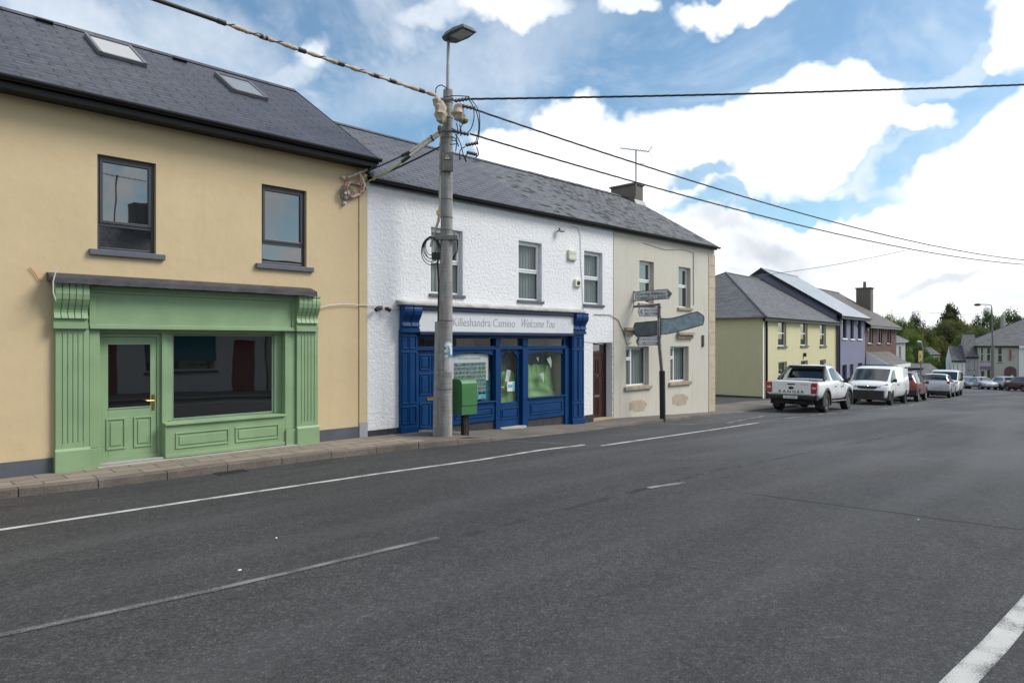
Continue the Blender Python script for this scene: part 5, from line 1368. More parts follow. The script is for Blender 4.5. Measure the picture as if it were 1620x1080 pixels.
# ------------------------------------------------------------------ the houses down the street (local: x along the front, y into the house)
def local_house(name, label, loc, rot, w, dp, eh, rh, wall, roofm, wins=(), doors=(), fr='white_pvc', sill='grey_sill', hip_l=0, hip_r=0, over=.3, plinth=None, depth_below=1.5, pane='glass', gut='black_pvc', vo=.05, cat='house', group=None, sash=False):
    o = root(name, label, cat, loc, rot, group)
    # wins: (x0,x1,z0,z1,split)
    holes = [(a, b, c, d) for a, b, c, d, *_ in wins]+[(a, b, -depth_below, d) for a, b, d, *_ in doors]
    mb = MB(); wall_front(mb, 0, w, -depth_below, eh, 0, holes, .16)
    yr = dp/2
    for X, hp, fl in ((0, hip_l, False), (w, hip_r, True)):
        if hp: pts = [(X, 0, -depth_below), (X, dp, -depth_below), (X, dp, eh), (X, 0, eh)]
        else: pts = [(X, 0, -depth_below), (X, dp, -depth_below), (X, dp, eh), (X, yr, rh-.05), (X, 0, eh)]
        mb.face(pts if fl else pts[::-1])
    mb.face([(w, dp, -depth_below), (0, dp, -depth_below), (0, dp, eh), (w, dp, eh)]); mb.face([(0, 0, eh-.02), (w, 0, eh-.02), (w, dp, eh-.02), (0, dp, eh-.02)])
    mb.build('wall', wall, o, local=True)
    mb = MB(); sl = (rh-eh)/yr; e0 = eh-.0+.06
    ya, za = -over, e0-over*sl
    xl = -(over if hip_l else vo); xr = w+(over if hip_r else vo)
    rl, rr = (hip_l if hip_l else xl), (w-hip_r if hip_r else xr)
    A, B, Cc, D = (xl, ya, za), (xr, ya, za), (xr, dp+over, za), (xl, dp+over, za)
    E, F = (rl, yr, rh+.06), (rr, yr, rh+.06)
    dn = lambda p: (p[0], p[1], p[2]-.06)
    mb.face([A, B, F, E]); mb.face([Cc, D, E, F])
    if hip_l: mb.face([D, A, E])
    if hip_r: mb.face([B, Cc, F])
    for p, q in ((A, B), (B, Cc), (Cc, D), (D, A)): 
        if (p, q) in ((B, Cc), (D, A)) and not (hip_r if p is B else hip_l): continue
        mb.face([dn(p), dn(q), q, p])
    if not hip_l: mb.face([dn(A), A, E, dn(E)]); mb.face([dn(E), E, D, dn(D)])
    if not hip_r: mb.face([B, dn(B), dn(F), F]); mb.face([F, dn(F), dn(Cc), Cc])
    mb.face([dn(B), dn(A), dn(E), dn(F)]); mb.face([dn(D), dn(Cc), dn(F), dn(E)])
    rf = mb.build('roof', roofm, o, local=True)
    mb = MB(); mb.tube([(E[0], E[1], E[2]), (F[0], F[1], F[2])], .07, 6)
    if hip_l: mb.tube([A, E], .06, 6); mb.tube([D, E], .06, 6)
    if hip_r: mb.tube([B, F], .06, 6)
    mb.build('ridge_cap', roofm, rf, local=True)
    mb = MB(); gutter(mb, xl, xr, ya-.03, za-.01, .05); mb.box(xl, xr, ya+.04, ya+.06, za-.20, za-.03); mb.box(xl, xr, ya+.061, -.005, za-.20, za-.18)
    mb.build('gutter', M[gut], o, local=True)
    if plinth:
        mb = MB(); mb.box(-.02, w+.02, -.025, -.003, -depth_below, plinth[0]); mb.box(-.025, -.003, -.003, dp, -depth_below, plinth[0]); mb.build('plinth', plinth[1], o, local=True)
    W[o.name] = Vector((0, 0, 0))
    for (a, b, c, d, sp_) in wins:
        window(o, a, b, c, d, 0, .16, M[fr], sp_, .06, pane, sash, (.07, .07, .10, .07), M[sill], bar=.06)
    for dd in doors:
        a, b, d, m = dd
        mb = MB(); mb.box(a, b, .10, .15, -depth_below, d); bead_panel(mb, a+.12, b-.12, d-1.0, d-.25, .10, .03, .02); bead_panel(mb, a+.12, b-.12, d-1.85, d-1.15, .10, .03, .02)
        mb.build('door', m, o, local=True)
    return o, rf
ROT = R(5.0)
L0 = Vector((33.9, 15.5)); LD = Vector((math.cos(ROT), math.sin(ROT)))
def row_t(px):
    a = (px-810)/FOC; dx, dy = VX+a*RX, VY+a*RY
    # L0 + t LD = s (dx,dy)
    det = LD.x*(-dy)-(-dx)*LD.y
    return ((-L0.x)*(-dy)-(-dx)*(-L0.y))/det
def row_z(px, py):
    t = row_t(px); p = L0+LD*t; d = p.x*VX+p.y*VY; return ZC+(540-py)/FOC*d
def rloc(t, z): p = L0+LD*t; return (p.x, p.y, z)
def win_px(p0, p1, y0, y1, tb, zb, split=.5):
    a, b = row_t(p0)-tb, row_t(p1)-tb; m = (p0+p1)/2
    return (a, b, row_z(m, y1)-zb, row_z(m, y0)-zb, split)
# pale green hipped house
zb = -1.25; tg1 = row_t(1323.5)
wn_ = [win_px(1230.8, 1244, 506.3, 547.5, 0, zb), win_px(1266.4, 1277.7, 508.5, 546.5, 0, zb), win_px(1297, 1306.8, 510.5, 546.8, 0, zb),
       win_px(1231.5, 1245, 572, 612, 0, zb), win_px(1267, 1278, 570, 606, 0, zb), win_px(1297, 1306.8, 568.5, 602, 0, zb)]
gh, grf = local_house('rendered_house', 'pale yellow-green house with a hipped grey slate roof and olive gable end', rloc(0, zb), ROT, tg1, 10.0, 3.36-zb, 6.35-zb, M['green_render'], M['slate_far'], wn_, (), fr='white_pvc', hip_l=7.4, over=.28, plinth=None)
mb = MB(); mb.box(-.03, -.003, .0, 10, -1.5, .42); mb.build('plinth', M['dark_base'], gh, local=True)
mb = MB(); mb.tube([(.32, -.09, 3.28-zb), (.32, -.09, -1)], .065, 8); mb.tube([(tg1-.25, -.09, 3.28-zb), (tg1-.25, -.09, -1)], .06, 8); build_pieces(mb, 'downpipe', M['black_pvc'], gh, local=True)
mb = MB(); mb.box(0.003, .16, -.02, -.003, -1.2, 4.5); mb.build('corner_strip', M['white_render'], gh, local=True)
mb = MB(); mb.box(row_t(1271.5)-.08, row_t(1271.5)+.08, -.14, -.003, row_z(1272, 564)-zb, row_z(1272, 558)-zb); mb.build('wall_lamp', M['black'], gh, local=True)
# lilac blue house
tb0 = tg1+.03; tb1 = row_t(1368.5); zb2 = -2.0
wn_ = [win_px(1332, 1339.3, 501.2, 535, tb0, zb2, None), win_px(1345.2, 1350.6, 503.6, 536, tb0, zb2, None), win_px(1356.3, 1362.8, 505, 536, tb0, zb2, None), win_px(1332, 1339.7, 577, 612, tb0, zb2, None)]
bh, brf = local_house('rendered_house', 'lilac blue house with navy windows and pale sheet roof above the green house', rloc(tb0, zb2), ROT, tb1-tb0, 10.0, 3.92-zb2, 7.15-zb2, M['blue_render'], M['metal_roof'], wn_, ((row_t(1344)-tb0, row_t(1350)-tb0, row_z(1347, 576)-zb2, M['blue_dark']), (row_t(1357)-tb0, row_t(1364)-tb0, row_z(1360, 574)-zb2, M['blue_dark'])), fr='blue_dark', sill='white_pvc', over=.4, vo=.18)
mb = MB(); mb.prism([(-.2, -.40, 3.60-zb2), (-.2, -.40, 3.82-zb2), (-.2, 5, 7.24-zb2), (-.2, 10.4, 3.82-zb2), (-.2, 10.4, 3.60-zb2), (-.2, 5, 6.98-zb2)], (-.03, 0, 0)); mb.build('bargeboard', M['black_pvc'], bh, local=True)
MB().box(-.008, -.003, .02, 9.98, -1.5, 3.9-zb2).build('gable_face', M['blue_render'], bh, local=True)
mb = MB(); mb.tube([(.25, -.1, 3.7-zb2), (.25, -.1, -1)], .07, 8); mb.build('downpipe', M['blue_dark'], bh, local=True)
# red brick house
tr0 = tb1+.03; tr1 = row_t(1418); zb3 = -2.3
wn_ = [win_px(1373, 1381.2, 516.8, 543.3, tr0, zb3, None), win_px(1388.5, 1395.7, 517.6, 543.4, tr0, zb3, None), win_px(1403.6, 1409.4, 518.6, 543.4, tr0, zb3, None), win_px(1398, 1408, 577, 592, tr0, zb3, None)]
rh_, rrf = local_house('brick_house', 'red brick house with brown tiled roof and tall end chimney', rloc(tr0, zb3), ROT, tr1-tr0, 9.5, 3.45-zb3, 6.45-zb3, M['brick'], M['tile_brown'], wn_, ((row_t(1380)-tr0, row_t(1386)-tr0, 2.1, M['bordeaux_door']),), fr='white_pvc', over=.45, gut='galv', pane='glass')
wl = tr1-tr0
mb = MB(); mb.box(wl-.75, wl+.25, 1.9, 3.1, 4.2-zb3, 6.75-zb3); c = mb.build('chimney', M['chimney'], rh_, local=True)
mb = MB(); mb.box(wl-.82, wl+.32, 1.83, 3.17, 6.752-zb3, 6.86-zb3); mb.lathe([(.14, 0), (.12, .5), (.15, .55)], (wl-.25, 2.5, 6.86-zb3), (0, 0, 1), 10); mb.build('chimney_cap', M['chimney'], c, local=True)
mb = MB(); q0, q1 = .35, row_t(1405)-tr0; za, zc = row_z(1405, 574)-zb3, row_z(1388, 556)-zb3
mb.prism([(q0, -1.6, za), (q0, -1.6, za-.2), (q0, -.01, zc-.2), (q0, -.01, zc)], (q1-q0, 0, 0)); pr = mb.build('porch_roof', M['tile_brown'], rh_, local=True)
mb = MB(); mb.prism([(q0-.03, -1.65, za-.22), (q0-.03, -1.65, za+.03), (q0-.03, -.01, zc+.05), (q0-.03, -.01, za-.22)], (-.06, 0, 0)); mb.box(q0, q1, -1.66, -1.605, za-.25, za+.02)
mb.build('fascia', M['white_pvc'], pr, local=True)
mb = MB()
for x in frange(q0+.3, q1-.3, 3): mb.box(x-.12, x+.12, -1.5, -1.26, -1, za-.18)
build_pieces(mb, 'porch_post', M['white_render'], pr, local=True)
# grey house beyond the brick one
d_ = 66.0; p = at(1419, 590, d_); zb4 = -2.6
h4, r4 = local_house('slate_hung_house', 'low grey house with a pale verge, just beyond the red brick house', (p.x+1.5, p.y+.9, zb4), ROT, 7.0, 7.0, 2.2-zb4, 3.9-zb4, M['grey_render'], M['slate_far'], [(1.0, 1.9, 2.9, 4.1, None), (3.6, 4.6, 2.9, 4.1, None)], over=.3, gut='white_pvc')
# houses on the far side of the bend, seen across the street
ROT2 = R(-72)
e = Vector((math.cos(ROT2), math.sin(ROT2)))
def lh(px, py, d): q = at(px, py, d); return (q.x, q.y, q.z)
def span(p0, d0, p1):
    # length along ROT2 direction from pixel p0 (distance d0) to pixel p1
    q = at(p0, 540, d0); a = (p1-810)/FOC; dx, dy = VX+a*RX, VY+a*RY
    return (q.x*dy-q.y*dx)/(-e.x*dy+e.y*dx)
base = at(1547.5, 613, 96); w_ = span(1547.5, 96, 1611.5); eh_ = at(1548, 545.5, 96).z-base.z
def fx(px): return span(1547.5, 96, px)
def fz(px, py):
    t = fx(px); q = Vector((base.x, base.y))+e*t; return ZC+(540-py)/FOC*(q.x*VX+q.y*VY)-base.z
fw_ = [(fx(1551.5), fx(1556), fz(1554, 571), fz(1554, 549), .5), (fx(1561), fx(1567.5), fz(1564, 571), fz(1564, 549), .5), (fx(1578.5), fx(1586), fz(1582, 573), fz(1582, 549), .5),
       (fx(1561), fx(1568), fz(1564, 605), fz(1564, 584), None), (fx(1551), fx(1558), fz(1554, 604), fz(1554, 586), None)]
h5, r5 = local_house('stone_house', 'grey hipped roof house with a red hanging sign and a pink arched doorway', tuple(base), ROT2, w_+9, 17, eh_, eh_+4.4, M['stone_render'], M['slate_far'], fw_, (), hip_l=w_+3.5, over=.35)
mb = MB(); mb.box(w_+.03, w_+9, -.10, -.003, 0, eh_-.05); mb.build('rendered_bay', M['white_render'], h5, local=True)
mb = MB(); mb.box(w_, w_+9.1, -.45, -.395, eh_-.42, eh_-.10); mb.build('eaves_board', M['white_pvc'], h5, local=True)
mb = MB(); mb.box(fx(1550.5), fx(1569), -.08, -.003, fz(1560, 584), fz(1560, 579)); s5 = mb.build('shop_fascia', M['purple_sign'], h5, local=True)
cx, cz = fx(1598.5), fz(1598, 613); rr = (fx(1608)-fx(1589))/2; ht = fz(1598, 578)-cz
mb = MB()
arc = [(cx-rr, -.10, 0)]+[(cx-rr*math.cos(a), -.10, ht-rr*1.0+rr*1.0*math.sin(a)) for a in frange(0, math.pi, 14)]+[(cx+rr, -.10, 0)]
mb.prism([arc[k] for k in range(len(arc))], (0, .095, 0)); ar = mb.build('arched_surround', M['pink_sign'], h5, local=True)
mb = MB(); ri = rr*.62; mb.prism([(cx-ri, -.12, 0)]+[(cx-ri*math.cos(a), -.12, ht*.62-ri*.35+ri*.5*math.sin(a)) for a in frange(0, math.pi, 10)]+[(cx+ri, -.12, 0)], (0, .015, 0)); mb.build('door', M['bordeaux_door'], ar, local=True)
mb = MB(); mb.box(cx+.02, cx+ri*.8, -.14, -.125, .3, ht*.6); mb.build('door_panel', M['white_pvc'], ar, local=True)
mb = MB(); mb.box(fx(1597.4), fx(1598.8), -.25, -.003, fz(1598, 570), fz(1598, 552)); mb.build('hanging_sign', M['red_sign'], h5, local=True)
mb = MB(); mb.box(fx(1599.6), fx(1607), -.12, -.003, fz(1603, 563), fz(1603, 557)); mb.build('sign_board', M['stone_render'], h5, local=True)
w7 = -span(1547.5, 96, 1527.5)-.04; b7 = Vector((base.x-e.x*(w7+.03), base.y-e.y*(w7+.03), base.z-.3)); d7 = b7.x*VX+b7.y*VY
h7, _ = local_house('rendered_house', 'grey rendered house with narrow windows left of the stone house', tuple(b7), ROT2, w7, 7, at(1528, 562, d7).z-b7.z, at(1528, 562, d7).z-b7.z+3.0, M['grey_render'], M['slate_far'], [(w7*.2, w7*.34, 2.8, 4.2, None), (w7*.65, w7*.79, 2.8, 4.2, None), (w7*.2, w7*.36, .7, 2.0, None), (w7*.6, w7*.8, .5, 2.1, None)], over=.3)
w8 = -span(1547.5, 96, 1505)-w7-.1; b8 = Vector((b7.x-e.x*(w8+.03), b7.y-e.y*(w8+.03), b7.z-.4)); d8 = b8.x*VX+b8.y*VY; h8, _ = local_house('rendered_house', 'small white house with dark narrow windows and a purple shop board', tuple(b8), ROT2, w8, 7, at(1505, 569, d8).z-b8.z, at(1505, 569, d8).z-b8.z+1.9, M['white_render'], M['slate_far'], [(w8*.1, w8*.2, 2.6, 4.0, None), (w8*.4, w8*.5, 2.6, 4.0, None), (w8*.72, w8*.82, 2.6, 4.0, None), (w8*.1, w8*.26, .6, 2.0, None)], over=.3)
mb = MB(); mb.box(w8*.62, w8*.97, -.1, -.003, .4, 2.4); mb.build('shop_board', M['purple_sign'], h8, local=True)
b9 = at(1474, 600, 150); h9, r9 = local_house('rendered_house', 'white walled house with broad dark roof below the big trees at the street end', (b9.x, b9.y, b9.z), R(-48), 5.6, 8, at(1480, 564, 150).z-b9.z, at(1480, 546, 150).z-b9.z, M['white_render'], M['slate_far'], [(1.0, 1.8, 2.4, 3.6, None), (3.4, 4.4, 2.4, 3.6, None)], over=.4, hip_l=2.3, hip_r=2.3)
mb = MB(); mb.box(3.2, 4.6, 3.2, 4.4, 4, at(1498, 543, 153).z-b9.z); mb.build('chimney', M['chimney'], h9, local=True)
mb = MB(); mb.box(.2, 5.4, -1.4, -.003, 2.05, 2.25); mb.build('awning', M['orange_sign'], h9, local=True)
b10 = at(1450, 612, 84); h10, _ = local_house('shed', 'low dark roofed shed beside the yellow street sign', (b10.x, b10.y, b10.z), R(-40), 3.6, 5, at(1452, 592, 84).z-b10.z, at(1452, 576, 86).z-b10.z, M['stone_render'], M['slate_far'], [(1.0, 1.8, .6, 1.3, None)], over=.3, cat='shed')
b11 = at(1424, 600, 80); h11, _ = local_house('rendered_house', 'small grey house half hidden behind the white van roof', (b11.x, b11.y, b11.z), R(-45), 2.6, 5, at(1424, 582, 80).z-b11.z, at(1424, 574, 82).z-b11.z, M['grey_render'], M['slate_far'], [(.5, 1.2, .6, 1.2, None)], over=.2)
b12 = at(1441, 600, 130); h12, _ = local_house('rendered_house', 'dark roofed house among the trees behind the yellow sign', (b12.x, b12.y, b12.z), R(-45), 5.5, 7, at(1441, 560, 130).z-b12.z, at(1441, 547, 132).z-b12.z, M['white_render'], M['slate_far'], [(1.0, 1.8, 3.4, 4.4, None), (3.4, 4.2, 3.4, 4.4, None)], over=.3)
# ------------------------------------------------------------------ far street furniture
b = at(1570.5, 613, 83); o = root('street_lamp', 'tall grey street lamp with a long left-hand arm by the far parked cars', 'street lamp', (b.x, b.y, b.z))
mb = MB(); mb.tube([b, at(1570.5, 545, 83)], [.20, .17], 12); mb.tube([at(1570.5, 545, 83), at(1569, 487, 83)], [.10, .07], 10); mb.build('pole', M['galv_dark'], o, smooth=40)
mb = MB(); mb.tube([at(1569, 487, 83), at(1568, 482.8, 83), at(1565, 482, 83), at(1551, 481.3, 83.2)], .05, 8); mb.build('lamp_arm', M['galv_dark'], o)
mb = MB(); mb.tube([at(1552, 481.6, 83.2), at(1549, 481.8, 83.2), at(1544, 482.2, 83.3), at(1541, 482, 83.3)], [.06, .17, .16, .05], 10); mb.build('lamp_head', M['dark_frame'], o, smooth=60)
b = at(1459.5, 600, 110); o = root('street_lamp', 'small distant street lamp with a bent arm against the dark trees', 'street lamp', (b.x, b.y, b.z))
mb = MB(); mb.tube([b, at(1460, 552, 110), at(1458.3, 543, 110)], .09, 8); mb.build('pole', M['galv'], o)
mb = MB(); mb.tube([at(1458.3, 543, 110), at(1457.5, 540.5, 110), at(1452, 540.2, 110)], [.07, .07, .16], 8); mb.build('lamp_head', M['white_sign'], o)
b = at(1457, 612, 70); o = root('street_sign', 'tall narrow yellow sign with an orange emblem on a post beyond the parked cars', 'sign', (b.x, b.y, b.z))
mb = MB(); mb.tube([b, at(1457, 570, 70)], .06, 8); mb.build('post', M['galv_dark'], o)
mb = MB(); p0, p1 = at(1453.7, 572.5, 70), at(1459.3, 554.5, 70); mb.prism([p0, at(1459.3, 572.5, 70), p1, at(1453.7, 554.5, 70)], v3*.12); sn_ = mb.build('sign_panel', M['yellow_sign'], o, fix=True)
mb = MB(); mb.ball(at(1457.5, 562.5, 69.95), .13, .03, .17); mb.build('emblem', M['orange_sign'], sn_)
b = at(1587, 560, 190); o = root('church_spire', 'pale grey stone spire rising among the dark trees on the right', 'spire', (b.x, b.y, -6))
mb = MB(); c = at(1586.5, 540, 190); mb.lathe([(.7, 0), (.66, at(1586, 520, 190).z+6), (.56, at(1586, 505, 190).z+6), (.44, at(1586, 499, 190).z+6), (.05, at(1586, 496, 190).z+6)], (c.x, c.y, -6), (0, 0, 1), 6); mb.build('shaft', M['grey_render'], o)
mb = MB(); zz = at(1586, 522, 190).z; mb.lathe([(.9, 0), (.9, .4)], (c.x, c.y, zz), (0, 0, 1), 6); mb.build('cornice', M['grey_render'], o)

# ------------------------------------------------------------------ vehicles
def sstep(st, x):
    if x <= st[0][0]: return st[0]
    for a, b in zip(st, st[1:]):
        if x <= b[0]:
            t = (x-a[0])/(b[0]-a[0]); return tuple(p+(q-p)*t for p, q in zip(a, b))
    return st[-1]
def ring(s):
    x, zb, zl, zt, wb, wl, wt = s
    zm = zb+(zl-zb)*.45; wm = wb+(wl-wb)*.9
    dz = max(.02, min(.07, (zt-zl)*.4))
    half = [(wb*.55, zb), (wb*.93, zb+.015), (wb, zb+.09), (wm, zm), (wl, zl-.05), (wl-.012, zl), (wl+(wt-wl)*.93, zt-dz), (wt*.88, zt-dz*.25), (wt*.5, zt+.012)]
    r = [(x, 0, zb)]+[(x, y, z) for y, z in half]+[(x, 0, zt+.018)]
    return r+[(x, -y, z) for y, z in half[::-1]]
def carved(name, st, mat_, parent, arches, smooth=38):
    mb = MB(); rs = [ring(s) for s in st]; n = len(rs[0])
    base = 0
    for r in rs: mb.v += [Vector(p) for p in r]
    for k in range(len(rs)-1):
        for q in range(n):
            mb.f.append((k*n+q, k*n+(q+1) % n, (k+1)*n+(q+1) % n, (k+1)*n+q)); mb.m.append(0)
    mb.f.append(tuple(range(n-1, -1, -1))); mb.m.append(0); l = (len(rs)-1)*n; mb.f.append(tuple(range(l, l+n))); mb.m.append(0)
    o = mb.build(name, mat_, None, fix=True)
    cut = MB()
    for (ax, r, ztc, wy) in arches:
        for s in (-1, 1):
            cut.lathe([(r, 0), (r, .40)], (ax, s*(wy-.27), ztc), (0, s, 0), 28)
    c = cut.build('arch_cutter', mat_, None, fix=True)
    md = o.modifiers.new('arches', 'BOOLEAN'); md.operation = 'DIFFERENCE'; md.object = c; md.solver = 'EXACT'
    dg = bpy.context.evaluated_depsgraph_get(); me = bpy.data.meshes.new_from_object(o.evaluated_get(dg))
    o.modifiers.clear(); o.data = me; me.name = name
    bpy.data.objects.remove(c)
    me.shade_smooth(); me.set_sharp_from_angle(angle=R(smooth))
    o.parent = parent; return o
def side_patch(st, xs, f0, f1, s, off=.007):
    # xs: list of (x, flo, fhi)
    P = []
    for x, lo, hi in xs:
        q = sstep(st, x); x_, zb, zl, zt, wb, wl, wt = q; row = []
        for f in frange(lo, hi, 4):
            y = (wl-.012)+(wl+(wt-wl)*.93-(wl-.012))*f; z = zl+(zt-.05-zl)*f
            row.append((x, s*(y+off), z+off*.3))
        P.append(row)
    return P
def top_patch(st, x0, x1, wfrac, off=.008, n=10, inset=0.0, m=8):
    P = []
    for k in range(n+1):
        x = x0+(x1-x0)*k/n; a = sstep(st, x); b2 = sstep(st, x+.01); a0 = sstep(st, x-.01)
        sl = (b2[3]-a0[3])/.02; nn = Vector((-sl, 0, 1)).normalized()*off
        P.append([(x+nn.x, a[6]*wfrac*s, a[3]+.016*(1-.5*abs(s))-.012*abs(s)**3+nn.z) for s in frange(-1, 1, m)])
    return P
def wheel(parent, x, y, r, w, s, rim):
    mb = MB(); mb.lathe([(r*.62, -w/2), (r*.93, -w/2), (r, -w*.32), (r, w*.32), (r*.93, w/2), (r*.66, w/2), (r*.62, w*.3)], (x, y, r), (0, s, 0), 30)
    t = mb.build('wheel', M['tyre'], parent, local=True, smooth=40)
    mb = MB(); mb.lathe([(r*.66, w*.36), (r*.66, w*.44), (r*.60, w*.44), (r*.57, w*.20), (.01, w*.20)], (x, y, r), (0, s, 0), 26)
    for k in range(6):
        a = 2*math.pi*k/6+.2; d = Vector((math.cos(a), 0, math.sin(a))); e2 = Vector((-math.sin(a), 0, math.cos(a))); c = Vector((x, y+s*w*.36, r))
        mb.obox(c+d*r*.33, d*r*.28, e2*r*.075, Vector((0, w*.05, 0)))
    mb.lathe([(r*.16, w*.30), (r*.14, w*.44)], (x, y, r), (0, s, 0), 14)
    mb.build('rim', rim, t, local=True, smooth=40)
def plan_band(mb, path, z0, z1, th=.03, top=0.0):
    # a strip that follows a plan outline (x,y), from z0 to z1, th thick outward along x
    n = len(path)
    for a, b in zip(path, path[1:]):
        d = Vector((b[0]-a[0], b[1]-a[1])).normalized(); nx, ny = d.y, -d.x
        pts = [(a[0], a[1]), (b[0], b[1]), (b[0]+nx*th, b[1]+ny*th), (a[0]+nx*th, a[1]+ny*th)]
        mb.prism([(x, y, z0) for x, y in pts], (0, 0, z1-z0))
REAR = Matrix(((0, 0, -1), (-1, 0, 0), (0, 1, 0)))          # lettering on a face that looks towards -x
FRONT = Matrix(((0, 0, 1), (1, 0, 0), (0, 1, 0)))           # lettering on a face that looks towards +x
def vehicle(name, label, cat, contact, wx, wy, yaw, st, paint, wheels, wr, ww, rim, side, screen=None, rear=None, group='vehicles parked along the street', mirror=None, handles=(), archr=1.16, flare=None):
    # contact: world point of the wheel contact at local (wx, wy)
    c, s = math.cos(yaw), math.sin(yaw)
    loc = Vector((contact.x-(c*wx-s*wy), contact.y-(s*wx+c*wy), 0)); 
    zf = zr(contact.x+c*1.5, contact.y+s*1.5); zk = zr(contact.x-c*1.5, contact.y-s*1.5)
    loc.z = zr(loc.x, loc.y)+.003
    o = root(name, label, cat, tuple(loc), 0, group); o.rotation_euler = (0, math.atan2(zk-zf, 3.0), yaw); W[o.name] = Vector((0, 0, 0))
    tw = wheels[2]
    body = carved('body', st, paint, o, [(wheels[0], wr*archr, wr*1.02, tw+ww/2), (wheels[1], wr*archr, wr*1.02, tw+ww/2)])
    mb = MB(); mb.box(st[0][0]+.25, st[-1][0]-.25, -tw+.15, tw-.15, wr*.75, st[1][1]+.08); mb.build('underbody', M['black'], o, local=True)
    for x in wheels[:2]:
        for s_ in (-1, 1): wheel(o, x, s_*tw, wr, ww, s_, rim)
    for xs in side:
        for s_ in (-1, 1):
            mb = MB(); mb.grid(side_patch(st, xs, 0, 1, s_), flip=(s_ > 0)); mb.build('side_window', M['glass_car'], o, local=True, smooth=60)
    if screen:
        mb = MB(); mb.grid(top_patch(st, *screen), flip=True); mb.build('windscreen', M['glass_car'], o, local=True, smooth=60)
    if rear:
        mb = MB(); mb.grid(top_patch(st, *rear), flip=True); mb.build('rear_window', M['glass_car'], o, local=True, smooth=60)
    if mirror:
        x, y, z, m = mirror
        for s_ in (-1, 1):
            mb = MB(); mb.obox((x, s_*(y+.10), z), (.06, 0, 0), (0, .085, 0), (0, 0, .085)); mb.obox((x, s_*(y+.0), z-.03), (.03, 0, 0), (0, .04, 0), (0, 0, .03)); mb.build('mirror', m, o, local=True, bevel=.03)
    for (x, z) in handles:
        for s_ in (-1, 1):
            q = sstep(st, x); mb = MB(); mb.box(x-.09, x+.09, s_*(q[5]+.012)-.014, s_*(q[5]+.012)+.014, z-.018, z+.018); mb.build('handle', M['trim'], o, local=True, bevel=.006)
    if flare:
        for x in wheels[:2]:
            for s_ in (-1, 1):
                mb = MB(); P = []; q = sstep(st, x); yo = flare
                for k in range(19):
                    a = -.25+(math.pi+.5)*k/18; r0, r1 = wr*archr*.99, wr*archr+.085
                    P.append([(x+r*math.cos(a), s_*y, wr*1.02+r*math.sin(a)) for r, y in ((r0, yo-.06), (r0, yo+.025), (r1, yo+.015), (r1, yo-.03))])
                mb.grid(P, flip=(s_ < 0)); mb.build('arch_flare', M['flare'], o, local=True, smooth=50)
    return o
def plate(o, x, z, face, s, rot, w=.52):
    MB().box(x-.006, x+.006, -w/2, w/2, z-.055, z+.055).build('number_plate', M['plate'], o, local=True)
    text_obj('lettering', s, .085, M['ink'], o, (x+(-.008 if rot is REAR else .008), 0, z-.03), rot, extrude=.001, align='CENTER', sx=.95)
# pickup
ST = [(-2.60,.62,1.00,1.14,.84,.86,.84),(-2.54,.58,1.10,1.20,.89,.915,.895),(-1.9,.52,1.12,1.205,.90,.93,.90),(-.88,.48,1.13,1.215,.90,.93,.90),(-.80,.48,1.15,1.235,.90,.93,.88),(-.58,.48,1.17,1.74,.90,.93,.67),(-.40,.48,1.18,1.795,.90,.93,.66),(.0,.48,1.18,1.825,.90,.93,.67),(.45,.48,1.16,1.805,.90,.93,.66),(.62,.48,1.15,1.74,.90,.93,.655),(1.36,.48,1.10,1.20,.90,.93,.76),(1.9,.48,1.06,1.155,.90,.93,.78),(2.35,.48,1.00,1.09,.89,.92,.77),(2.58,.5,.92,1.00,.85,.87,.70),(2.68,.52,.80,.86,.72,.74,.60)]
ST = [(a, b, c, d, e_*1.045, f*1.045, g_*1.03) for a, b, c, d, e_, f, g_ in ST]
ct = G(1302.3, 651.9)
pk = vehicle('pickup_truck', 'white double cab pickup truck with black rear bumper, parked nearest', 'pickup truck', ct, -1.45, -.825, R(5), ST, M['pw'], (-1.45, 1.77, .825), .395, .27, M['rim'],
    [[(-.56, .10, .35), (-.44, .08, .90), (-.02, .08, .93)], [(.05, .08, .93), (.45, .08, .93), (.60, .08, .90), (.95, .08, .42), (1.16, .08, .20)]], (.66, 1.30, .93), (-.785, -.595, .86), mirror=(.98, .93, 1.22, M['trim']), handles=((-.35, 1.0), (.62, .99)), archr=1.20, flare=.97)
mb = MB(); mb.box(-2.70, -2.50, -.86, .86, .50, .665); mb.box(-2.66, -2.35, -.93, -.85, .48, .70); mb.box(-2.66, -2.35, .85, .93, .48, .70); mb.box(-2.73, -2.60, -.45, .45, .56, .64); mb.build('rear_bumper', M['trim'], pk, local=True, bevel=.03)
for s_ in (-1, 1):
    mb = MB(); mb.box(-2.645, -2.40, s_*.825-.095, s_*.825+.11, .74, 1.13); tl = mb.build('tail_light', M['tail'], pk, local=True, bevel=.02)
    mb = MB(); mb.box(-2.652, -2.60, s_*.82-.07, s_*.82+.07, .90, .98); mb.build('reversing_lens', M['tail_w'], tl, local=True)
mb = MB(); mb.box(-2.655, -2.60, -.71, .71, .695, 1.165); tg_ = mb.build('tailgate', M['pw'], pk, local=True, bevel=.015)
mb = MB(); mb.box(-2.662, -2.654, -.14, .14, 1.04, 1.09); mb.build('handle', M['trim'], tg_, local=True)
mb = MB(); mb.lathe([(.055, 0), (.05, .008)], (-2.655, 0, .925), (-1, 0, 0), 16); 
for i in range(len(mb.v)): mb.v[i].y *= 1.9
mb.build('oval_emblem', M['trim'], tg_, local=True)
text_obj('lettering', 'RANGER', .14, M['ink'], tg_, (-2.658, 0, .74), REAR, extrude=.003, align='CENTER', sx=1.3, weight=.002, spacing=1.48)
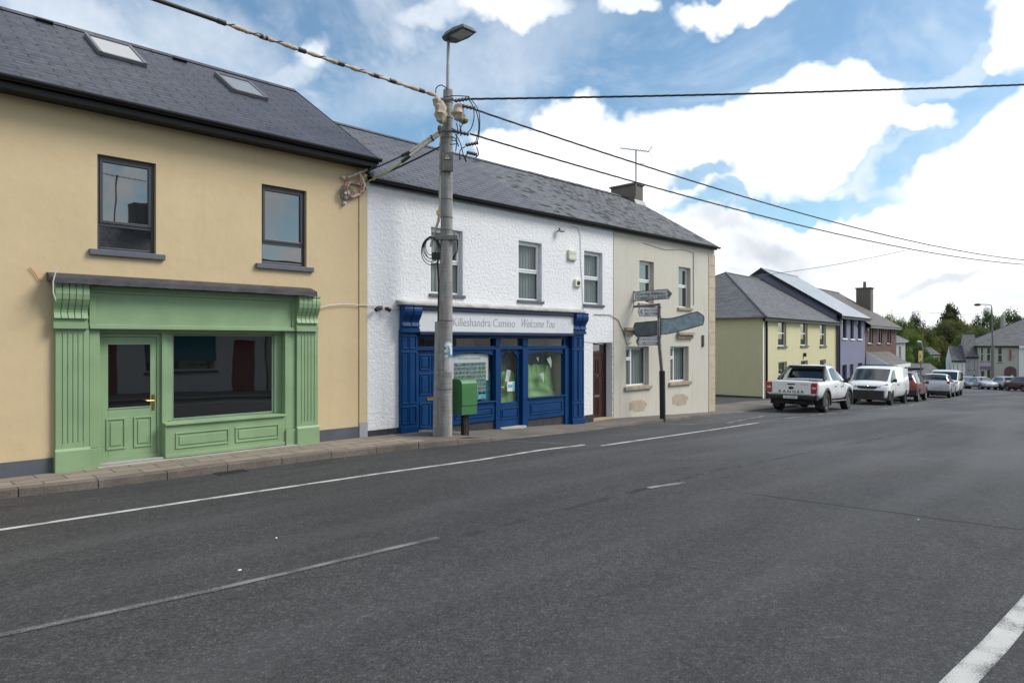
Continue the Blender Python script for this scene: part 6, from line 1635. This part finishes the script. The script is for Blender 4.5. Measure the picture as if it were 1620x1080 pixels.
mb = MB(); mb.box(-2.66, -2.6545, -.62, -.34, 1.06, 1.075); mb.build('badge', M['tail'], tg_, local=True)
plate(pk, -2.738, .585, -1, '191 CN 881', REAR)
mb = MB(); mb.grid(top_patch(ST, -2.45, -.92, .86, .006)); mb.build('bed_recess', M['trim'], pk, local=True)  # dark sheet laid on top stands in for the shaded hollow of the open bed
mb = MB()
for s_ in (-1, 1): mb.tube([(-.72, s_*.66, 1.74), (-.95, s_*.72, 1.60), (-1.50, s_*.86, 1.24)], [.06, .055, .05], 8)
mb.tube([(-.76, -.66, 1.73), (-.76, .66, 1.73)], .06, 8); mb.build('sport_bar', M['trim'], pk, local=True, smooth=50)
mb = MB()
for s_ in (-1, 1): mb.tube([(-.45, s_*.60, 1.84), (-.40, s_*.60, 1.87), (.35, s_*.60, 1.875), (.42, s_*.60, 1.83)], .02, 6)
build_pieces(mb, 'roof_rail', M['chrome'], pk, local=True)
mb = MB()
for s_ in (-1, 1): mb.box(-.92, 1.22, s_*.95-.06, s_*.95+.06, .40, .45)
build_pieces(mb, 'side_step', M['galv_dark'], pk, local=True, bevel=.015)
mb = MB()
for s_ in (-1, 1): mb.box(-1.92, -1.88, s_*.79-.14, s_*.79+.14, .17, .55)
build_pieces(mb, 'mud_flap', M['black'], pk, local=True)
mb = MB(); mb.tube([(-2.45, 0, .38), (-2.68, 0, .38), (-2.72, 0, .46)], .03, 8); mb.box(-2.5, -2.44, -.5, .5, .36, .44); mb.build('tow_bar', M['black'], pk, local=True)
mb = MB()
for s_ in (-1, 1): mb.box(1.05, 1.30, s_*.942-.003, s_*.942+.003, .92, .95); mb.box(1.55, 1.70, s_*.935-.006, s_*.935+.012, .92, .99)
build_pieces(mb, 'side_vent', M['trim'], pk, local=True)
def seams(o, st, xs, zlo=.52):
    for x in xs:
        q = sstep(st, x)
        for s_ in (-1, 1):
            mb = MB(); zm = q[1]+(q[2]-q[1])*.45; wm = q[4]+(q[5]-q[4])*.9; P = []
            for y, z in ((q[4]+(wm-q[4])*.6, zlo), (wm, zm), (q[5], q[2]-.05), (q[5]-.010, q[2])):
                P.append([(x-.006, s_*(y+.003), z), (x+.006, s_*(y+.003), z)])
            mb.grid(P, flip=(s_ < 0)); mb.build('door_seam', M['trim'], o, local=True)
seams(pk, ST, (-.84, .03, 1.12))
# front-on van
SV = [(-2.47,.50,1.10,1.80,.86,.90,.80),(-2.40,.42,1.16,1.90,.90,.945,.83),(-1.0,.40,1.18,1.935,.91,.955,.84),(.6,.38,1.16,1.925,.91,.955,.83),(1.00,.36,1.14,1.88,.91,.955,.82),(1.22,.36,1.13,1.80,.91,.95,.80),(1.95,.34,1.06,1.17,.90,.94,.80),(2.20,.32,1.00,1.08,.89,.92,.78),(2.38,.30,.90,.98,.85,.87,.72),(2.46,.30,.72,.82,.78,.79,.66)]
SV = [(a, b, c, d, e_*1.035, f*1.035, g_*1.03) for a, b, c, d, e_, f, g_ in SV]
ct = G(1406.5, 640.6)
vn = vehicle('delivery_van', 'white panel van with a black front bumper facing the camera', 'van', ct, 1.53, .80, R(184.5), SV, M['pw'], (-1.75, 1.53, .83), .345, .22, M['trim'], [[(.78, .08, .86), (1.02, .08, .88), (1.2, .08, .82), (1.62, .08, .30)]], (1.25, 1.93, .97), None, mirror=(1.50, .95, 1.22, M['trim']), handles=((.55, 1.02), (.30, 1.02)), archr=1.18)
path = [(2.05, -.955), (2.30, -.90), (2.44, -.74), (2.52, -.4), (2.54, 0), (2.52, .4), (2.44, .74), (2.30, .90), (2.05, .955)]
mb = MB(); plan_band(mb, path[::-1], .26, .72, -.045); mb.build('front_bumper', M['trim'], vn, local=True, bevel=.01)
mb = MB(); plan_band(mb, [(p[0]-.05, p[1]*.62) for p in path[2:-2]][::-1], .80, .92, -.05); gl = mb.build('grille', M['trim'], vn, local=True)
mb = MB(); mb.lathe([(.07, 0), (.06, .02)], (2.50, 0, .90), (1, 0, 0), 12); mb.build('emblem', M['chrome'], gl, local=True)
for s_ in (-1, 1):
    mb = MB(); mb.prism([(2.43, s_*.47, .84), (2.30, s_*.86, .88), (2.12, s_*.90, 1.02), (2.22, s_*.84, 1.06), (2.40, s_*.50, .93)], (.03, s_*.03, 0)); mb.build('headlight', M['headl'], vn, local=True, fix=True)
plate(vn, 2.50, .56, 1, '182 MH 640', FRONT)
mb = MB()
for x in (-.6, .5): mb.tube([(x, -.75, 1.93), (x, -.72, 1.985), (x, .72, 1.985), (x, .75, 1.93)], .02, 6)
build_pieces(mb, 'roof_bar', M['trim'], vn, local=True)
mb = MB(); q = sstep(SV, -.2)
for s_ in (-1, 1): mb.box(-2.3, .1, s_*.962-.008, s_*.962+.008, 1.10, 1.13)
build_pieces(mb, 'door_rail', M['pw'], vn, local=True)
mb = MB()
for s_ in (-1, 1): mb.tube([(1.28, s_*.2, 1.16), (1.95, s_*.05-.25, 1.20)], .01, 5)
seams(vn, SV, (-1.0, .12, 1.10))
# maroon suv seen from behind
SS = [(-2.20,.50,.90,.98,.80,.84,.74),(-2.12,.42,1.00,1.12,.86,.90,.76),(-1.95,.38,1.04,1.42,.88,.92,.68),(-1.72,.36,1.05,1.58,.89,.925,.64),(-1.0,.36,1.04,1.64,.89,.925,.65),(-.1,.36,1.02,1.645,.89,.925,.65),(.32,.36,1.01,1.58,.89,.925,.64),(1.12,.36,.98,1.08,.89,.92,.76),(1.7,.36,.92,1.00,.88,.91,.76),(2.05,.38,.84,.92,.84,.86,.70),(2.18,.40,.70,.78,.74,.76,.60)]
ct = G(1450.3, 635.0)
su = vehicle('suv_car', 'maroon red suv parked behind the white van, tail lights towards us', 'car', ct, -1.32, -.78, R(6), SS, M['pmaroon'], (-1.32, 1.34, .78), .34, .22, M['rim_light'], [[(-1.85, .12, .45), (-1.6, .1, .9), (-.72, .08, .93)], [(-.66, .08, .93), (.0, .08, .94), (.34, .08, .88), (.85, .08, .28)]], (.36, 1.06, .93), (-2.09, -1.76, .90), mirror=(.72, .92, 1.06, M['pmaroon']), handles=((-.9, .92), (.1, .90)))
mb = MB(); plan_band(mb, [(-2.0, -.92), (-2.2, -.84), (-2.27, -.5), (-2.28, 0), (-2.27, .5), (-2.2, .84), (-2.0, .92)], .36, .64, -.04); mb.build('rear_bumper', M['trim'], su, local=True)
for s_ in (-1, 1): MB().box(-2.21, -1.98, s_*.80-.12, s_*.80+.115, .86, 1.06).build('tail_light', M['tail'], su, local=True, bevel=.02)
mb = MB()
for s_ in (-1, 1): mb.tube([(-1.6, s_*.58, 1.62), (-1.5, s_*.58, 1.67), (-.1, s_*.58, 1.69), (.1, s_*.58, 1.64)], .02, 6)
build_pieces(mb, 'roof_rail', M['chrome'], su, local=True); plate(su, -2.30, .74, -1, '161 CN 57', REAR)
# silver hatch
SH = [(-2.15,.42,.88,.96,.80,.84,.74),(-2.08,.36,.98,1.08,.85,.885,.76),(-1.92,.32,1.02,1.40,.87,.90,.68),(-1.78,.30,1.02,1.50,.87,.90,.63),(-1.0,.30,1.0,1.57,.87,.90,.63),(-.1,.30,.98,1.565,.87,.90,.63),(.25,.30,.97,1.50,.87,.90,.62),(1.20,.30,.93,1.02,.87,.90,.74),(1.75,.30,.86,.92,.86,.88,.74),(2.08,.32,.74,.80,.80,.82,.66),(2.18,.34,.60,.66,.70,.72,.56)]
ct = G(1501.5, 629.3)
hb = vehicle('hatchback_car', 'silver white hatchback with a wide dark rear window, third from the van', 'car', ct, -1.28, -.76, R(7), SH, M['psilver'], (-1.28, 1.34, .76), .32, .20, M['rim_light'], [[(-1.78, .12, .40), (-1.6, .1, .88), (-.70, .08, .93)], [(-.64, .08, .93), (.0, .08, .94), (.26, .08, .88), (.9, .08, .24)]], (.28, 1.14, .93), (-2.05, -1.79, .96), mirror=(.75, .90, 1.0, M['psilver']), handles=((-.85, .88), (.12, .86)))
mb = MB(); plan_band(mb, [(-2.0, -.88), (-2.15, -.80), (-2.20, 0), (-2.15, .80), (-2.0, .88)], .30, .46, -.03); mb.build('rear_bumper', M['trim'], hb, local=True)
for s_ in (-1, 1): MB().box(-2.14, -1.92, s_*.80-.07, s_*.80+.085, .90, 1.12).build('tail_light', M['tail'], hb, local=True, bevel=.02)
plate(hb, -2.165, .72, -1, '10 CN 214', REAR)
# pale people carrier facing us
ct = G(1514.5, 626.3)
pv = vehicle('people_carrier', 'pale people carrier facing the camera behind the silver hatchback', 'van', ct, 1.53, .80, R(188), SV, M['pchamp'], (-1.75, 1.53, .80), .345, .22, M['rim_light'], [[(.78, .08, .86), (1.02, .08, .88), (1.2, .08, .82), (1.62, .08, .30)], [(-2.2, .1, .85), (-.6, .1, .9), (.7, .1, .9)]], (1.25, 1.93, .97), None, mirror=(1.50, .95, 1.22, M['trim']), archr=1.18)
mb = MB(); plan_band(mb, path[::-1], .26, .40, -.03); plan_band(mb, [(p[0]-.05, p[1]*.66) for p in path[2:-2]][::-1], .56, .80, -.06); mb.build('grille', M['trim'], pv, local=True)
for s_ in (-1, 1):
    mb = MB(); mb.prism([(2.43, s_*.47, .84), (2.30, s_*.86, .86), (2.12, s_*.90, 1.02), (2.22, s_*.84, 1.06), (2.40, s_*.50, .95)], (.03, s_*.03, 0)); mb.build('headlight', M['headl'], pv, local=True, fix=True)
    mb = MB(); mb.lathe([(.07, 0), (.06, .03)], (2.46, s_*.66, .50), (1, 0, 0), 10); mb.build('fog_lamp', M['headl'], pv, local=True)
# far parked row
SA = [(-2.25,.42,.86,.93,.78,.82,.74),(-2.15,.36,.93,1.02,.85,.88,.78),(-1.55,.32,.96,1.06,.87,.90,.76),(-.85,.30,.96,1.40,.87,.90,.62),(-.2,.30,.95,1.45,.87,.90,.61),(.35,.30,.94,1.38,.87,.90,.61),(1.10,.30,.90,.99,.87,.90,.74),(1.75,.30,.82,.89,.85,.87,.74),(2.12,.32,.70,.77,.79,.81,.66),(2.24,.34,.56,.62,.68,.70,.56)]
far = 'cars parked in the far row'
sideA = [[(-1.25, .12, .40), (-.8, .1, .9), (-.28, .08, .93)], [(-.22, .08, .93), (.3, .08, .9), (.75, .08, .3)]]
def front_bits(o, x, z, w=.62):
    for s_ in (-1, 1):
        mb = MB(); mb.box(x-.18, x, s_*w-.15, s_*w+.12, z-.07, z+.07); mb.build('headlight', M['headl'], o, local=True, bevel=.03)
    mb = MB(); mb.box(x-.1, x+.03, -.42, .42, z-.13, z+.02); mb.build('grille', M['trim'], o, local=True)
def rear_bits(o, x, z, w=.70):
    for s_ in (-1, 1):
        MB().box(x-.02, x+.2, s_*w-.13, s_*w+.12, z-.07, z+.08).build('tail_light', M['tail'], o, local=True, bevel=.02)
def far_at(px, d): return at(px, 617, d)
c1 = vehicle('saloon_car', 'dark fronted pale saloon at the left end of the far row', 'car', far_at(1531, 82), 0, 0, R(212), SA, M['psilver'], (-1.35, 1.35, .76), .31, .2, M['rim_light'], sideA, (.40, 1.05, .93), (-1.45, -.9, .9), far); front_bits(c1, 2.2, .64)
mb = MB(); mb.grid(top_patch(SA, 1.12, 2.10, .97, .006)); mb.build('bonnet', M['pnavy'], c1, local=True)
c2 = vehicle('saloon_car', 'plain silver white saloon in the middle of the far row', 'car', far_at(1553.5, 80), 0, 0, R(216), SA, M['psilver'], (-1.35, 1.35, .76), .31, .2, M['rim_light'], sideA, (.40, 1.05, .93), (-1.45, -.9, .9), far, mirror=(.6, .9, 1.0, M['psilver'])); front_bits(c2, 2.2, .64)
c3 = vehicle('hatchback_car', 'silver hatchback with a dark rear window beside the far lamp post', 'car', far_at(1585, 79), 0, 0, R(36), SH, M['psilver'], (-1.28, 1.34, .76), .32, .20, M['rim'], [[(-1.78, .12, .40), (-1.6, .1, .88), (-.70, .08, .93)], [(-.64, .08, .93), (.0, .08, .94), (.26, .08, .88), (.9, .08, .24)]], (.28, 1.14, .93), (-2.05, -1.79, .96), far); rear_bits(c3, -2.12, 1.0)
c4 = vehicle('suv_car', 'dark red suv cut off by the right edge of the far row', 'car', at(1619, 619, 74), 0, 0, R(40), SS, M['pmaroon'], (-1.32, 1.34, .78), .34, .22, M['rim'], [[(-1.85, .12, .45), (-1.6, .1, .9), (-.72, .08, .93)], [(-.66, .08, .93), (.0, .08, .94), (.34, .08, .88), (.85, .08, .28)]], (.36, 1.06, .93), (-2.09, -1.76, .90), far); rear_bits(c4, -2.2, .96)

# ------------------------------------------------------------------ houses across the street, behind the camera (seen in the window glass)
OY = -4.9
def across(name, label, x0, w, eh, rh, wallm, wins, doors):
    z = zr(x0, -1.3)+.1
    return local_house(name, label, (x0+w, OY, z), math.pi, w, 6.5, eh, rh, wallm, M['slate_far'], wins, doors, over=.3)
oh, orf = across('rendered_house', 'white house with red doors and a teal shop window across the street', 2.5, 11.5, 4.7, 6.9, M['white_render'], [(2.2, 5.0, .8, 2.3, None), (1.6, 2.5, 3.0, 4.1, .5), (5.2, 6.1, 3.0, 4.1, .5), (9.0, 9.9, 3.0, 4.1, .5)], ((.5, 1.5, 2.05, M['red_door']), (6.0, 7.0, 2.05, M['red_door'])))
mb = MB(); mb.box(2.2, 5.0, .10, .12, 1.2, 2.3); mb.build('window_blind', M['teal'], oh, local=True)
for x in (3.6, 9.6):
    mb = MB(); mb.box(x, x+1.0, 2.8, 3.7, 6.0, 8.0); mb.build('chimney', M['chimney'], oh, local=True)
oh2, _ = across('rendered_house', 'grey house with white doors across the street beside the white house', -9.5, 11.9, 4.8, 6.9, M['stone_render'], [(1.2, 2.2, 1, 2.3, None), (4.2, 5.2, 3.1, 4.3, .5), (8.2, 9.2, 3.1, 4.3, .5), (8, 9.4, 1, 2.3, None)], ((5.5, 6.5, 2.05, M['white_pvc']),))
oh3, _ = across('rendered_house', 'cream house across the street opposite the pebbledashed house', 14.1, 11, 4.4, 6.2, M['cream'], [(1.2, 2.2, 1, 2.3, None), (4.2, 5.2, 3.0, 4.1, .5), (8.2, 9.2, 3.0, 4.1, .5)], ((6.5, 7.5, 2.05, M['blue_paint']),))
q = (8.75, OY-3.2, 6.8); o = root('tv_aerial', 'television aerial on the roof of the white house across the street', 'aerial', q)
mb = MB(); mb.tube([(q[0], q[1], 6.6), (q[0]+.1, q[1], 9.1)], .035, 6); mb.build('mast', M['galv_dark'], o)
mb = MB(); yagi(mb, (q[0]+.1, q[1], 9.05), (.95, .2, -.12), 10, 1.9, .24); mb.build('antenna', M['galv_dark'], o)

# ------------------------------------------------------------------ trees
def crown_mesh(name, seed, nclump, per, size, shape='round'):
    rnd = random.Random(seed); mb = MB()
    clumps = []
    for k in range(nclump):
        while True:
            p = Vector((rnd.uniform(-1, 1), rnd.uniform(-1, 1), rnd.uniform(-1, 1)))
            if p.length < 1 and p.length > (.25 if k % 3 else .7): break
        if shape == 'round':
            lob = 1+.28*math.sin(3*math.atan2(p.y, p.x)+seed)*math.cos(2.2*p.z+seed*.7)
            c = Vector((p.x*.46*lob, p.y*.46*lob, .55+p.z*.37*(1+.12*math.sin(seed+p.x*4))))
            r = rnd.uniform(.07, .13)
        else:
            h = rnd.random()**.8; rad = (.52*(1-h)**.55+.06)*math.sqrt(rnd.random())*(1 if rnd.random() < .7 else 1.35); an = rnd.uniform(0, 6.283)
            c = Vector((rad*math.cos(an), rad*math.sin(an), .12+.88*h-.10*rad)); r = rnd.uniform(.04, .10)
        clumps.append((c, r))
    for c, r in clumps:
        for k in range(per):
            d = Vector((rnd.gauss(0, 1), rnd.gauss(0, 1), rnd.gauss(0, .8))).normalized()*r*rnd.uniform(.5, 1.15)
            p = c+d; s = size*rnd.uniform(.6, 1.3)
            n = (d.normalized()+Vector((rnd.uniform(-.8, .8), rnd.uniform(-.8, .8), rnd.uniform(-.3, .9)))).normalized()
            u = n.cross(Vector((rnd.uniform(-1, 1), rnd.uniform(-1, 1), .3))).normalized(); w = n.cross(u)
            mb.face([p-u*s, p-w*s*.5, p+u*s, p+w*s*.5])
    return mb
def trunk_mesh(seed, conifer=False):
    rnd = random.Random(seed); mb = MB()
    mb.tube([(0, 0, -.06), (.005, 0, .1), (.0, .01, .3), (.01, .0, .55), (.0, 0, .9 if conifer else .75)], [.032, .026, .020, .014, .004], 8)
    for k in range(9):
        z = rnd.uniform(.22, .6); an = rnd.uniform(0, 6.28); L = rnd.uniform(.18, .36)*(.5 if conifer else 1); d = Vector((math.cos(an), math.sin(an), rnd.uniform(.3, .9))).normalized()
        p = Vector((0, 0, z)); mb.tube([p, p+d*L*.5, p+d*L+Vector((0, 0, .03))], [.011, .007, .002], 5)
    return mb
KINDS = {}
def tree_kind(key, seed, nclump, per, size, leaf, shape='round'):
    o = root('tree', '', 'tree', (0, 0, 0), group='trees on the far hill')
    trunk_mesh(seed, shape != 'round').build('trunk', M['trunk'], o, local=True); crown_mesh('crown', seed, nclump, per, size, shape).build('crown', M[leaf], o, local=True)
    KINDS[key] = [o, False]
tree_kind('mid', 1, 150, 85, .020, 'leaf_a'); tree_kind('dark', 2, 150, 85, .020, 'leaf_b'); tree_kind('olive', 3, 150, 85, .020, 'leaf_c'); tree_kind('conifer', 4, 260, 30, .026, 'leaf_b', 'cone'); tree_kind('pale', 5, 140, 85, .021, 'leaf_a')
def tree(key, px, ytop, wpx, ybase, d, label):
    o, used = KINDS[key]
    if used: o = copy_tree(o)
    else: KINDS[key][1] = True
    b = at(px, ybase, d); h = (ybase-ytop)/FOC*d; w = wpx/FOC*d
    o.location = b; o.scale = (w, w, h); o.rotation_euler = (0, 0, random.uniform(0, 6.28)); o['label'] = label; o['name'] = ''
    del o['name']; return o
T = [('conifer', 1503, 483, 46, 600, 185, 'tall feathery conifer topping the big olive tree'),
     ('olive', 1512, 503, 84, 580, 165, 'largest olive green tree in the middle of the far hill'),
     ('dark', 1490, 512, 60, 585, 160, 'dark tree filling the hill left under the conifer'),
     ('olive', 1540, 512, 60, 580, 158, 'yellowing olive tree right of the largest far tree'),
     ('dark', 1562, 489, 44, 585, 195, 'dark round tree standing left of the stone spire'),
     ('dark', 1600, 490, 58, 590, 200, 'dark wide tree behind the stone spire at the right edge'),
     ('dark', 1640, 494, 60, 590, 190, 'dark tree at the right edge of the far hill'),
     ('mid', 1412, 496, 40, 585, 150, 'mid green tree rising over the brick house roof end'),
     ('pale', 1432, 500, 34, 590, 140, 'light green tree just right of the brick house'),
     ('dark', 1449, 495, 32, 585, 165, 'slim dark tree with an open crown right of the brick house'),
     ('mid', 1462, 516, 44, 590, 135, 'mid green tree above the small bent far lamp'),
     ('mid', 1440, 520, 50, 600, 118, 'bushy green tree over the grey house beyond the brick one'),
     ('pale', 1428, 545, 36, 605, 95, 'bright green shrub tree behind the white van roof'),
     ('dark', 1452, 545, 40, 600, 112, 'dark low tree around the small bent far lamp'),
     ('olive', 1478, 530, 46, 590, 140, 'low olive tree left of the white walled end house'),
     ('pale', 1476, 560, 26, 604, 100, 'light green bush beside the yellow street sign'),
     ('mid', 1530, 522, 50, 590, 140, 'mid green tree behind the small white far house'),
     ('dark', 1555, 520, 50, 590, 138, 'dark tree behind the grey stone house roof'),
     ('dark', 1492, 566, 18, 608, 105, 'small dark bush left of the small white far house'),
     ('mid', 1385, 500, 60, 580, 190, 'green tree hidden mostly behind the brick house chimney'),
     ('mid', 1590, 520, 60, 590, 145, 'green tree behind the ridge of the stone house')]
for t in T: tree(*t)
for k in range(16):
    px = 1395+k*17+random.uniform(-5, 5)
    tree(random.choice(['mid', 'dark', 'olive', 'dark']), px, 522+random.uniform(-9, 8), random.uniform(48, 66), 592, random.uniform(215, 300), 'background tree of the wooded skyline, one of many alike')
for k, o in list(KINDS.items()):
    if not o[1]: raise RuntimeError('unused tree '+k)

# ------------------------------------------------------------------ sky, sun, camera
SUN_AZ = Vector((.72, -.69)); SUN_EL = R(44)
w = bpy.data.worlds.new('World'); scene.world = w; w.use_nodes = True
nt = w.node_tree; N = nt.nodes; N.clear()
def wn(t, **k):
    n = N.new(t)
    for a, v in k.items(): setattr(n, a, v)
    return n
def lk(a, b): nt.links.new(a, b)
def wmath(op, a, b=0.0, c=None, clamp=False):
    m = wn('ShaderNodeMath', operation=op); m.use_clamp = clamp
    for k, v in enumerate((a, b) if c is None else (a, b, c)):
        if isinstance(v, (int, float)): m.inputs[k].default_value = v
        else: lk(v, m.inputs[k])
    return m.outputs[0]
def wmapr(v, a, b, c=0.0, d=1.0):
    m = wn('ShaderNodeMapRange'); m.interpolation_type = 'SMOOTHSTEP'; lk(v, m.inputs[0])
    for k, x in zip((1, 2, 3, 4), (a, b, c, d)): m.inputs[k].default_value = x
    return m.outputs[0]
tc = wn('ShaderNodeTexCoord'); gen = tc.outputs['Generated']
def dotp(v):
    n = wn('ShaderNodeVectorMath', operation='DOT_PRODUCT'); lk(gen, n.inputs[0]); n.inputs[1].default_value = v; return n.outputs['Value']
dv, dr_ = dotp((VX, VY, 0)), dotp((RX, RY, 0)); dz = wn('ShaderNodeSeparateXYZ'); lk(gen, dz.inputs[0]); dz = dz.outputs[2]
dvm = wmath('MAXIMUM', dv, .08)
u, v_ = wmath('DIVIDE', dr_, dvm), wmath('DIVIDE', dz, dvm)
def wnoise(scale, detail=6, rough=.6, vec=None, dist=0.0):
    n = wn('ShaderNodeTexNoise'); n.inputs['Scale'].default_value = scale; n.inputs['Detail'].default_value = detail; n.inputs['Roughness'].default_value = rough; n.inputs['Distortion'].default_value = dist
    lk(vec if vec is not None else gen, n.inputs['Vector']); return n.outputs
n1 = wnoise(4.5, 5, .62)
sepn = wn('ShaderNodeSeparateColor'); lk(n1['Color'], sepn.inputs[0])
du = wmath('MULTIPLY', wmath('SUBTRACT', sepn.outputs[0], .5), .20); dvv = wmath('MULTIPLY', wmath('SUBTRACT', sepn.outputs[1], .5), .20)
cuv = wn('ShaderNodeCombineXYZ'); lk(wmath('ADD', u, du), cuv.inputs[0]); lk(wmath('ADD', v_, dvv), cuv.inputs[1]); cuv = cuv.outputs[0]
w.cycles.sampling_method = 'MANUAL'; w.cycles.sample_map_resolution = 512
def blob(px, py, rx, ry, rot=0.0, amp=1.0, soft=1.0):
    mp = wn('ShaderNodeMapping', vector_type='TEXTURE'); lk(cuv, mp.inputs[0])
    mp.inputs['Location'].default_value = ((px-810)/FOC, (540-py)/FOC, 0); mp.inputs['Rotation'].default_value = (0, 0, R(rot)); mp.inputs['Scale'].default_value = (rx/FOC, ry/FOC, 1)
    ln = wn('ShaderNodeVectorMath', operation='LENGTH'); lk(mp.outputs[0], ln.inputs[0])
    return wmapr(ln.outputs['Value'], 1.0+.5*soft, 1.0-.5*soft, 0, amp)
acc = None
def add(x):
    global acc
    acc = x if acc is None else wmath('MAXIMUM', acc, x)
# big cumulus mass and its towers
for b in ((905, 195, 75, 58, 0, 1, .35), (850, 245, 110, 48, 0, 1, .35), (960, 262, 190, 60, 0, 1, .35), (1120, 225, 150, 62, 8, 1, .35), (1265, 195, 130, 62, 8, 1, .35), (1360, 168, 85, 55, 12, 1, .35), (1450, 178, 60, 22, 10, .9, .4), (1320, 225, 80, 32, 15, 1, .4), (1190, 262, 150, 40, 6, 1, .35),
          (1020, 330, 150, 60, 0, 1, .5), (1250, 365, 300, 85, 6, 1, .5), (1500, 320, 260, 120, 18, 1, .5), (1640, 250, 170, 110, 20, 1, .45), (1350, 470, 520, 90, 0, 1, .6), (1640, 30, 75, 95, -20, 1, .35), (1600, 100, 48, 22, -20, .9, .4),
          (1160, 12, 80, 22, 8, .95, .5), (1005, 8, 50, 22, 10, .9, .5), (800, 8, 120, 30, 0, .8, .7), (690, 15, 90, 30, 0, .55, .9),
          (297, -605, 190, 170, 0, 1, .6), (520, -440, 120, 120, 0, .4, .8), (495, 78, 36, 22, 20, .62, .9), (440, 105, 60, 24, 10, .42, 1.0), (300, 50, 160, 55, -25, .40, 1.2), (110, 20, 190, 55, -18, .55, 1.2), (760, 95, 240, 60, 20, .30, 1.0), (1480, 120, 180, 22, 24, .35, .9)): add(blob(*b))
for b in ((1240, 312, 165, 16, 9, 1, .7), (1450, 232, 95, 22, 27, 1, .8), (1570, 150, 80, 24, 30, .9, .8), (1120, 298, 40, 14, 0, .9, .8)):
    acc = wmath('MULTIPLY', acc, wmath('SUBTRACT', 1.0, blob(*b)))
wisp = wmath('MULTIPLY', wmapr(wnoise(3.0, 5, .65, dist=1.2)['Fac'], .38, .70), .46)
acc = wmath('MAXIMUM', acc, wisp)
front = wmath('MULTIPLY', wmapr(dv, .15, .40), wmapr(v_, 1.6, 1.1))
gn = wnoise(4.2, 5, .6)['Fac']; gen_mask = wmapr(gn, .45, .54)
hz = wmapr(dz, .10, .0)
mask = wmath('ADD', wmath('MULTIPLY', acc, front), wmath('MULTIPLY', wmath('MAXIMUM', gen_mask, wmath('MULTIPLY', hz, .8)), wmath('SUBTRACT', 1.0, front)))
n2 = wnoise(11, 4, .65)['Fac']
mask = wmath('ADD', mask, wmath('MULTIPLY', wmath('SUBTRACT', n2, .5), wmath('MULTIPLY', wmath('MULTIPLY', mask, wmath('SUBTRACT', 1.0, mask)), 2.6)), clamp=True)
# grey undersides
gacc = None
for b in ((1140, 365, 46, 26, 10, .8, 1.2), (1250, 398, 90, 26, 5, .95, 1.2), (1190, 400, 60, 20, 0, .7, 1.2), (1330, 385, 70, 16, -6, .6, 1.2), (1450, 453, 110, 11, 1, .8, 1.2), (1260, 440, 110, 12, 4, .6, 1.2), (1395, 312, 30, 8, 0, .5, .9), (880, 290, 90, 20, 0, .30, 1.0), (1400, 270, 120, 20, 14, .25, 1.0), (1500, 505, 180, 22, 0, .35, 1.0)):
    x = blob(*b); gacc = x if gacc is None else wmath('MAXIMUM', gacc, x)
gacc = wmath('MULTIPLY', gacc, wmapr(wnoise(9, 3, .6)['Fac'], .30, .60, .25, 1))
sky = wn('ShaderNodeTexSky', sky_type='NISHITA'); sky.sun_disc = False; sky.sun_elevation = SUN_EL; sky.sun_rotation = math.atan2(SUN_AZ.x, SUN_AZ.y); sky.altitude = 80; sky.air_density = 1.0; sky.dust_density = .6; sky.ozone_density = 1.4
STR = .078
cl = wn('ShaderNodeMix', data_type='RGBA'); lk(gacc, cl.inputs[0]); cl.inputs[6].default_value = (10.2, 10.3, 10.4, 1); cl.inputs[7].default_value = (5.8, 6.2, 6.7, 1)
shade = wnoise(6.5, 4, .6)['Fac']
cl2 = wn('ShaderNodeMix', data_type='RGBA', blend_type='MULTIPLY'); cl2.inputs[0].default_value = 1; lk(cl.outputs[2], cl2.inputs[6])
sr = wn('ShaderNodeValToRGB'); sr.color_ramp.elements[0].position = .3; sr.color_ramp.elements[0].color = (.74, .77, .80, 1); sr.color_ramp.elements[1].position = .62; sr.color_ramp.elements[1].color = (1, 1, 1, 1); lk(shade, sr.inputs[0]); lk(sr.outputs[0], cl2.inputs[7])
mx = wn('ShaderNodeMix', data_type='RGBA'); lk(mask, mx.inputs[0]); tint = wn('ShaderNodeMix', data_type='RGBA', blend_type='MULTIPLY'); tint.inputs[0].default_value = 1; lk(sky.outputs[0], tint.inputs[6]); tint.inputs[7].default_value = (1.06, 1.25, 1.22, 1); lk(tint.outputs[2], mx.inputs[6]); lk(cl2.outputs[2], mx.inputs[7])
bg = wn('ShaderNodeBackground'); bg.inputs[1].default_value = STR; lk(mx.outputs[2], bg.inputs[0])
out = wn('ShaderNodeOutputWorld'); lk(bg.outputs[0], out.inputs[0])
sd_ = bpy.data.lights.new('sun', 'SUN'); sd_.energy = 2.1; sd_.angle = R(26); sd_.color = (1, .955, .89)
so = bpy.data.objects.new('sun', sd_); COL.objects.link(so)
dvec = -Vector((SUN_AZ.x*math.cos(SUN_EL), SUN_AZ.y*math.cos(SUN_EL), math.sin(SUN_EL)))
so.rotation_euler = dvec.to_track_quat('-Z', 'Y').to_euler(); so.location = (20, -20, 30)
cd = bpy.data.cameras.new('camera'); cd.sensor_width = 36; cd.lens = 24.0; cd.clip_start = .05; cd.clip_end = 5000
co = bpy.data.objects.new('camera', cd); COL.objects.link(co); co.location = (0, 0, ZC)
co.rotation_euler = Vector((VX, VY, 0)).to_track_quat('-Z', 'Y').to_euler(); scene.camera = co
scene.render.engine = 'CYCLES'
scene.cycles.max_bounces = 6; scene.cycles.diffuse_bounces = 3; scene.cycles.glossy_bounces = 3; scene.cycles.transparent_max_bounces = 8
scene.cycles.use_denoising = True
vs = scene.view_settings; vs.view_transform = 'Standard'; vs.look = 'None'; vs.exposure = 0.72; vs.gamma = 1.0; vs.use_curve_mapping = False
